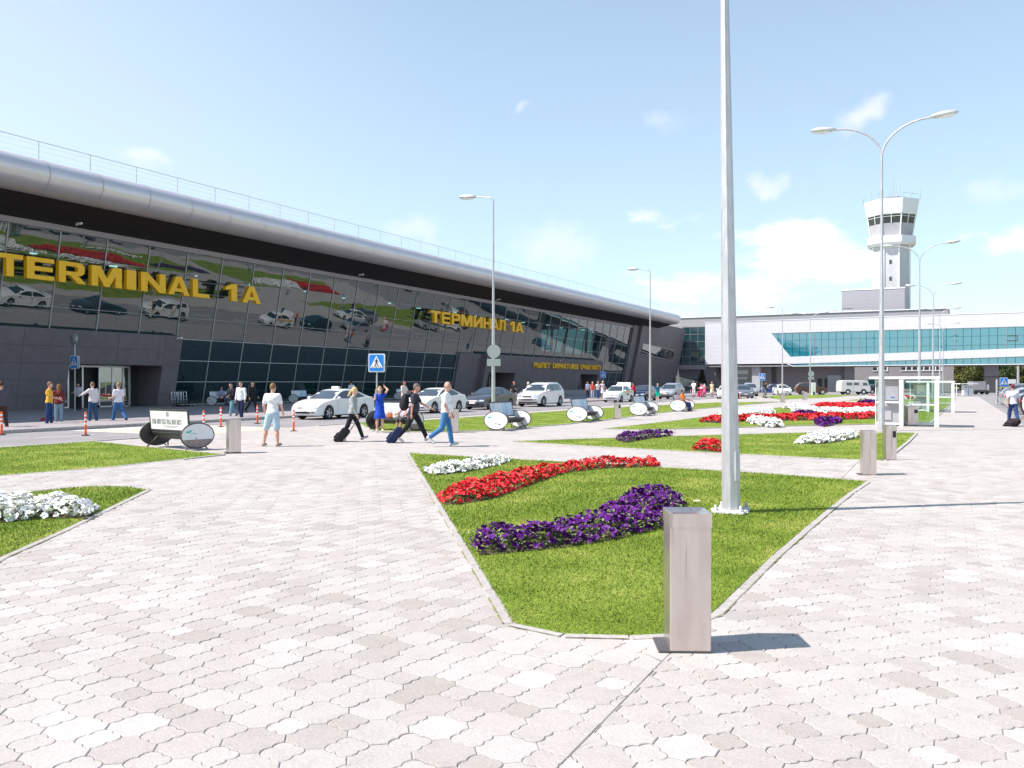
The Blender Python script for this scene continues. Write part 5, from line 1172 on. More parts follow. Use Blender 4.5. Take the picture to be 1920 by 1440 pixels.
for x_, y_ in ((-0.6, 0.05), (0.9, 0.05), (-0.6, 1.95), (0.9, 1.95)): q = MB(); q.lathe([(0, -0.1), (0.28, -0.1), (0.32, -0.05), (0.32, 0.05), (0.28, 0.1), (0, 0.1)], 16, axis='y', c=(x_, y_, 0.3)); q.build('wheel', 'rubber', o)
# luggage trolleys at the entrance glass
for i, u in enumerate((335, 341, 347, 353)):
    y_, D_ = onX(u, -46.9); o = thing('luggage_trolley', ('first', 'second', 'third', 'fourth')[i] + ' of four luggage trolleys parked by the terminal glass, from the left', 'trolley', (-46.9, y_, 0.1), 0, 'luggage trolleys')
    q = MB()
    for x_ in (-0.22, 0.22): q.tube([(0.45, x_, 0.15), (-0.35, x_, 0.15), (-0.45, x_, 1.0)], 0.018, 6)
    q.tube([(-0.45, -0.22, 1.0), (-0.45, 0.22, 1.0)], 0.022, 6); q.tube([(0.45, -0.22, 0.15), (0.45, 0.22, 0.15)], 0.018, 6)
    for k in range(3): q.tube([(-0.38, -0.22 , 0.3 + 0.2 * k), (-0.38, 0.22, 0.3 + 0.2 * k)], 0.012, 6)
    q.build('frame', 'chrome', o)
    for x_, y2 in ((0.4, 0), (-0.3, -0.2), (-0.3, 0.2)): q = MB(); q.lathe([(0, -0.02), (0.07, -0.02), (0.07, 0.02), (0, 0.02)], 12, axis='y', c=(x_, y2, 0.07)); q.build('wheel', 'rubber', o)

# ================================================================ TREES behind the bridge
mk('bark', (0.10, 0.075, 0.055), 0.9, var=0.25, vs=8); mk('leaf_dark', (0.035, 0.065, 0.018), 0.7, col2=(0.10, 0.13, 0.035), vs=0.5, det=6); mk('leaf_light', (0.10, 0.125, 0.03), 0.7, col2=(0.22, 0.22, 0.06), vs=0.6, det=6)
def tree(label, xy, H, rc, mat, seed):
    rg = np.random.default_rng(seed); o = thing('leafy_tree', label, 'tree', (xy[0], xy[1], -0.1), 0, 'trees behind the bridge')
    q = MB(); q.tube([(0, 0, 0), (0.1, 0, H * 0.3), (0, 0.1, H * 0.6), (0.1, 0, H * 0.9)], [0.22, 0.17, 0.1, 0.03], 8); tips = []
    for k in range(9):
        a = k * 2.4; z = H * (0.28 + 0.06 * k); e_ = (math.cos(a) * rc * 0.7, math.sin(a) * rc * 0.7, z + H * 0.16); q.tube([(0, 0, z), (e_[0] * .5, e_[1] * .5, z + H * .06), e_], [0.08, 0.05, 0.02], 5); tips.append(e_)
    q.build('trunk', 'bark', o)
    ncl = 34; C = np.array(tips + [(rg.normal(0, rc * .45), rg.normal(0, rc * .45), H * rg.uniform(0.3, 0.97)) for _ in range(ncl)]); per = 130
    P = (C[:, None] + rg.normal(0, rc * 0.17, (len(C), per, 3))).reshape(-1, 3); n = len(P); s = rg.uniform(0.10, 0.24, n)
    A = rg.normal(0, 1, (n, 3)); A /= np.linalg.norm(A, axis=1)[:, None]; B = np.cross(A, rg.normal(0, 1, (n, 3))); B /= np.linalg.norm(B, axis=1)[:, None]
    V = np.stack([P - A * s[:, None], P + B * s[:, None] * .6, P + A * s[:, None], P - B * s[:, None] * .6], 1).reshape(-1, 3); np_mesh('crown', V, np.arange(4 * n).reshape(n, 4), mat, o, 'stuff')
for i, (u, D, H, rc, mt, l) in enumerate(((1787, 205, 7.5, 2.6, 'leaf_dark', 'dark leafy tree beside the office block end, leftmost of the trees'), (1800, 198, 7.0, 2.4, 'leaf_light', 'yellowish green tree between the two thin pale poles'),
        (1818, 210, 8.5, 2.8, 'leaf_dark', 'dark leafy tree right of the thin pale poles'), (1833, 200, 7.5, 2.6, 'leaf_light', 'pale leafy tree just left of the dark bridge pier'),
        (1845, 215, 8, 2.6, 'leaf_dark', 'tree mostly hidden by the dark bridge pier'), (1880, 195, 7.2, 2.3, 'leaf_dark', 'dark leafy tree just right of the bridge pier'), (1893, 200, 6.4, 2.2, 'leaf_light', 'yellow green tree behind the crossing sign at right'),
        (1906, 215, 6.8, 2.6, 'leaf_dark', 'tree behind the thick pale pole at right'), (1924, 200, 6.6, 2.6, 'leaf_dark', 'tree cut by the right edge of the photo'), (1860, 230, 8, 3, 'leaf_light', 'tall tree far behind the bridge pier'))):
    tree(l, at(u, D), H, rc, mt, 10 + i)
fl = thing('tree_belt', 'distant dark hedge of trees along the horizon at right', 'hedge', (*at(1850, 320), 0)); rg = np.random.default_rng(5); n = 9000
P = np.c_[rg.uniform(-60, 60, n), rg.normal(0, 3, n), rg.uniform(0, 1, n) ** .7 * (5 + 1.5 * np.sin(rg.uniform(-60, 60, n)))]; M3 = np.array([[RT.x, RT.y, 0], [FW.x, FW.y, 0], [0, 0, 1]]); P = P @ M3
A = rg.normal(0, 1, (n, 3)); B = rg.normal(0, 1, (n, 3)); V = np.stack([P - A * .5, P + B * .4, P + A * .5, P - B * .4], 1).reshape(-1, 3); np_mesh('foliage', V, np.arange(4 * n).reshape(n, 4), 'leaf_dark', fl, 'stuff')
# ================================================================ VEHICLES  (local +y is forward, x to the right, z up)
def interp(pts, s):
    for (a, b), (c, d) in zip(pts, pts[1:]):
        if a <= s <= c: return b + (d - b) * (s - a) / (c - a + 1e-9)
    return pts[0][1] if s < pts[0][0] else pts[-1][1]
def smooth_pts(P, n=1):
    "round an open outline by corner cutting"
    for _ in range(n):
        o = [P[0]]
        for a, b in zip(P, P[1:]):
            o += [(a[0] * .75 + b[0] * .25, a[1] * .75 + b[1] * .25), (a[0] * .25 + b[0] * .75, a[1] * .25 + b[1] * .75)]
        o.append(P[-1]); P = o
    return P
CARS = dict(
 sedan=dict(L=4.74, W=1.82, H=1.47, fa=1.42, ra=-1.33, wr=0.335, top=[(2.30, 0.22), (2.37, 0.36), (2.36, 0.52), (2.26, 0.66), (1.95, 0.80), (1.45, 0.92), (1.0, 0.985), (0.0, 1.0), (-1.0, 1.03), (-1.75, 1.07), (-2.2, 1.06), (-2.36, 0.98), (-2.38, 0.7), (-2.37, 0.42), (-2.28, 0.25)],
   cab=[(1.12, 0.93), (0.30, 1.38), (-0.15, 1.46), (-0.6, 1.46), (-1.05, 1.38), (-1.95, 1.05)], win=[[(0.86, 1.02), (0.28, 1.31), (-0.10, 1.385), (-0.30, 1.39), (-0.30, 1.02)], [(-0.38, 1.02), (-0.38, 1.39), (-0.62, 1.385), (-1.0, 1.31), (-1.52, 1.08), (-1.40, 1.04)]]),
 boxsedan=dict(L=4.25, W=1.70, H=1.50, fa=1.32, ra=-1.18, wr=0.30, top=[(2.08, 0.24), (2.13, 0.38), (2.12, 0.56), (2.04, 0.72), (1.7, 0.86), (1.2, 0.95), (0.95, 0.98), (0, 1.0), (-0.9, 1.02), (-1.3, 1.05), (-1.9, 1.06), (-2.1, 1.0), (-2.13, 0.7), (-2.12, 0.42), (-2.05, 0.26)],
   cab=[(1.0, 0.94), (0.36, 1.42), (0.1, 1.49), (-0.6, 1.49), (-0.95, 1.43), (-1.45, 1.04)], win=[[(0.72, 1.02), (0.32, 1.36), (-0.12, 1.40), (-0.12, 1.02)], [(-0.2, 1.02), (-0.2, 1.40), (-0.75, 1.37), (-1.12, 1.06)]]),
 hatch=dict(L=4.15, W=1.76, H=1.50, fa=1.30, ra=-1.25, wr=0.32, top=[(2.0, 0.22), (2.07, 0.36), (2.06, 0.54), (1.95, 0.70), (1.6, 0.85), (1.1, 0.95), (0.6, 0.99), (-0.5, 1.02), (-1.5, 1.06), (-1.98, 1.06), (-2.05, 0.9), (-2.08, 0.6), (-2.06, 0.4), (-1.98, 0.26)],
   cab=[(1.05, 0.93), (0.25, 1.40), (-0.15, 1.49), (-0.9, 1.49), (-1.5, 1.42), (-1.98, 1.04)], win=[[(0.78, 1.02), (0.26, 1.33), (-0.10, 1.40), (-0.25, 1.41), (-0.25, 1.02)], [(-0.33, 1.02), (-0.33, 1.41), (-0.9, 1.40), (-1.35, 1.32), (-1.55, 1.08)]]),
 suv=dict(L=4.85, W=1.96, H=1.78, fa=1.48, ra=-1.44, wr=0.385, top=[(2.30, 0.34), (2.40, 0.48), (2.41, 0.70), (2.36, 0.90), (2.1, 1.02), (1.5, 1.10), (1.05, 1.14), (0, 1.17), (-1.2, 1.20), (-2.2, 1.22), (-2.36, 1.18), (-2.42, 0.95), (-2.42, 0.6), (-2.32, 0.38)],
   cab=[(1.20, 1.09), (0.52, 1.62), (0.1, 1.75), (-1.2, 1.77), (-1.95, 1.72), (-2.30, 1.20)], win=[[(0.92, 1.19), (0.50, 1.53), (0.12, 1.64), (-0.18, 1.66), (-0.18, 1.19)], [(-0.25, 1.19), (-0.25, 1.66), (-1.12, 1.67), (-1.12, 1.20)], [(-1.18, 1.20), (-1.18, 1.67), (-1.75, 1.64), (-1.98, 1.25)]]),
 cross=dict(L=4.6, W=1.84, H=1.70, fa=1.40, ra=-1.30, wr=0.36, top=[(2.18, 0.30), (2.28, 0.42), (2.28, 0.64), (2.2, 0.84), (1.9, 0.97), (1.3, 1.06), (0.95, 1.10), (0, 1.13), (-1.2, 1.17), (-2.0, 1.19), (-2.22, 1.10), (-2.28, 0.85), (-2.28, 0.55), (-2.18, 0.34)],
   cab=[(1.15, 1.04), (0.42, 1.52), (0.0, 1.66), (-1.0, 1.69), (-1.65, 1.62), (-2.15, 1.17)], win=[[(0.88, 1.14), (0.42, 1.44), (0.02, 1.56), (-0.2, 1.58), (-0.2, 1.14)], [(-0.28, 1.15), (-0.28, 1.58), (-1.02, 1.58), (-1.10, 1.17)], [(-1.16, 1.17), (-1.10, 1.58), (-1.5, 1.54), (-1.80, 1.22)]]))
def car(kind, paint, label, loc, rz, cat='car', group=None, taxi=False, scale=1.0, trunk=False, simple=False, band=None):
    c = CARS[kind]; Wd = c['W'] / 2; H = c['H']; wr = c['wr']
    o = thing('parked_car', label, cat, (loc[0], loc[1], loc[2] if len(loc) > 2 else -0.03), rz, group, scale)
    top = smooth_pts(c['top'], 1); zmax = max(z for _, z in top); zb = 0.20 if kind not in ('suv', 'cross') else 0.27
    out_ = list(top)
    ar = wr + 0.055
    def arch(s0): return [(s0 - ar * math.cos(t), max(zb, wr + ar * math.sin(t))) for t in np.linspace(-0.30, math.pi + 0.30, 13)]
    out_ += [(c['top'][-1][0] + 0.05, zb)] + arch(c['ra']) + arch(c['fa']) + [(c['top'][0][0] - 0.06, zb)]
    sf, sr = c['top'][1][0], -c['top'][-3][0]
    def plan(s): 
        k = abs(s) / (sf if s > 0 else abs(sr)); return 1 - (0.13 if s > 0 else 0.10) * max(0, (k - 0.45) / 0.55) ** 2.2
    def hz(z): 
        return 1 - 0.055 * ((z - 0.62 * zmax) / (0.5 * zmax)) ** 2
    def body(s, z, t):
        bow = 0.16 * max(0, abs(s) / sf - 0.6) / 0.4 * t * t * (1 if s > 0 else -0.7)
        return (t * Wd * plan(s) * hz(z), s - bow, z + (0.035 * (1 - t * t) if z > zmax * 0.75 else 0))
    ts = [-1, -0.975, -0.88, -0.6, -0.2, 0.2, 0.6, 0.88, 0.975, 1]; n = len(out_); q = MB(); V = []
    for t in ts:
        e = 0.985 if abs(t) == 1 else 1.0
        for s, z in out_: V.append(body(s * (0.997 if e < 1 else 1), z - (0.012 if e < 1 and z > zmax * .8 else 0), t))
    F = []
    for i in range(len(ts) - 1):
        for k in range(n): F.append((i * n + k, i * n + (k + 1) % n, (i + 1) * n + (k + 1) % n, (i + 1) * n + k))
    F += [tuple(range(n)), tuple(range(10 * n - 1, 9 * n - 1, -1))]
    q.add(V, F, 0, True)
    bo = q.build('body', 'paint_' + paint, o, recalc=True, sharp=38)
    cab = smooth_pts(c['cab'], 1); zc0 = c['cab'][0][1]; belt = min(z for _, z in c['cab'])
    def cx(s, z, t): return t * Wd * plan(s) * (0.935 - 0.27 * max(0, (z - belt - 0.03)) / (H - belt))
    q = MB(); V = []; tt = [-1, -0.93, -0.6, 0, 0.6, 0.93, 1]; cp = cab + [(cab[-1][0], belt - 0.12), (cab[0][0], belt - 0.12)]; n = len(cp)
    for t in tt:
        for s, z in cp: V.append((cx(s, z, t), s, z - (0.03 if abs(t) == 1 and z > H - 0.25 else 0) + 0.03 * (1 - t * t) * (1 if z > H - 0.2 else 0)))
    F = [(i * n + k, i * n + (k + 1) % n, (i + 1) * n + (k + 1) % n, (i + 1) * n + k) for i in range(len(tt) - 1) for k in range(n)] + [tuple(range(n)), tuple(range(7 * n - 1, 6 * n - 1, -1))]
    q.add(V, F, 0, True); q.build('roof', 'paint_' + paint, o, recalc=True, sharp=34)
    # glass
    def slope_panel(pts, name, inset=0.10, off=0.010, tw_=0.90):
        (s0, z0), (s1, z1) = pts; q = MB(); V = []; dn = Vector((0, (z0 - z1), (s1 - s0))).normalized()
        if dn.z < 0: dn = -dn
        for a in (inset, 0.5, 1 - inset * 0.6):
            for t in (-tw_, -0.5, 0, 0.5, tw_):
                s, z = s0 + (s1 - s0) * a, z0 + (z1 - z0) * a; V.append((cx(s, z, t), s + dn.y * off, z + dn.z * off + 0.018 * (1 - t * t)))
        F = [(r * 5 + k, r * 5 + k + 1, r * 5 + 6 + k, r * 5 + 5 + k) for r in range(2) for k in range(4)]; q.add(V, F, 0, True); return q.build(name, 'car_glass', o)
    C0 = c['cab']; slope_panel((C0[0], ((C0[1][0] * .7 + C0[2][0] * .3), (C0[1][1] * .7 + C0[2][1] * .3))), 'windscreen', 0.13, 0.02)
    slope_panel((C0[-1], ((C0[-2][0] * .75 + C0[-3][0] * .25), (C0[-2][1] * .75 + C0[-3][1] * .25))), 'rear_window', 0.16, 0.02)
    for sg in (-1, 1):
        for w in c['win']:
            q = MB(); P = [(cx(s, z, sg) + sg * 0.008, s, z) for s, z in w]; q.add(P, [tuple(range(len(P)))] if sg > 0 else [tuple(range(len(P) - 1, -1, -1))]); q.build('side_window', 'car_glass', o)
        # mirror
        q = MB(); s = C0[0][0] - 0.38; z = belt + 0.10; q.ell((sg * (Wd * 0.95 + 0.09), s, z), (0.11, 0.06, 0.075), 10, 6); q.build('mirror', 'paint_' + paint, o)
        # headlight and tail light follow the body surface
        def patch(sfrom, zs_, t0, t1, name, mat, front, par=o, off=0.008):
            q = MB(); V = []; prof = c['top'][:6] if front else c['top'][-5:]
            pr = sorted((z, s) for s, z in prof)
            for z in zs_:
                for k in range(5):
                    t = (t0 + (t1 - t0) * k / 4) * sg; s = interp(pr, z); x, y, zz = body(s, z, t); V.append((x + sg * off * (abs(t) > .8), y + (off if front else -off), z))
            n_ = len(zs_); F = [(r * 5 + k, r * 5 + k + 1, r * 5 + 6 + k, r * 5 + 5 + k) for r in range(n_ - 1) for k in range(4)]; q.add(V, F, 0, True); return q.build(name, mat, par)
        zt = c['top'][3][1]; zlo = c['top'][2][1]
        patch(0, [zlo + 0.03, (zlo + zt) / 2, zt - 0.005], 0.58, 0.96, 'headlight', 'lamp_clear', True)
        patch(0, [zlo - 0.20, zlo - 0.14], 0.62, 0.88, 'fog_light', 'steel_dark', True)
        ztr = max(z for _, z in c['top'][-5:]); patch(0, [ztr - 0.28, ztr - 0.16, ztr - 0.06], 0.62, 0.97, 'tail_light', 'lamp_red', False)
        # wheel arch shadow gap is real depth; wheels
        for s0 in (c['fa'], c['ra']):
            q = MB(); w = 0.11; xx = sg * (Wd - 0.115); q.lathe([(wr * .66, -w), (wr * .94, -w), (wr, -w * .7), (wr, w * .7), (wr * .94, w), (wr * .66, w), (wr * .66, -w)], 24, axis='x', c=(0, 0, 0)); wh = q.build('wheel', 'rubber', o, loc=(xx, s0, wr))
            if not simple:
                q = MB(); f_ = sg * 0.085; q.lathe([(wr * .68, f_), (wr * .60, f_), (wr * .58, f_ - sg * .04), (wr * .68, f_ - sg * .05)], 24, axis='x')
                q.lathe([(0.0, f_ - sg * 0.01), (0.055, f_ - sg * 0.01), (0.06, f_ - sg * 0.05)], 12, axis='x')
                for k in range(5):
                    a = 2 * math.pi * k / 5 + 0.3; M = Matrix.Rotation(a, 4, 'X'); q.box(f_ - sg * 0.035, f_ - sg * 0.012, -0.028, 0.028, 0.03, wr * .61, 0, M)
                q.build('rim', 'rim_silver', wh)
                q = MB(); q.lathe([(0, f_ - sg * .07), (wr * .62, f_ - sg * .07)], 20, axis='x'); q.build('brake_drum', 'dark_grey', wh)
            else: q = MB(); q.lathe([(0, sg * .09), (wr * .3, sg * .095), (wr * .66, sg * .08)], 14, axis='x'); q.build('rim', 'rim_silver', wh)
        if not simple:
            for s in (c['win'][0][-1][0] + 0.02, c['win'][-1][-1][0] * 0.5 + c['win'][1][0][0] * 0.5 - 0.1):
                q = MB(); z = belt + 0.0 - 0.02; x, y, _ = body(s, z, sg); q.box(x - 0.01, x + 0.012 * 1, s - 0.10, s + 0.10, z - 0.035, z - 0.01); q.build('door_handle', 'paint_' + paint, o)
            for s in (c['win'][0][0][0] - 0.10, c['win'][0][-1][0] - 0.035, c['win'][1][-1][0] - 0.02):
                q = MB(); zz = np.linspace(zb + 0.12, belt + 0.03, 6); V = []
                for z in zz:
                    x = body(s, z, sg)[0] + sg * 0.002; V += [(x, s - 0.006, z), (x, s + 0.006, z)]
                q.add(V, [(2 * k, 2 * k + 1, 2 * k + 3, 2 * k + 2) for k in range(5)]); q.build('door_gap', 'black_plastic', o)
    def cpatch(zs_, tw2, name, mat, front, off=0.010, parent=o):
        q = MB(); V = []; prof = c['top'][:6] if front else c['top'][-5:]; pr = sorted((z, s) for s, z in prof)
        for z in zs_:
            for k in range(7): t = -tw2 + 2 * tw2 * k / 6; x, y, zz = body(interp(pr, z), z, t); V.append((x, y + (off if front else -off), z))
        q.add(V, [(r * 7 + k, r * 7 + k + 1, r * 7 + 8 + k, r * 7 + 7 + k) for r in range(len(zs_) - 1) for k in range(6)], 0, True); return q.build(name, mat, parent)
    zlo = c['top'][2][1]; zt = c['top'][3][1]
    cpatch([zlo + 0.02, zlo + 0.11], 0.42, 'grille', 'steel_dark' if kind != 'suv' else 'black_plastic', True); q = None
    cpatch([zlo - 0.22, zlo - 0.13], 0.58, 'lower_intake', 'black_plastic', True); cpatch([zlo - 0.115, zlo - 0.015], 0.28, 'number_plate', 'plate_white', True, 0.018)
    zr = c['top'][-3][1]; cpatch([zr - 0.02, zr + 0.09], 0.30, 'number_plate', 'plate_white', False, 0.016)
    q = MB(); q.box(-Wd * 0.8, Wd * 0.8, c['ra'] - 0.6, c['fa'] + 0.6, zb - 0.03, zb + 0.12); q.box(-Wd * 0.72, Wd * 0.72, c['ra'] - .4, c['fa'] + .4, zb, 0.75); q.build('underbody', 'black_plastic', o)
    if kind in ('suv', 'cross'):
        q = MB()
        for sg in (-1, 1): q.tube([(sg * Wd * .60, 0.1, H + 0.02), (sg * Wd * .60, -1.7, H + 0.02)], 0.018, 6)
        q.build('roof_rails', 'rim_silver', o)
        cpatch([zb + 0.02, zb + 0.10], 0.9, 'lower_trim', 'black_plastic', True, 0.014)
    if taxi: q = MB(); q.bbox(-0.22, 0.22, -0.25, -0.07, H + 0.01, H + 0.13, 0.02); q.build('taxi_sign', 'sign_white' if taxi == 1 else 'taxi_yellow', o)
    if band:
        for sg in (-1, 1):
            q = MB(); V = []; ss = np.linspace(0.6, -1.7, 8)
            for s in ss: x = body(s, 0.9, sg)[0] + sg * 0.006; V += [(x, s, 0.86), (x, s, 0.98)]
            q.add(V, [(2 * k, 2 * k + 1, 2 * k + 3, 2 * k + 2) for k in range(7)]); q.build('yellow_stripe', band, o)
        for sg in (-1, 1):
            Mt = Matrix.Translation((sg * (Wd - 0.0), -0.25 + (-0.25 if sg > 0 else 0.25), 0.62)) @ Matrix.Rotation(R(90 if sg > 0 else -90), 4, 'Z') @ Matrix.Rotation(R(90), 4, 'X'); text_part('TAXI', 'door_lettering', 'dark_grey', o, Mt, 0.14, 0.5, 0.02)
    if trunk:
        q = MB(); M = Matrix.Translation((0, -1.35, 1.06)) @ Matrix.Rotation(R(62), 4, 'X'); M = Matrix.Translation((0, -1.38, 1.05)) @ Matrix.Rotation(R(-75), 4, 'X'); q.bbox(-0.66, 0.66, -0.75, 0.0, -0.02, 0.05, 0.02, 0, M); q.build('open_boot_lid', 'paint_' + paint, o)
    return o
def row_car(kind, paint, label, uw, vw, **k):
    "front right wheel contact is seen at column uw; cars stand along the far kerb facing the camera (-y)"
    xn = k.pop('xn', -26.9); c = CARS[kind]; y_, D_ = onX(uw, xn); return car(kind, paint, label, (xn - c['W'] / 2 + 0.02, y_ + c['fa']), math.pi, group='cars waiting along the terminal kerb', **k)
row_car('sedan', 'white', 'white taxi sedan waiting just behind the girl with the suitcase', 617, 786, taxi=1)
row_car('sedan', 'white', 'white sedan half hidden by the two walking men', 815, 776, xn=-26.8)
row_car('sedan', 'charcoal', 'dark grey sedan behind the lamp pole, between white sedan and white sports utility car', 921, 770, xn=-27.0)
row_car('suv', 'white', 'big white sports utility car before the departures lettering', 1020, 765, xn=-26.6)
row_car('boxsedan', 'white', 'white taxi with yellow side stripe and open boot lid', 1166, 757, taxi=1, trunk=True, band='taxi_yellow', xn=-26.4)
row_car('hatch', 'navy', 'dark navy hatchback behind the lamp pole and the woman in green shorts', 1213, 754, xn=-26.4)
row_car('cross', 'silver', 'silver crossover next to the dark navy hatchback', 1267, 748, xn=-26.0)
car('sedan', 'white', 'white taxi just left of the big lamp pole, by the pink dressed group', (*at(1362, 92), -0.03), math.pi + R(10), taxi=1, group='cars waiting along the terminal kerb')
car('hatch', 'grey', 'grey hatchback just right of the big lamp pole with orange posts before it', (*at(1393, 95), -0.03), math.pi + R(22), group='cars waiting along the terminal kerb')
car('cross', 'silver', 'small silver car behind the grey hatchback', (*at(1406, 108), -0.03), math.pi + R(15), simple=True, group='cars waiting along the terminal kerb')
car('hatch', 'blue', 'dark blue car under the bridge behind the man in black', (*at(1447, 140), -0.03), math.pi - R(60), simple=True)
car('sedan', 'white', 'white taxi facing the camera before the dark undercroft wall', (*at(1466, 116), -0.03), YAW + math.pi - R(4), taxi=2, scale=0.98)
car('cross', 'brown', 'dark sports utility car side on, partly behind the white upright panel', (*at(1521, 121), -0.03), YAW - R(97), simple=True)
car('sedan', 'black', 'black sedan behind the first glass shelter, right of the van', (*at(1646, 128), -0.03), YAW - R(85), simple=True)
# van
def van(label, loc, rz):
    o = thing('minibus', label, 'van', (loc[0], loc[1], -0.03), rz); out_ = smooth_pts([(2.12, 0.40), (2.20, 0.60), (2.20, 1.02), (2.08, 1.18), (1.82, 1.80), (1.60, 1.95), (1.2, 2.02), (-1.7, 2.04), (-2.05, 1.98), (-2.14, 1.7), (-2.18, 0.9), (-2.14, 0.45)], 1)
    ar = 0.43
    def arch(s0): return [(s0 - ar * math.cos(t), max(0.42, 0.38 + ar * math.sin(t))) for t in np.linspace(-0.1, math.pi + 0.1, 9)]
    P = out_ + [(-2.0, 0.42)] + arch(-1.18) + arch(1.12) + [(2.0, 0.42)]; ts = [-1, -.95, -.75, 0, .75, .95, 1]; V = []; n = len(P)
    def wx(z): return 0.96 * (1 - 0.09 * max(0, z - 1.1) - 0.04 * max(0, 0.6 - z))
    for t in ts:
        e = 1 if abs(t) < 1 else 0.985
        for s, z in P: V.append((t * wx(z), s * e - 0.07 * t * t * (1 if s > 1.9 else 0), z - (0.03 if abs(t) == 1 and z > 1.7 else 0) + (0.05 * (1 - t * t) if z > 1.85 else 0)))
    q = MB(); q.add(V, [(i * n + k, i * n + (k + 1) % n, (i + 1) * n + (k + 1) % n, (i + 1) * n + k) for i in range(6) for k in range(n)] + [tuple(range(n)), tuple(range(7 * n - 1, 6 * n - 1, -1))], 0, True); q.build('body', 'paint_cream', o, recalc=True, sharp=35)
    for sg in (-1, 1):
        for w in ([(1.72, 1.32), (1.55, 1.72), (1.0, 1.72), (1.0, 1.32)], sq(-0.35, 0.42, 1.38, 1.72), sq(-1.4, -0.62, 1.38, 1.72)):
            q = MB(); V = [(sg * (wx(z) + 0.008), s, z) for s, z in w]; q.add(V, [tuple(range(len(V)))]); q.build('side_window', 'car_glass', o)
        q = MB(); q.lathe([(0, 0), (0.09, 0), (0.11, -0.05)], 14, axis='y', c=(sg * 0.66, 2.21, 0.88)); q.build('headlight', 'lamp_clear', o)
        for s0 in (1.12, -1.18):
            q = MB(); q.lathe([(0.2, -.1), (0.35, -.1), (0.38, -.06), (0.38, .06), (0.35, .1), (0.2, .1)], 20, axis='x'); wh = q.build('wheel', 'rubber', o, loc=(sg * 0.84, s0, 0.38)); q = MB(); q.lathe([(0, sg * .11), (.10, sg * .11), (.13, sg * .08), (.22, sg * .09)], 16, axis='x'); q.build('rim', 'white_paint', wh)
        for s in (0.72, -0.50): q = MB(); q.box(sg * (wx(1) + 0.001), sg * (wx(1) + 0.004), s, s + 0.012, 0.55, 1.75); q.build('door_gap', 'dark_grey', o)
        q = MB(); q.ell((sg * 1.06, 1.75, 1.5), (0.05, 0.03, 0.12), 8, 6); q.build('mirror', 'dark_grey', o)
    q = MB(); V = [(x, 2.10 - (z - 1.25) * 0.42 + 0.012, z) for z in (1.30, 1.72) for x in (-0.78, -0.04)] + [(x, 2.10 - (z - 1.25) * 0.42 + 0.012, z) for z in (1.30, 1.72) for x in (0.04, 0.78)]
    q.add(V, [(0, 1, 3, 2), (4, 5, 7, 6)]); q.build('windscreen', 'car_glass', o); q = MB(); q.box(-0.9, 0.9, 2.18, 2.26, 0.45, 0.58); q.build('bumper', 'dark_grey', o); q = MB(); q.box(-0.85, 0.85, -1.9, 1.9, 0.36, 0.75); q.build('underbody', 'black_plastic', o)
    return o
van('pale old minibus van side on, before the wall under the bridge', at(1600, 122), YAW - R(88))
# cars parked on the right, tails towards the walk
park = [(39.5, 'hatch', 'silver', 'nearest parked car at the right edge, silver with a red tail light'), (45.5, 'sedan', 'brown', 'brown parked sedan, second from the right edge'), (48.6, 'cross', 'white', 'white crossover in the parked row at right, behind the man with the suitcase'),
 (52, 'hatch', 'black', 'black hatchback in the parked row, its tail next to a white crossover'), (55.5, 'sedan', 'grey', 'grey sedan in the middle of the parked row at right'), (59, 'sedan', 'white', 'white sedan in the parked row, right of the thin pale post'),
 (62.5, 'hatch', 'silver', 'silver hatchback in the parked row near the thin pale post'), (66, 'sedan', 'silver', 'silver sedan in the parked row just before the dark ones'), (69.5, 'cross', 'grey', 'grey crossover third from the far end of the parked row'),
 (74, 'hatch', 'silver', 'pale hatchback second from the far end of the parked row'), (79, 'sedan', 'charcoal', 'dark sedan with red tail light at the far end of the parked row')]
for i, (y_, k, p, l) in enumerate(park):
    Lh = CARS[k]['L'] / 2; car(k, p, l, (2.95 + Lh, y_, -0.03), R(-90), group='cars parked on the right', simple=i > 3)
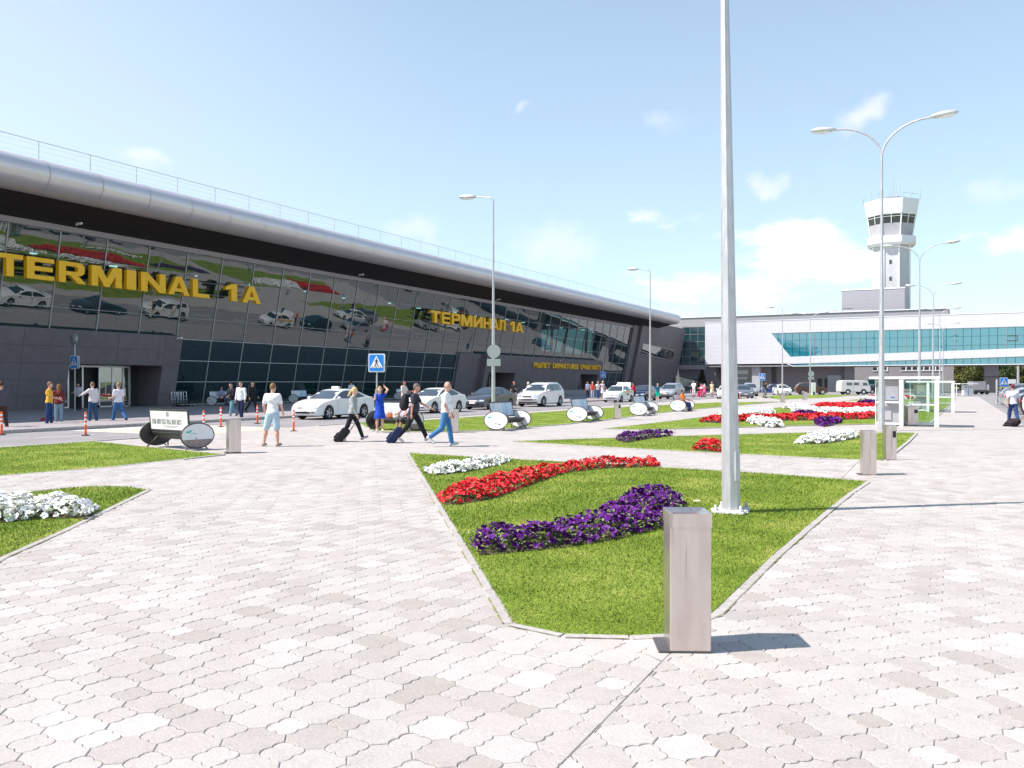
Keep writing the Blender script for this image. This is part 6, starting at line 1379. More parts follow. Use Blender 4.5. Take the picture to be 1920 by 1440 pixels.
# ================================================================ PEOPLE: one continuous surface per body, grown from a blended distance field
def sd_cap(P, a, b, ra, rb):
    a, b = np.array(a, float), np.array(b, float); d = b - a; t = np.clip(((P - a) @ d) / (d @ d + 1e-9), 0, 1)
    return np.linalg.norm(P - a - t[:, None] * d, axis=1) - (ra + (rb - ra) * t)
def sd_ell(P, c, r, M=None):
    q = P - np.array(c, float)
    if M is not None: q = q @ np.array(M)
    r = np.array(r, float); k0 = np.linalg.norm(q / r, axis=1); k1 = np.linalg.norm(q / (r * r), axis=1); return k0 * (k0 - 1) / (k1 + 1e-9)
def smin(a, b, k): h = np.clip(0.5 + 0.5 * (b - a) / k, 0, 1); return b + (a - b) * h - k * h * (1 - h)
def nets(prims, vox, cut=None, k=0.03):
    "surface nets over the union of primitives"
    lo = np.min([np.minimum(np.array(p[1]) - max(np.atleast_1d(p[3 if p[0] == 'c' else 2])), np.array(p[2] if p[0] == 'c' else p[1]) - max(np.atleast_1d(p[3 if p[0] == 'c' else 2]))) for p in prims], 0) - 2.5 * vox
    hi = np.max([np.maximum(np.array(p[1]) + max(np.atleast_1d(p[3 if p[0] == 'c' else 2])), np.array(p[2] if p[0] == 'c' else p[1]) + max(np.atleast_1d(p[3 if p[0] == 'c' else 2]))) for p in prims], 0) + 2.5 * vox
    n = np.ceil((hi - lo) / vox).astype(int) + 1; ax = [lo[i] + vox * np.arange(n[i]) for i in range(3)]
    P = np.stack(np.meshgrid(*ax, indexing='ij'), -1).reshape(-1, 3); D = np.full(len(P), 9.0)
    for p in prims:
        d = sd_cap(P, p[1], p[2], p[3], p[4]) if p[0] == 'c' else sd_ell(P, p[1], p[2], p[3] if len(p) > 3 else None); D = smin(D, d, k)
    if cut is not None: D = np.maximum(D, cut(P))
    D = D.reshape(n); s = D < 0; num = np.zeros(tuple(n - 1)); acc = np.zeros((*(n - 1), 3))
    g = [np.arange(m) for m in n]
    for axis in range(3):
        sl0 = [slice(None)] * 3; sl1 = [slice(None)] * 3; sl0[axis] = slice(0, -1); sl1[axis] = slice(1, None)
        a, b = D[tuple(sl0)], D[tuple(sl1)]; cr_ = (a < 0) != (b < 0); t = np.where(cr_, a / (a - b + 1e-12), 0)
        o1, o2 = [i for i in range(3) if i != axis]; idx = np.argwhere(cr_); tt_ = t[cr_]; pos = idx.astype(float); pos[:, axis] += tt_
        for d1 in (0, -1):
            for d2 in (0, -1):
                c = idx.copy(); c[:, o1] += d1; c[:, o2] += d2; ok = np.all((c >= 0) & (c < n - 1), 1); c = c[ok]
                np.add.at(num, tuple(c.T), 1); np.add.at(acc, tuple(c.T), pos[ok])
    m = num > 0; ids = -np.ones(num.shape, int); ids[m] = np.arange(m.sum()); V = acc[m] / num[m][:, None] * vox + lo; F = []
    for axis in range(3):
        sl0 = [slice(None)] * 3; sl1 = [slice(None)] * 3; sl0[axis] = slice(0, -1); sl1[axis] = slice(1, None)
        a, b = s[tuple(sl0)], s[tuple(sl1)]; idx = np.argwhere(a != b); o1, o2 = [(1, 2), (2, 0), (0, 1)][axis]
        ok = (idx[:, o1] > 0) & (idx[:, o2] > 0) & (idx[:, o1] < n[o1] - 1) & (idx[:, o2] < n[o2] - 1); idx = idx[ok]
        fl = a[tuple(idx.T)]; q = []
        for d1, d2 in ((-1, -1), (0, -1), (0, 0), (-1, 0)):
            c = idx.copy(); c[:, o1] += d1; c[:, o2] += d2; q.append(ids[tuple(c.T)])
        q = np.stack(q, 1); q[~fl] = q[~fl][:, ::-1]; F.append(q)
    F = np.concatenate(F); F = F[(F >= 0).all(1)]; return V, F
CLOTH = {}
def cloth(c, nm='cloth'):
    k = (nm, tuple(c))
    if k not in CLOTH:
        CLOTH[k] = mk('%s_%d' % (nm, len(CLOTH)), tuple(c), 0.85 if nm == 'cloth' else 0.55, var=0.10 if nm == 'cloth' else 0.03, vs=9, bump=0.25 if nm == 'cloth' else 0.0, bs=14, spec=0.2)
    return CLOTH[k]
skin_mats = {}
def person(label, loc, az, fig, top, bottom, hair=(0.05, 0.03, 0.02), skin=(0.55, 0.30, 0.20), H=1.75, shoes=(0.03, 0.03, 0.03), group=None, female=False, long_hair=False, ponytail=False, bald=False, stripe=None, vox=0.022, cap=None, z0=0.0, extra=None, seated=False, stout=0.0):
    """fig: dict(th=(L,R) thigh swing, kn=(L,R) knee bend, sh=(L,R) arm swing, el=(L,R) elbow, ab=(L,R) arm spread, lean, hy head yaw)
       top: (kind, colour) kind tee/long/sleeveless/dress/jacket; bottom: (kind, colour) trousers/shorts/capri/none; az: direction faced, world degrees from +y anticlockwise"""
    o = thing('person', label, 'person', (loc[0], loc[1], z0), R(az), group); s = H / 1.75; o.scale = (s,) * 3
    f = dict(th=(0, 0), kn=(0, 0), sh=(0, 0), el=(8, 8), ab=(6, 6), lean=0, hy=0, hx=0, fx=(0, 0)); f.update(fig)
    sw = 0.165 if female else 0.185; hw = 0.085; hip = np.array([0, 0, 0.93]); le = R(f['lean'])
    def tor(x, y, z): y2 = y * math.cos(le) + z * math.sin(le); z2 = z * math.cos(le) - y * math.sin(le); return np.array([x, y2, 0.93 + z2])
    J = {}
    for i, sd_ in ((0, -1), (1, 1)):
        a = R(f['th'][i]); k = a - R(f['kn'][i]); hp = hip + (sd_ * hw, 0, -0.02); kne = hp + np.array([sd_ * 0.015 + sd_ * f['fx'][i], math.sin(a) * 0.43, -math.cos(a) * 0.43]); an = kne + np.array([sd_ * f['fx'][i] * .8, math.sin(k) * 0.41, -math.cos(k) * 0.41])
        pt = max(-0.9, min(0.5, k * 0.9)) if not seated else 0.0; toe = an + np.array([sd_ * 0.02, math.cos(pt) * 0.17, math.sin(pt) * 0.17 - 0.045]); heel = an + np.array([0, -math.cos(pt) * 0.04 + math.sin(pt) * .03, -math.sin(pt) * 0.04 - 0.045])
        sp = tor(sd_ * sw, 0, 0.50); b = R(f['sh'][i]); ab = R(f['ab'][i]); el = sp + np.array([sd_ * math.sin(ab) * 0.29, math.sin(b) * math.cos(ab) * 0.29, -math.cos(b) * math.cos(ab) * 0.29])
        b2 = b + R(f['el'][i]); ab2 = ab * f.get('abf', 0.5); ab2 = ab2 if np.isscalar(ab2) else ab2[i]; wr = el + np.array([sd_ * math.sin(ab2) * 0.25, math.sin(b2) * math.cos(ab2) * 0.25, -math.cos(b2) * math.cos(ab2) * 0.25]); hd = (wr - el) / 0.25
        J[i] = dict(hp=hp, kn=kne, an=an, toe=toe, heel=heel, sh=sp, el=el, wr=wr, hand=wr + hd * 0.075, hd=hd, sd=sd_)
    lowz = min(min(J[i]['toe'][2], J[i]['heel'][2]) for i in (0, 1)) - 0.035
    neck, hd0 = tor(0, 0.0, 0.56), tor(0, 0.035, 0.73); hy = R(f['hy']); fw_ = np.array([-math.sin(hy), math.cos(hy), 0]); rt_ = np.array([math.cos(hy), math.sin(hy), 0])
    fat = stout
    prims = [('e', tor(0, 0, 0.40), (0.165 if not female else 0.145, 0.105 + fat * .3, 0.17)), ('e', tor(0, 0.015 + fat * .4, 0.18), (0.145 + fat * .5, 0.10 + fat, 0.16)), ('e', tor(0, -0.005, 0.0), (0.16, 0.115, 0.12)),
             ('c', tor(-sw * .8, 0, 0.50), tor(sw * .8, 0, 0.50), 0.062, 0.062), ('c', tor(0, 0, 0.5), hd0, 0.058, 0.05),
             ('e', hd0 + (0, 0, 0.015), (0.076, 0.094, 0.118)), ('e', hd0 + fw_ * 0.03 - (0, 0, 0.06), (0.055, 0.06, 0.058)), ('c', hd0 + fw_ * 0.086 + (0, 0, 0.01), hd0 + fw_ * 0.108 - (0, 0, 0.022), 0.009, 0.015),
             ('e', hd0 + rt_ * 0.078, (0.014, 0.022, 0.032)), ('e', hd0 - rt_ * 0.078, (0.014, 0.022, 0.032))]
    if female: prims += [('e', tor(-0.065, 0.075, 0.36), (0.06, 0.055, 0.06)), ('e', tor(0.065, 0.075, 0.36), (0.06, 0.055, 0.06))]
    for i in (0, 1):
        j = J[i]; prims += [('c', j['hp'], j['kn'], 0.088, 0.056), ('c', j['kn'], j['kn'] + (j['an'] - j['kn']) * .4, 0.054, 0.056), ('c', j['kn'] + (j['an'] - j['kn']) * .35, j['an'], 0.057, 0.036), ('c', j['heel'], j['toe'], 0.036, 0.028),
                            ('c', j['sh'], j['el'], 0.052, 0.040), ('c', j['el'], j['wr'], 0.040, 0.026), ('e', j['hand'], (0.030, 0.032, 0.046))]
    V, F = nets(prims, vox, k=0.028)
    V[:, 2] -= lowz
    kk = ('skin', skin)
    if kk not in skin_mats: skin_mats[kk] = mk('skin_%d' % len(skin_mats), skin, 0.55, var=0.05, vs=7, spec=0.3)
    # fingers and thumb as tapered bent tubes rooted in the palm, eyes as small dark lids
    fm = MB()
    for i in (0, 1):
        j = J[i]; h = Vector(j['hand']); d = Vector(j['hd']).normalized(); side = Vector((0, 1, 0)); side = (side - d * side.dot(d)).normalized() if abs(d.y) < .9 else Vector((0, 0, 1)); palm = d.cross(side)
        curl = -1 if j['sd'] > 0 else 1
        for n_, (o_, L_) in enumerate(((0.024, 0.068), (0.008, 0.076), (-0.008, 0.072), (-0.024, 0.056))):
            p0 = h + side * o_ + d * 0.028; p1 = p0 + d * L_ * .5 + palm * curl * 0.006; p2 = p1 + d * L_ * .38 + palm * curl * 0.022; fm.tube([p0, p1, p2], [0.009, 0.0082, 0.0062], 5)
        p0 = h + side * 0.026 - d * 0.015; fm.tube([p0, p0 + side * 0.022 + d * 0.022, p0 + side * 0.026 + d * 0.048], [0.011, 0.0095, 0.007], 5)
    fv = np.array(fm.v); fv[:, 2] -= lowz; me = bpy.data.meshes.new('body'); off = len(V)
    me.from_pydata(V.tolist() + fv.tolist(), [], F.tolist() + [[a + off for a in q] for q in fm.f]); me.polygons.foreach_set('use_smooth', [True] * len(me.polygons)); me.materials.append(skin_mats[kk]); me.update(); link('body', me, o)
    up = np.array([0, 0, -lowz])
    def garment(name, pr, mat, cut=None, k=0.03, parent=o):
        V, F = nets(pr, vox, cut, k); V[:, 2] -= lowz
        if len(F) == 0: return None
        q = np_mesh(name, V, F, mat, parent, smooth=True); return q
    e = 0.014; fr_ = {'tee': 0.62, 'polo': 0.62, 'long': 1.0, 'jacket': 1.0, 'sleeveless': 0.05, 'dress': 0.25}[top[0]]; E2 = e + (0.012 if top[0] in ('jacket', 'long') else 0.006)
    hem = {'tee': -0.10, 'polo': -0.10, 'long': -0.08, 'jacket': -0.12, 'sleeveless': -0.06, 'dress': -0.42}[top[0]]
    pr = [('e', tor(0, 0, 0.40), (0.172 + E2 if not female else 0.15 + E2, 0.11 + E2 + fat * .3, 0.175)), ('e', tor(0, 0.015 + fat * .4, 0.17), (0.15 + E2 + fat * .5, 0.105 + E2 + fat, 0.20)), ('c', tor(-sw * .82, 0, 0.495), tor(sw * .82, 0, 0.495), 0.070 + e * .4, 0.070 + e * .4), ('e', tor(0, 0, 0.02), (0.165 + E2, 0.12 + E2, 0.16))]
    if female: pr += [('e', tor(-0.065, 0.08, 0.36), (0.065, 0.06, 0.065)), ('e', tor(0.065, 0.08, 0.36), (0.065, 0.06, 0.065))]
    if top[0] == 'dress': pr += [('c', tor(0, 0, 0.0), (0, 0.02, 0.60), 0.165, 0.225), ('c', (0, 0.02, 0.62), (0, 0.02, 0.52), 0.22, 0.235)]
    for i in (0, 1):
        j = J[i]; f1 = min(1, fr_ / 0.62 * 0.68) if fr_ <= 0.62 else 1
        pr.append(('c', j['sh'], j['sh'] + (j['el'] - j['sh']) * f1, 0.066 + e * .5, 0.054 + e * (0.9 if fr_ < 1 else 0.4)))
        if fr_ >= 1: pr += [('c', j['el'], j['wr'] - (j['wr'] - j['el']) * 0.08, 0.050 + e * .5, 0.038 + e * .4)]
    zc = 0.93 + hem; topc = garment({'dress': 'dress', 'jacket': 'jacket'}.get(top[0], 'shirt'), pr, cloth(top[1]), lambda P: np.maximum(zc - P[:, 2], (P[:, 2] - (neck[2] + 0.035)) if True else 0) if not (abs(f['lean']) > 25 or seated) else -np.ones(len(P)))
    if stripe:
        q = [(0, stripe)] ; V_ = []
        for zz in (0.24, 0.33, 0.42, 0.12):
            V1, F1 = nets([(p[0], p[1], tuple(np.array(p[2]) + 0.004), *p[3:]) if p[0] == 'e' else (p[0], p[1], p[2], p[3] + 0.004, p[4] + 0.004) for p in pr], vox, lambda P, zz=zz: np.abs(P[:, 2] - 0.93 - zz) - 0.013, 0.03); V1[:, 2] -= lowz
            if len(F1): np_mesh('shirt_stripe', V1, F1, cloth(stripe), topc, smooth=True)
    if bottom[0] != 'none':
        pr = [('e', tor(0, -0.005, 0.0), (0.168, 0.122, 0.13)), ('c', tor(0, 0, 0.06), tor(0, 0, 0.0), 0.13, 0.135)]
        fL = {'trousers': 1, 'shorts': 0.0, 'capri': 0.45}[bottom[0]]; wd = {'trousers': 0.014, 'shorts': 0.032, 'capri': 0.012}[bottom[0]] - (0.006 if female else 0)
        for i in (0, 1):
            j = J[i]; pr.append(('c', j['hp'], j['kn'] if bottom[0] != 'shorts' else j['hp'] + (j['kn'] - j['hp']) * .92, 0.094 + wd * .6, 0.062 + wd))
            if fL: pr.append(('c', j['kn'], j['kn'] + (j['an'] - j['kn']) * (fL - 0.04), 0.062 + wd, 0.050 + wd * (1 if fL == 1 else .6)))
        garment({'shorts': 'shorts'}.get(bottom[0], 'trousers'), pr, cloth(bottom[1]), k=0.035)
    for i in (0, 1):
        j = J[i]; V, F = nets([('c', j['heel'] + (0, 0, 0.004), j['toe'] + (0, 0, 0.002), 0.045, 0.038), ('c', j['heel'], j['an'] - (0, 0, 0.0), 0.044, 0.040)], min(vox, 0.018)); V[:, 2] -= lowz; np_mesh('shoe', V, F, cloth(shoes, 'leather'), o, smooth=True)
    if cap or not bald:
        hc = cap or hair
        pr = [('e', hd0 + (0, 0, 0.027) - fw_ * 0.008, (0.086, 0.102, 0.120))]
        if long_hair: pr += [('c', hd0 - fw_ * 0.05 + (0, 0, 0.02), tor(0, -0.07, 0.44), 0.085, 0.07)]
        if ponytail: pr += [('c', hd0 - fw_ * 0.10 + (0, 0, 0.03), tor(0, -0.17, 0.56), 0.045, 0.03)]
        def cut(P):
            q = (P - hd0); a = q @ fw_; z = q[:, 2]; face = np.minimum(a - 0.015 - 0.0, 0.055 - z); low_ = -z - 0.035 if not (long_hair or ponytail) else -z - 0.6
            return np.maximum(face, np.minimum(low_, 9)) if not ponytail else np.maximum(face, np.where(a > -0.085, -z - 0.04, -1))
        garment('cap' if cap else 'hair', pr, cloth(hc, 'hair') if not cap else cloth(hc), cut, 0.02)
    elif bald:
        pr = [('e', hd0 + (0, 0, 0.005) - fw_ * 0.008, (0.081, 0.098, 0.100))]; garment('hair', pr, cloth(hair, 'hair'), lambda P: np.maximum((P - hd0) @ fw_ - 0.005, np.maximum((P - hd0)[:, 2] - 0.035, -(P - hd0)[:, 2] - 0.05)), 0.02)
    eb = MB()
    for sgn in (-1, 1): c_ = hd0 + fw_ * 0.082 + rt_ * 0.030 * sgn + up + (0, 0, 0.014); eb.ell(c_, (0.010, 0.010, 0.006), 6, 4)
    eb.build('eyes', 'dark_grey', o)
    o['_hz'] = 0
    return o, {k: {a: (b + up if isinstance(b, np.ndarray) and a != 'hd' else b) for a, b in j.items()} for k, j in J.items()}
def toward(u, v, deg):
    "azimuth of a figure facing deg degrees anticlockwise from the camera's viewing direction"
    return math.degrees(YAW) + deg
# deg: 0 = back to camera (walking away), 90 = faces left, -90 = faces right, 180 = faces camera
def P_(label, u, v, deg, fig, top, bottom, z=0.0, D=None, **k):
    x_, y_ = G(u, v, z) if D is None else at(u, D); return person(label, (x_, y_), toward(u, v, deg), fig, top, bottom, z0=z, **k)
WHT = (0.78, 0.78, 0.80); BLK_ = (0.018, 0.018, 0.022); JN = (0.04, 0.11, 0.24); JL = (0.20, 0.34, 0.48); NAVY = (0.02, 0.025, 0.07)
V1 = 0.016
P_('man standing with back to camera in white T-shirt and pale knee shorts', 511, 836, -8, dict(sh=(-4, 8), el=(18, 30), ab=(14, 12), abf=-0.3, fx=(0.09, 0.03), hy=-6, th=(0, 0)), ('tee', WHT), ('shorts', (0.42, 0.56, 0.64)), hair=(0.22, 0.12, 0.06), skin=(0.62, 0.36, 0.26), H=1.71, shoes=(0.35, 0.28, 0.22), vox=V1)
walkR = dict(th=(24, -16), kn=(4, 22), lean=3)
girl, gj = P_('girl walking right in grey hooded jacket and black trousers, pulling a black suitcase', 661, 827, -90, dict(th=(24, -20), kn=(4, 12), sh=(-16, 8), el=(6, 14), lean=3), ('jacket', (0.34, 0.36, 0.35)), ('trousers', BLK_), hair=(0.62, 0.42, 0.20), skin=(0.66, 0.42, 0.32), H=1.60, shoes=(0.50, 0.35, 0.42), female=True, ponytail=True, vox=V1)
P_('woman in royal blue dress holding her hands up to her hair', 712, 810, 195, dict(sh=(150, 60), el=(95, 110), ab=(28, 10), abf=-0.6, th=(6, -4), kn=(2, 4)), ('dress', (0.015, 0.06, 0.42)), ('none', BLK_), hair=(0.40, 0.22, 0.10), skin=(0.62, 0.38, 0.28), H=1.58, shoes=(0.55, 0.48, 0.42), female=True, vox=V1)
man, mj = P_('grey haired man in dark polo shirt walking right with backpack and blue suitcase', 776, 829, -90, dict(th=(28, -24), kn=(3, 18), sh=(34, -12), el=(28, 8), lean=4), ('polo', (0.045, 0.045, 0.065)), ('trousers', (0.022, 0.018, 0.022)), hair=(0.16, 0.12, 0.10), skin=(0.58, 0.31, 0.23), H=1.74, shoes=(0.55, 0.52, 0.50), vox=V1, stout=0.02)
P_('bald stout man walking right in white T-shirt and blue jeans', 836, 836, -90, dict(th=(12, -14), kn=(3, 40), sh=(6, -4), el=(18, 30), lean=1, hy=-10), ('tee', WHT), ('trousers', (0.05, 0.17, 0.36)), hair=(0.30, 0.20, 0.16), skin=(0.60, 0.34, 0.26), H=1.76, shoes=(0.62, 0.62, 0.62), bald=True, vox=V1, stout=0.05)
P_('man at the left edge in dark jacket, partly cut by the photo edge', 3, 805, 60, dict(th=(8, -8), kn=(4, 8), sh=(0, 30), el=(10, 60)), ('jacket', (0.08, 0.075, 0.10)), ('trousers', (0.07, 0.035, 0.03)), H=1.74)
P_('man in orange yellow T-shirt and blue jeans facing the long haired woman', 92, 798, -70, dict(th=(4, -4), sh=(18, 22), el=(50, 60), fx=(0.04, 0.03)), ('tee', (0.82, 0.42, 0.04)), ('trousers', (0.02, 0.05, 0.16)), hair=(0.22, 0.13, 0.09), H=1.74, skin=(0.58, 0.33, 0.25))
P_('woman with long brown hair in dark red top and light jeans', 110, 795, 30, dict(th=(3, -3), sh=(26, 20), el=(95, 70), hy=40), ('long', (0.16, 0.03, 0.03)), ('trousers', (0.20, 0.30, 0.38)), hair=(0.20, 0.08, 0.03), H=1.65, female=True, long_hair=True, skin=(0.62, 0.38, 0.28))
P_('man in pale striped long sleeved shirt pointing to the left', 174, 793, 62, dict(th=(6, -6), kn=(2, 6), sh=(62, 0), el=(8, 10), ab=(6, 8)), ('long', (0.66, 0.62, 0.64)), ('trousers', (0.03, 0.08, 0.16)), hair=(0.20, 0.12, 0.08), H=1.72, skin=(0.6, 0.35, 0.27))
P_('man walking left in white T-shirt with black stripes and blue jeans', 222, 792, 55, dict(th=(20, -22), kn=(4, 20), sh=(10, 6), el=(70, 40), lean=-2), ('tee', (0.75, 0.72, 0.78)), ('trousers', (0.05, 0.14, 0.32)), hair=(0.28, 0.18, 0.10), H=1.74, stripe=(0.03, 0.03, 0.05), skin=(0.6, 0.36, 0.28))
P_('man in black jacket and light jeans walking beside the man in white', 434, 784, 150, dict(th=(14, -20), kn=(4, 25), sh=(14, 20), el=(70, 50), hy=10), ('jacket', (0.02, 0.02, 0.03)), ('trousers', (0.16, 0.30, 0.38)), cap=(0.02, 0.02, 0.02), H=1.72, skin=(0.5, 0.28, 0.22))
P_('man in white long sleeved shirt and dark trousers walking towards the camera', 452, 786, 165, dict(th=(8, -6), kn=(3, 10), sh=(6, -4), el=(14, 14), ab=(14, 14)), ('long', WHT), ('trousers', NAVY), hair=(0.14, 0.10, 0.08), H=1.74, skin=(0.55, 0.32, 0.25))
P_('man all in black walking behind the man in white shirt', 473, 774, -120, dict(th=(18, -20), kn=(4, 20), sh=(6, -8), el=(30, 20)), ('jacket', BLK_), ('trousers', BLK_), cap=(0.05, 0.02, 0.02), H=1.70, z=0.1, skin=(0.5, 0.28, 0.2))
P_('person in white top standing by the left entrance door glass', 147, 763, 180, dict(sh=(10, 20), el=(60, 60)), ('tee', (0.55, 0.55, 0.6)), ('trousers', BLK_), z=0.1, D=50.5, H=1.6, vox=0.028)
P_('man in white shirt seen above the roof of the white taxi', 659, 0, 40, dict(), ('tee', (0.62, 0.64, 0.72)), ('trousers', NAVY), z=0.1, D=60, H=1.72, vox=0.028)
P_('dark haired woman in cream blouse seen left of the man with the backpack', 757, 0, -120, dict(sh=(30, 10), el=(60, 20)), ('tee', (0.66, 0.60, 0.55)), ('trousers', (0.2, 0.2, 0.22)), z=0.1, D=47, H=1.72, hair=(0.06, 0.02, 0.02), long_hair=True, female=True, vox=0.026)
P_('man in black top and pale trousers behind the dark grey sedan', 964, 0, 160, dict(sh=(20, 10), el=(80, 20)), ('tee', BLK_), ('trousers', (0.66, 0.6, 0.52)), D=62, z=0.1, H=1.72, vox=0.026)
P_('white haired person in white shirt behind the white sports utility car', 993, 0, 60, dict(lean=8), ('tee', WHT), ('trousers', (0.6, 0.6, 0.58)), D=64, z=0.1, H=1.65, hair=(0.7, 0.68, 0.66), vox=0.026)
GD = 'people waiting at the departures door'
P_('person in blue top, leftmost of the group at the departures door', 1102, 0, 150, dict(sh=(20, 5)), ('tee', (0.25, 0.28, 0.42)), ('trousers', NAVY), D=88, z=0.1, H=1.7, vox=0.03, group=GD)
P_('person in red and white top at the departures door, second from left', 1111, 0, 180, dict(sh=(10, 10), el=(40, 40)), ('sleeveless', (0.65, 0.08, 0.06)), ('trousers', (0.45, 0.5, 0.6)), D=86, z=0.1, H=1.66, hair=(0.7, 0.62, 0.55), vox=0.03, group=GD)
P_('blond person in white and blue, third of the group at the departures door', 1121, 0, 200, dict(sh=(10, 20), el=(40, 40)), ('tee', (0.7, 0.7, 0.75)), ('trousers', (0.06, 0.12, 0.3)), D=86, z=0.1, H=1.7, hair=(0.6, 0.4, 0.2), vox=0.03, group=GD)
P_('tall person in white with a pale pink skirt, rightmost at the departures door', 1130, 0, -160, dict(sh=(10, 30), el=(60, 40)), ('dress', (0.78, 0.66, 0.72)), ('none', WHT), D=86, z=0.1, H=1.75, hair=(0.7, 0.66, 0.62), female=True, vox=0.03, group=GD)
P_('person in a red top behind the open boot of the white taxi', 1190, 0, 90, dict(sh=(40, 40), el=(30, 30), lean=12), ('tee', (0.6, 0.02, 0.05)), ('trousers', NAVY), D=80, z=0.0, H=1.68, vox=0.03)
P_('woman in teal top and bright green shorts beside the dark navy hatchback', 1233, 752, -20, dict(sh=(20, -10), el=(30, 20)), ('tee', (0.02, 0.10, 0.16)), ('shorts', (0.0, 0.50, 0.30)), hair=(0.60, 0.40, 0.20), H=1.60, female=True, vox=0.026, shoes=(0.6, 0.5, 0.4), skin=(0.66, 0.42, 0.32))
GP = 'people in pale and pink clothes by the far kerb'
P_('standing person in white, left one of the pale dressed group by the far kerb', 1301, 0, 140, dict(sh=(10, 30), el=(30, 50)), ('tee', (0.80, 0.74, 0.74)), ('capri', (0.74, 0.68, 0.68)), D=96, z=0.05, H=1.85, vox=0.03, group=GP)
P_('bending person in white over a pink bag by the far kerb', 1314, 0, -60, dict(lean=50, sh=(60, 60), th=(10, 0)), ('tee', (0.78, 0.72, 0.74)), ('trousers', (0.6, 0.05, 0.15)), D=97, z=0.05, H=1.75, vox=0.03, group=GP, hair=(0.6, 0.5, 0.4))
P_('stooping dark haired person in pink by the far kerb', 1321, 0, 60, dict(lean=35, sh=(50, 50), th=(20, 0), kn=(30, 10)), ('dress', (0.75, 0.15, 0.30)), ('none', WHT), D=97, z=0.05, H=1.68, vox=0.03, group=GP, hair=(0.02, 0.02, 0.02), female=True)
P_('person in cream and yellow, rightmost of the pale dressed group', 1335, 0, 170, dict(sh=(5, 20), el=(30, 50)), ('dress', (0.80, 0.66, 0.42)), ('none', WHT), D=97, z=0.05, H=1.72, vox=0.03, group=GP, hair=(0.6, 0.4, 0.2), female=True)
P_('man in black pushing a luggage trolley by the blue crossing sign', 1435, 0, -110, dict(sh=(35, 25), el=(35, 35), th=(6, -8), kn=(2, 8)), ('tee', BLK_), ('trousers', BLK_), D=94, z=0.0, H=1.74, vox=0.028)
rman, rj = P_('man in white shirt and jeans pulling a black suitcase past the parked cars', 1899, 797, -12, dict(th=(14, -18), kn=(4, 18), sh=(-14, 10), el=(6, 20), hy=-8), ('tee', (0.70, 0.70, 0.80)), ('trousers', (0.03, 0.06, 0.16)), cap=(0.14, 0.03, 0.05), H=1.66, skin=(0.45, 0.25, 0.18), shoes=(0.3, 0.3, 0.32), vox=0.02)
# seated figures
sit = dict(th=(86, 84), kn=(84, 80), sh=(28, 30), el=(40, 45), lean=-6)
def seat_on(bench_label, side, label, top, bottom, fig=None, **k):
    b = [o for o in COL.objects if o.get('label') == bench_label][0]; M = Matrix.Translation(b.location) @ Matrix.Rotation(b.rotation_euler.z, 4, 'Z'); p = M @ Vector((side, 0.02, 0)); fz = math.degrees(b.rotation_euler.z) + 180
    return person(label, (p.x, p.y), fz, dict(sit, **(fig or {})), top, bottom, seated=True, z0=b.location.z, **k)
seat_on('last bench of the row, with a person in orange sitting on it', 0.2, 'person in orange top and dark blue trousers sitting on the last bench of the row', ('tee', (0.85, 0.22, 0.03)), ('trousers', (0.02, 0.03, 0.10)), H=1.62, hair=(0.02, 0.02, 0.02), vox=0.024, skin=(0.4, 0.22, 0.15))
seat_on('bench carrying bags and a seated person, behind the woman in the blue dress', -0.45 if False else 0.45, 'person in pale pink sitting on the bench right behind the woman in the blue dress', ('tee', (0.66, 0.46, 0.48)), ('capri', (0.10, 0.09, 0.10)), H=1.45, hair=(0.55, 0.42, 0.30), vox=0.022)
seat_on('bench in the shade before the terminal glass, left of the man in black jacket', 0.0, 'person in pale blue sitting on the shaded bench before the terminal glass', ('tee', (0.25, 0.27, 0.45)), ('trousers', (0.10, 0.10, 0.14)), H=1.7, vox=0.028)

# ---------------------------------------------------------------- luggage
def suitcase(label, loc, rz, tilt, col, w=0.40, d=0.24, h=0.60, handle=0.55, lift=0.0):
    "wheels at the origin; tilts towards +y by tilt degrees"
    o = thing('suitcase', label, 'suitcase', (loc[0], loc[1], lift), rz); M = Matrix.Rotation(R(-tilt), 4, 'X'); mt = cloth(col)
    q = MB(); q.bbox(-w / 2, w / 2, 0.0, d, 0.06, 0.06 + h, 0.045, 0, M); q.build('shell', mt, o)
    q = MB(); q.bbox(-w / 2 + 0.05, w / 2 - 0.05, -0.045, 0.0, 0.12, h * 0.62, 0.02, 0, M); q.build('front_pocket', mt, o)
    q = MB()
    for x in (-0.11, 0.11): q.tube([M @ Vector((x, d - 0.03, 0.06 + h)), M @ Vector((x, d - 0.03, 0.06 + h + handle))], 0.009, 6)
    q.tube([M @ Vector((-0.12, d - 0.03, 0.06 + h + handle)), M @ Vector((0.12, d - 0.03, 0.06 + h + handle))], 0.016, 6); q.build('pull_handle', 'steel_dark', o)
    for x in (-w / 2 + 0.05, w / 2 - 0.05): q = MB(); q.lathe([(0, -0.015), (0.045, -0.015), (0.045, 0.015), (0, 0.015)], 12, axis='x', c=(x, d - 0.04, 0.045)); q.build('wheel', 'rubber', o)
    q = MB(); q.tube([M @ Vector((-0.08, d * .5, 0.06 + h)), M @ Vector((-0.06, d * .5, 0.09 + h)), M @ Vector((0.06, d * .5, 0.09 + h)), M @ Vector((0.08, d * .5, 0.06 + h))], 0.01, 6); q.build('grip', 'rubber', o)
    return o
rz = YAW - R(90)
suitcase('black trolley suitcase pulled by the girl in grey', G(624, 827), rz, 38, (0.02, 0.02, 0.024), h=0.50, handle=0.52)
suitcase('dark blue trolley suitcase pulled by the man with the backpack', G(722, 829), rz, 38, (0.018, 0.026, 0.075), h=0.56, handle=0.62)
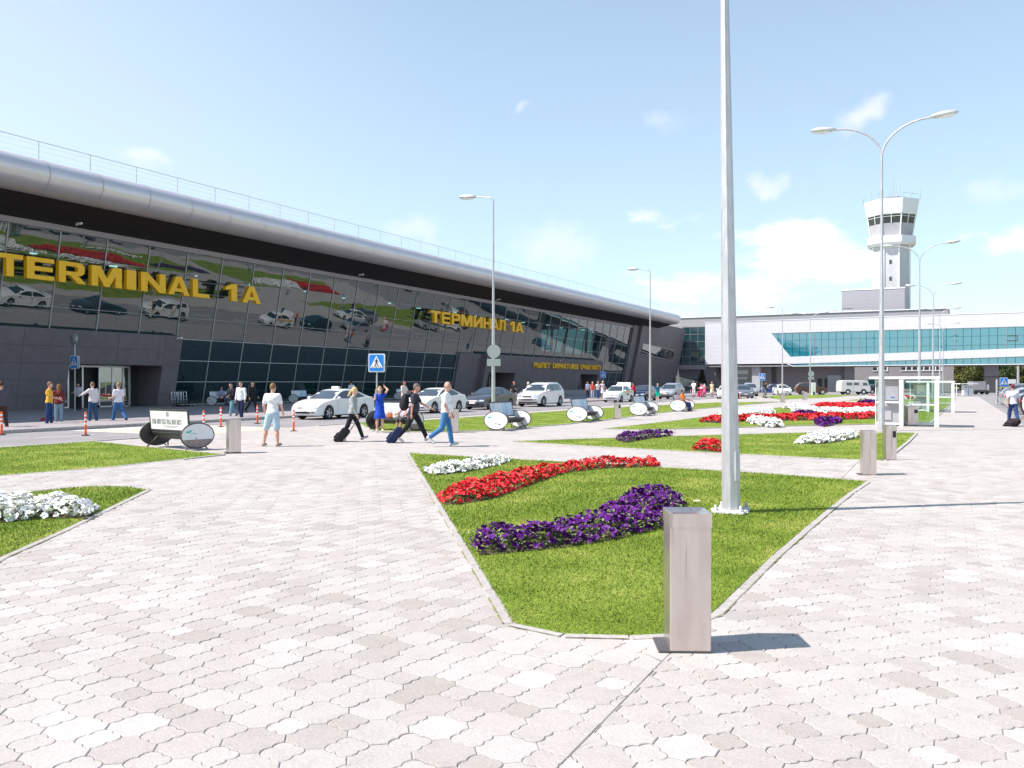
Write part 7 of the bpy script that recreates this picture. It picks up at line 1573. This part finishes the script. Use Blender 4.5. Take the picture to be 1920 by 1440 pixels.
o = suitcase('red suitcase standing behind the man in orange yellow T-shirt', G(74, 793), rz, 50, (0.42, 0.03, 0.02), h=0.50, handle=0.2)
suitcase('black suitcase rolling behind the man in white shirt at right', G(1888, 799), YAW - R(60), 62, (0.03, 0.02, 0.022), w=0.45, h=0.60, handle=0.35, lift=0.02)
# backpack on the man
bp_ = thing('backpack', 'black backpack worn by the grey haired walking man', 'backpack', tuple(man.location), man.rotation_euler.z); mt = cloth((0.025, 0.025, 0.028)); V, F = nets([('e', (0, -0.26, 1.22), (0.16, 0.12, 0.24)), ('e', (0, -0.30, 1.08), (0.15, 0.13, 0.15)), ('e', (0, -0.36, 1.16), (0.11, 0.06, 0.13))], 0.02, k=0.05); np_mesh('pack', V, F, mt, bp_, smooth=True)
for sg in (-1, 1): q = MB(); q.tube([(sg * 0.11, -0.18, 1.40), (sg * 0.12, -0.04, 1.475), (sg * 0.12, 0.10, 1.42), (sg * 0.13, 0.14, 1.25), (sg * 0.15, 0.02, 1.08), (sg * 0.13, -0.16, 1.04)], 0.022, 6); q.build('strap', mt, bp_)
# bags on the corner bench
B_o = [o for o in COL.objects if o.get('label', '').startswith('bench carrying bags')][0]; BM = Matrix.Translation(B_o.location) @ Matrix.Rotation(B_o.rotation_euler.z, 4, 'Z')
for sx, col, l, s in ((0.12, (0.62, 0.56, 0.52), 'white cloth bag on the bench behind the blue dressed woman', (0.14, 0.10, 0.17)), (-0.18, (0.36, 0.12, 0.06), 'brown leather handbag on the bench behind the blue dressed woman', (0.15, 0.08, 0.13)), (-0.52, (0.70, 0.68, 0.66), 'large white carrier bag on the right half of the same bench', (0.22, 0.12, 0.15))):
    p = BM @ Vector((sx, -0.06, 0)); o = thing('bag', l, 'bag', (p.x, p.y, 0.43), B_o.rotation_euler.z); V, F = nets([('e', (0, 0, s[2] * .8), s), ('e', (0, 0, s[2] * .45), (s[0] * 1.05, s[1] * 1.1, s[2] * .55))], 0.018, lambda P: -P[:, 2] + 0.002, k=0.05); np_mesh('bag_body', V, F, cloth(col), o, smooth=True)
    q = MB(); q.tube([(-s[0] * .5, 0, s[2] * 1.5), (-s[0] * .4, 0, s[2] * 1.5 + 0.10), (0, 0, s[2] * 1.5 + 0.14), (s[0] * .4, 0, s[2] * 1.5 + 0.10), (s[0] * .5, 0, s[2] * 1.5)], 0.008, 5); q.build('handle', cloth(col), o)
# trolley by the man in black, pink bag
x_, y_ = at(1441, 92.5); o = thing('luggage_trolley', 'luggage trolley pushed by the man in black at the crossing sign', 'trolley', (x_, y_, 0), YAW); q = MB()
for s in (-0.25, 0.25): q.tube([(0.5, s, 0.15), (-0.35, s, 0.15), (-0.45, s, 1.0)], 0.025, 6)
q.tube([(-0.45, -0.25, 1.0), (-0.45, 0.25, 1.0)], 0.025, 6); q.build('frame', 'chrome', o); q = MB(); q.bbox(-0.3, 0.35, -0.2, 0.2, 0.62, 0.80, 0.03); q.build('blue_basket', 'paint_blue', o)
for x_, y2 in ((0.4, 0), (-0.3, -0.2), (-0.3, 0.2)): q = MB(); q.lathe([(0, -0.02), (0.07, -0.02), (0.07, 0.02), (0, 0.02)], 12, axis='y', c=(x_, y2, 0.07)); q.build('wheel', 'rubber', o)
suitcase('bright pink suitcase between the pale dressed people by the far kerb', at(1308, 96.5), rz, 0, (0.75, 0.06, 0.20), h=0.6, handle=0.3, lift=0.05)
for o in list(COL.objects):
    if '_hz' in o: del o['_hz']
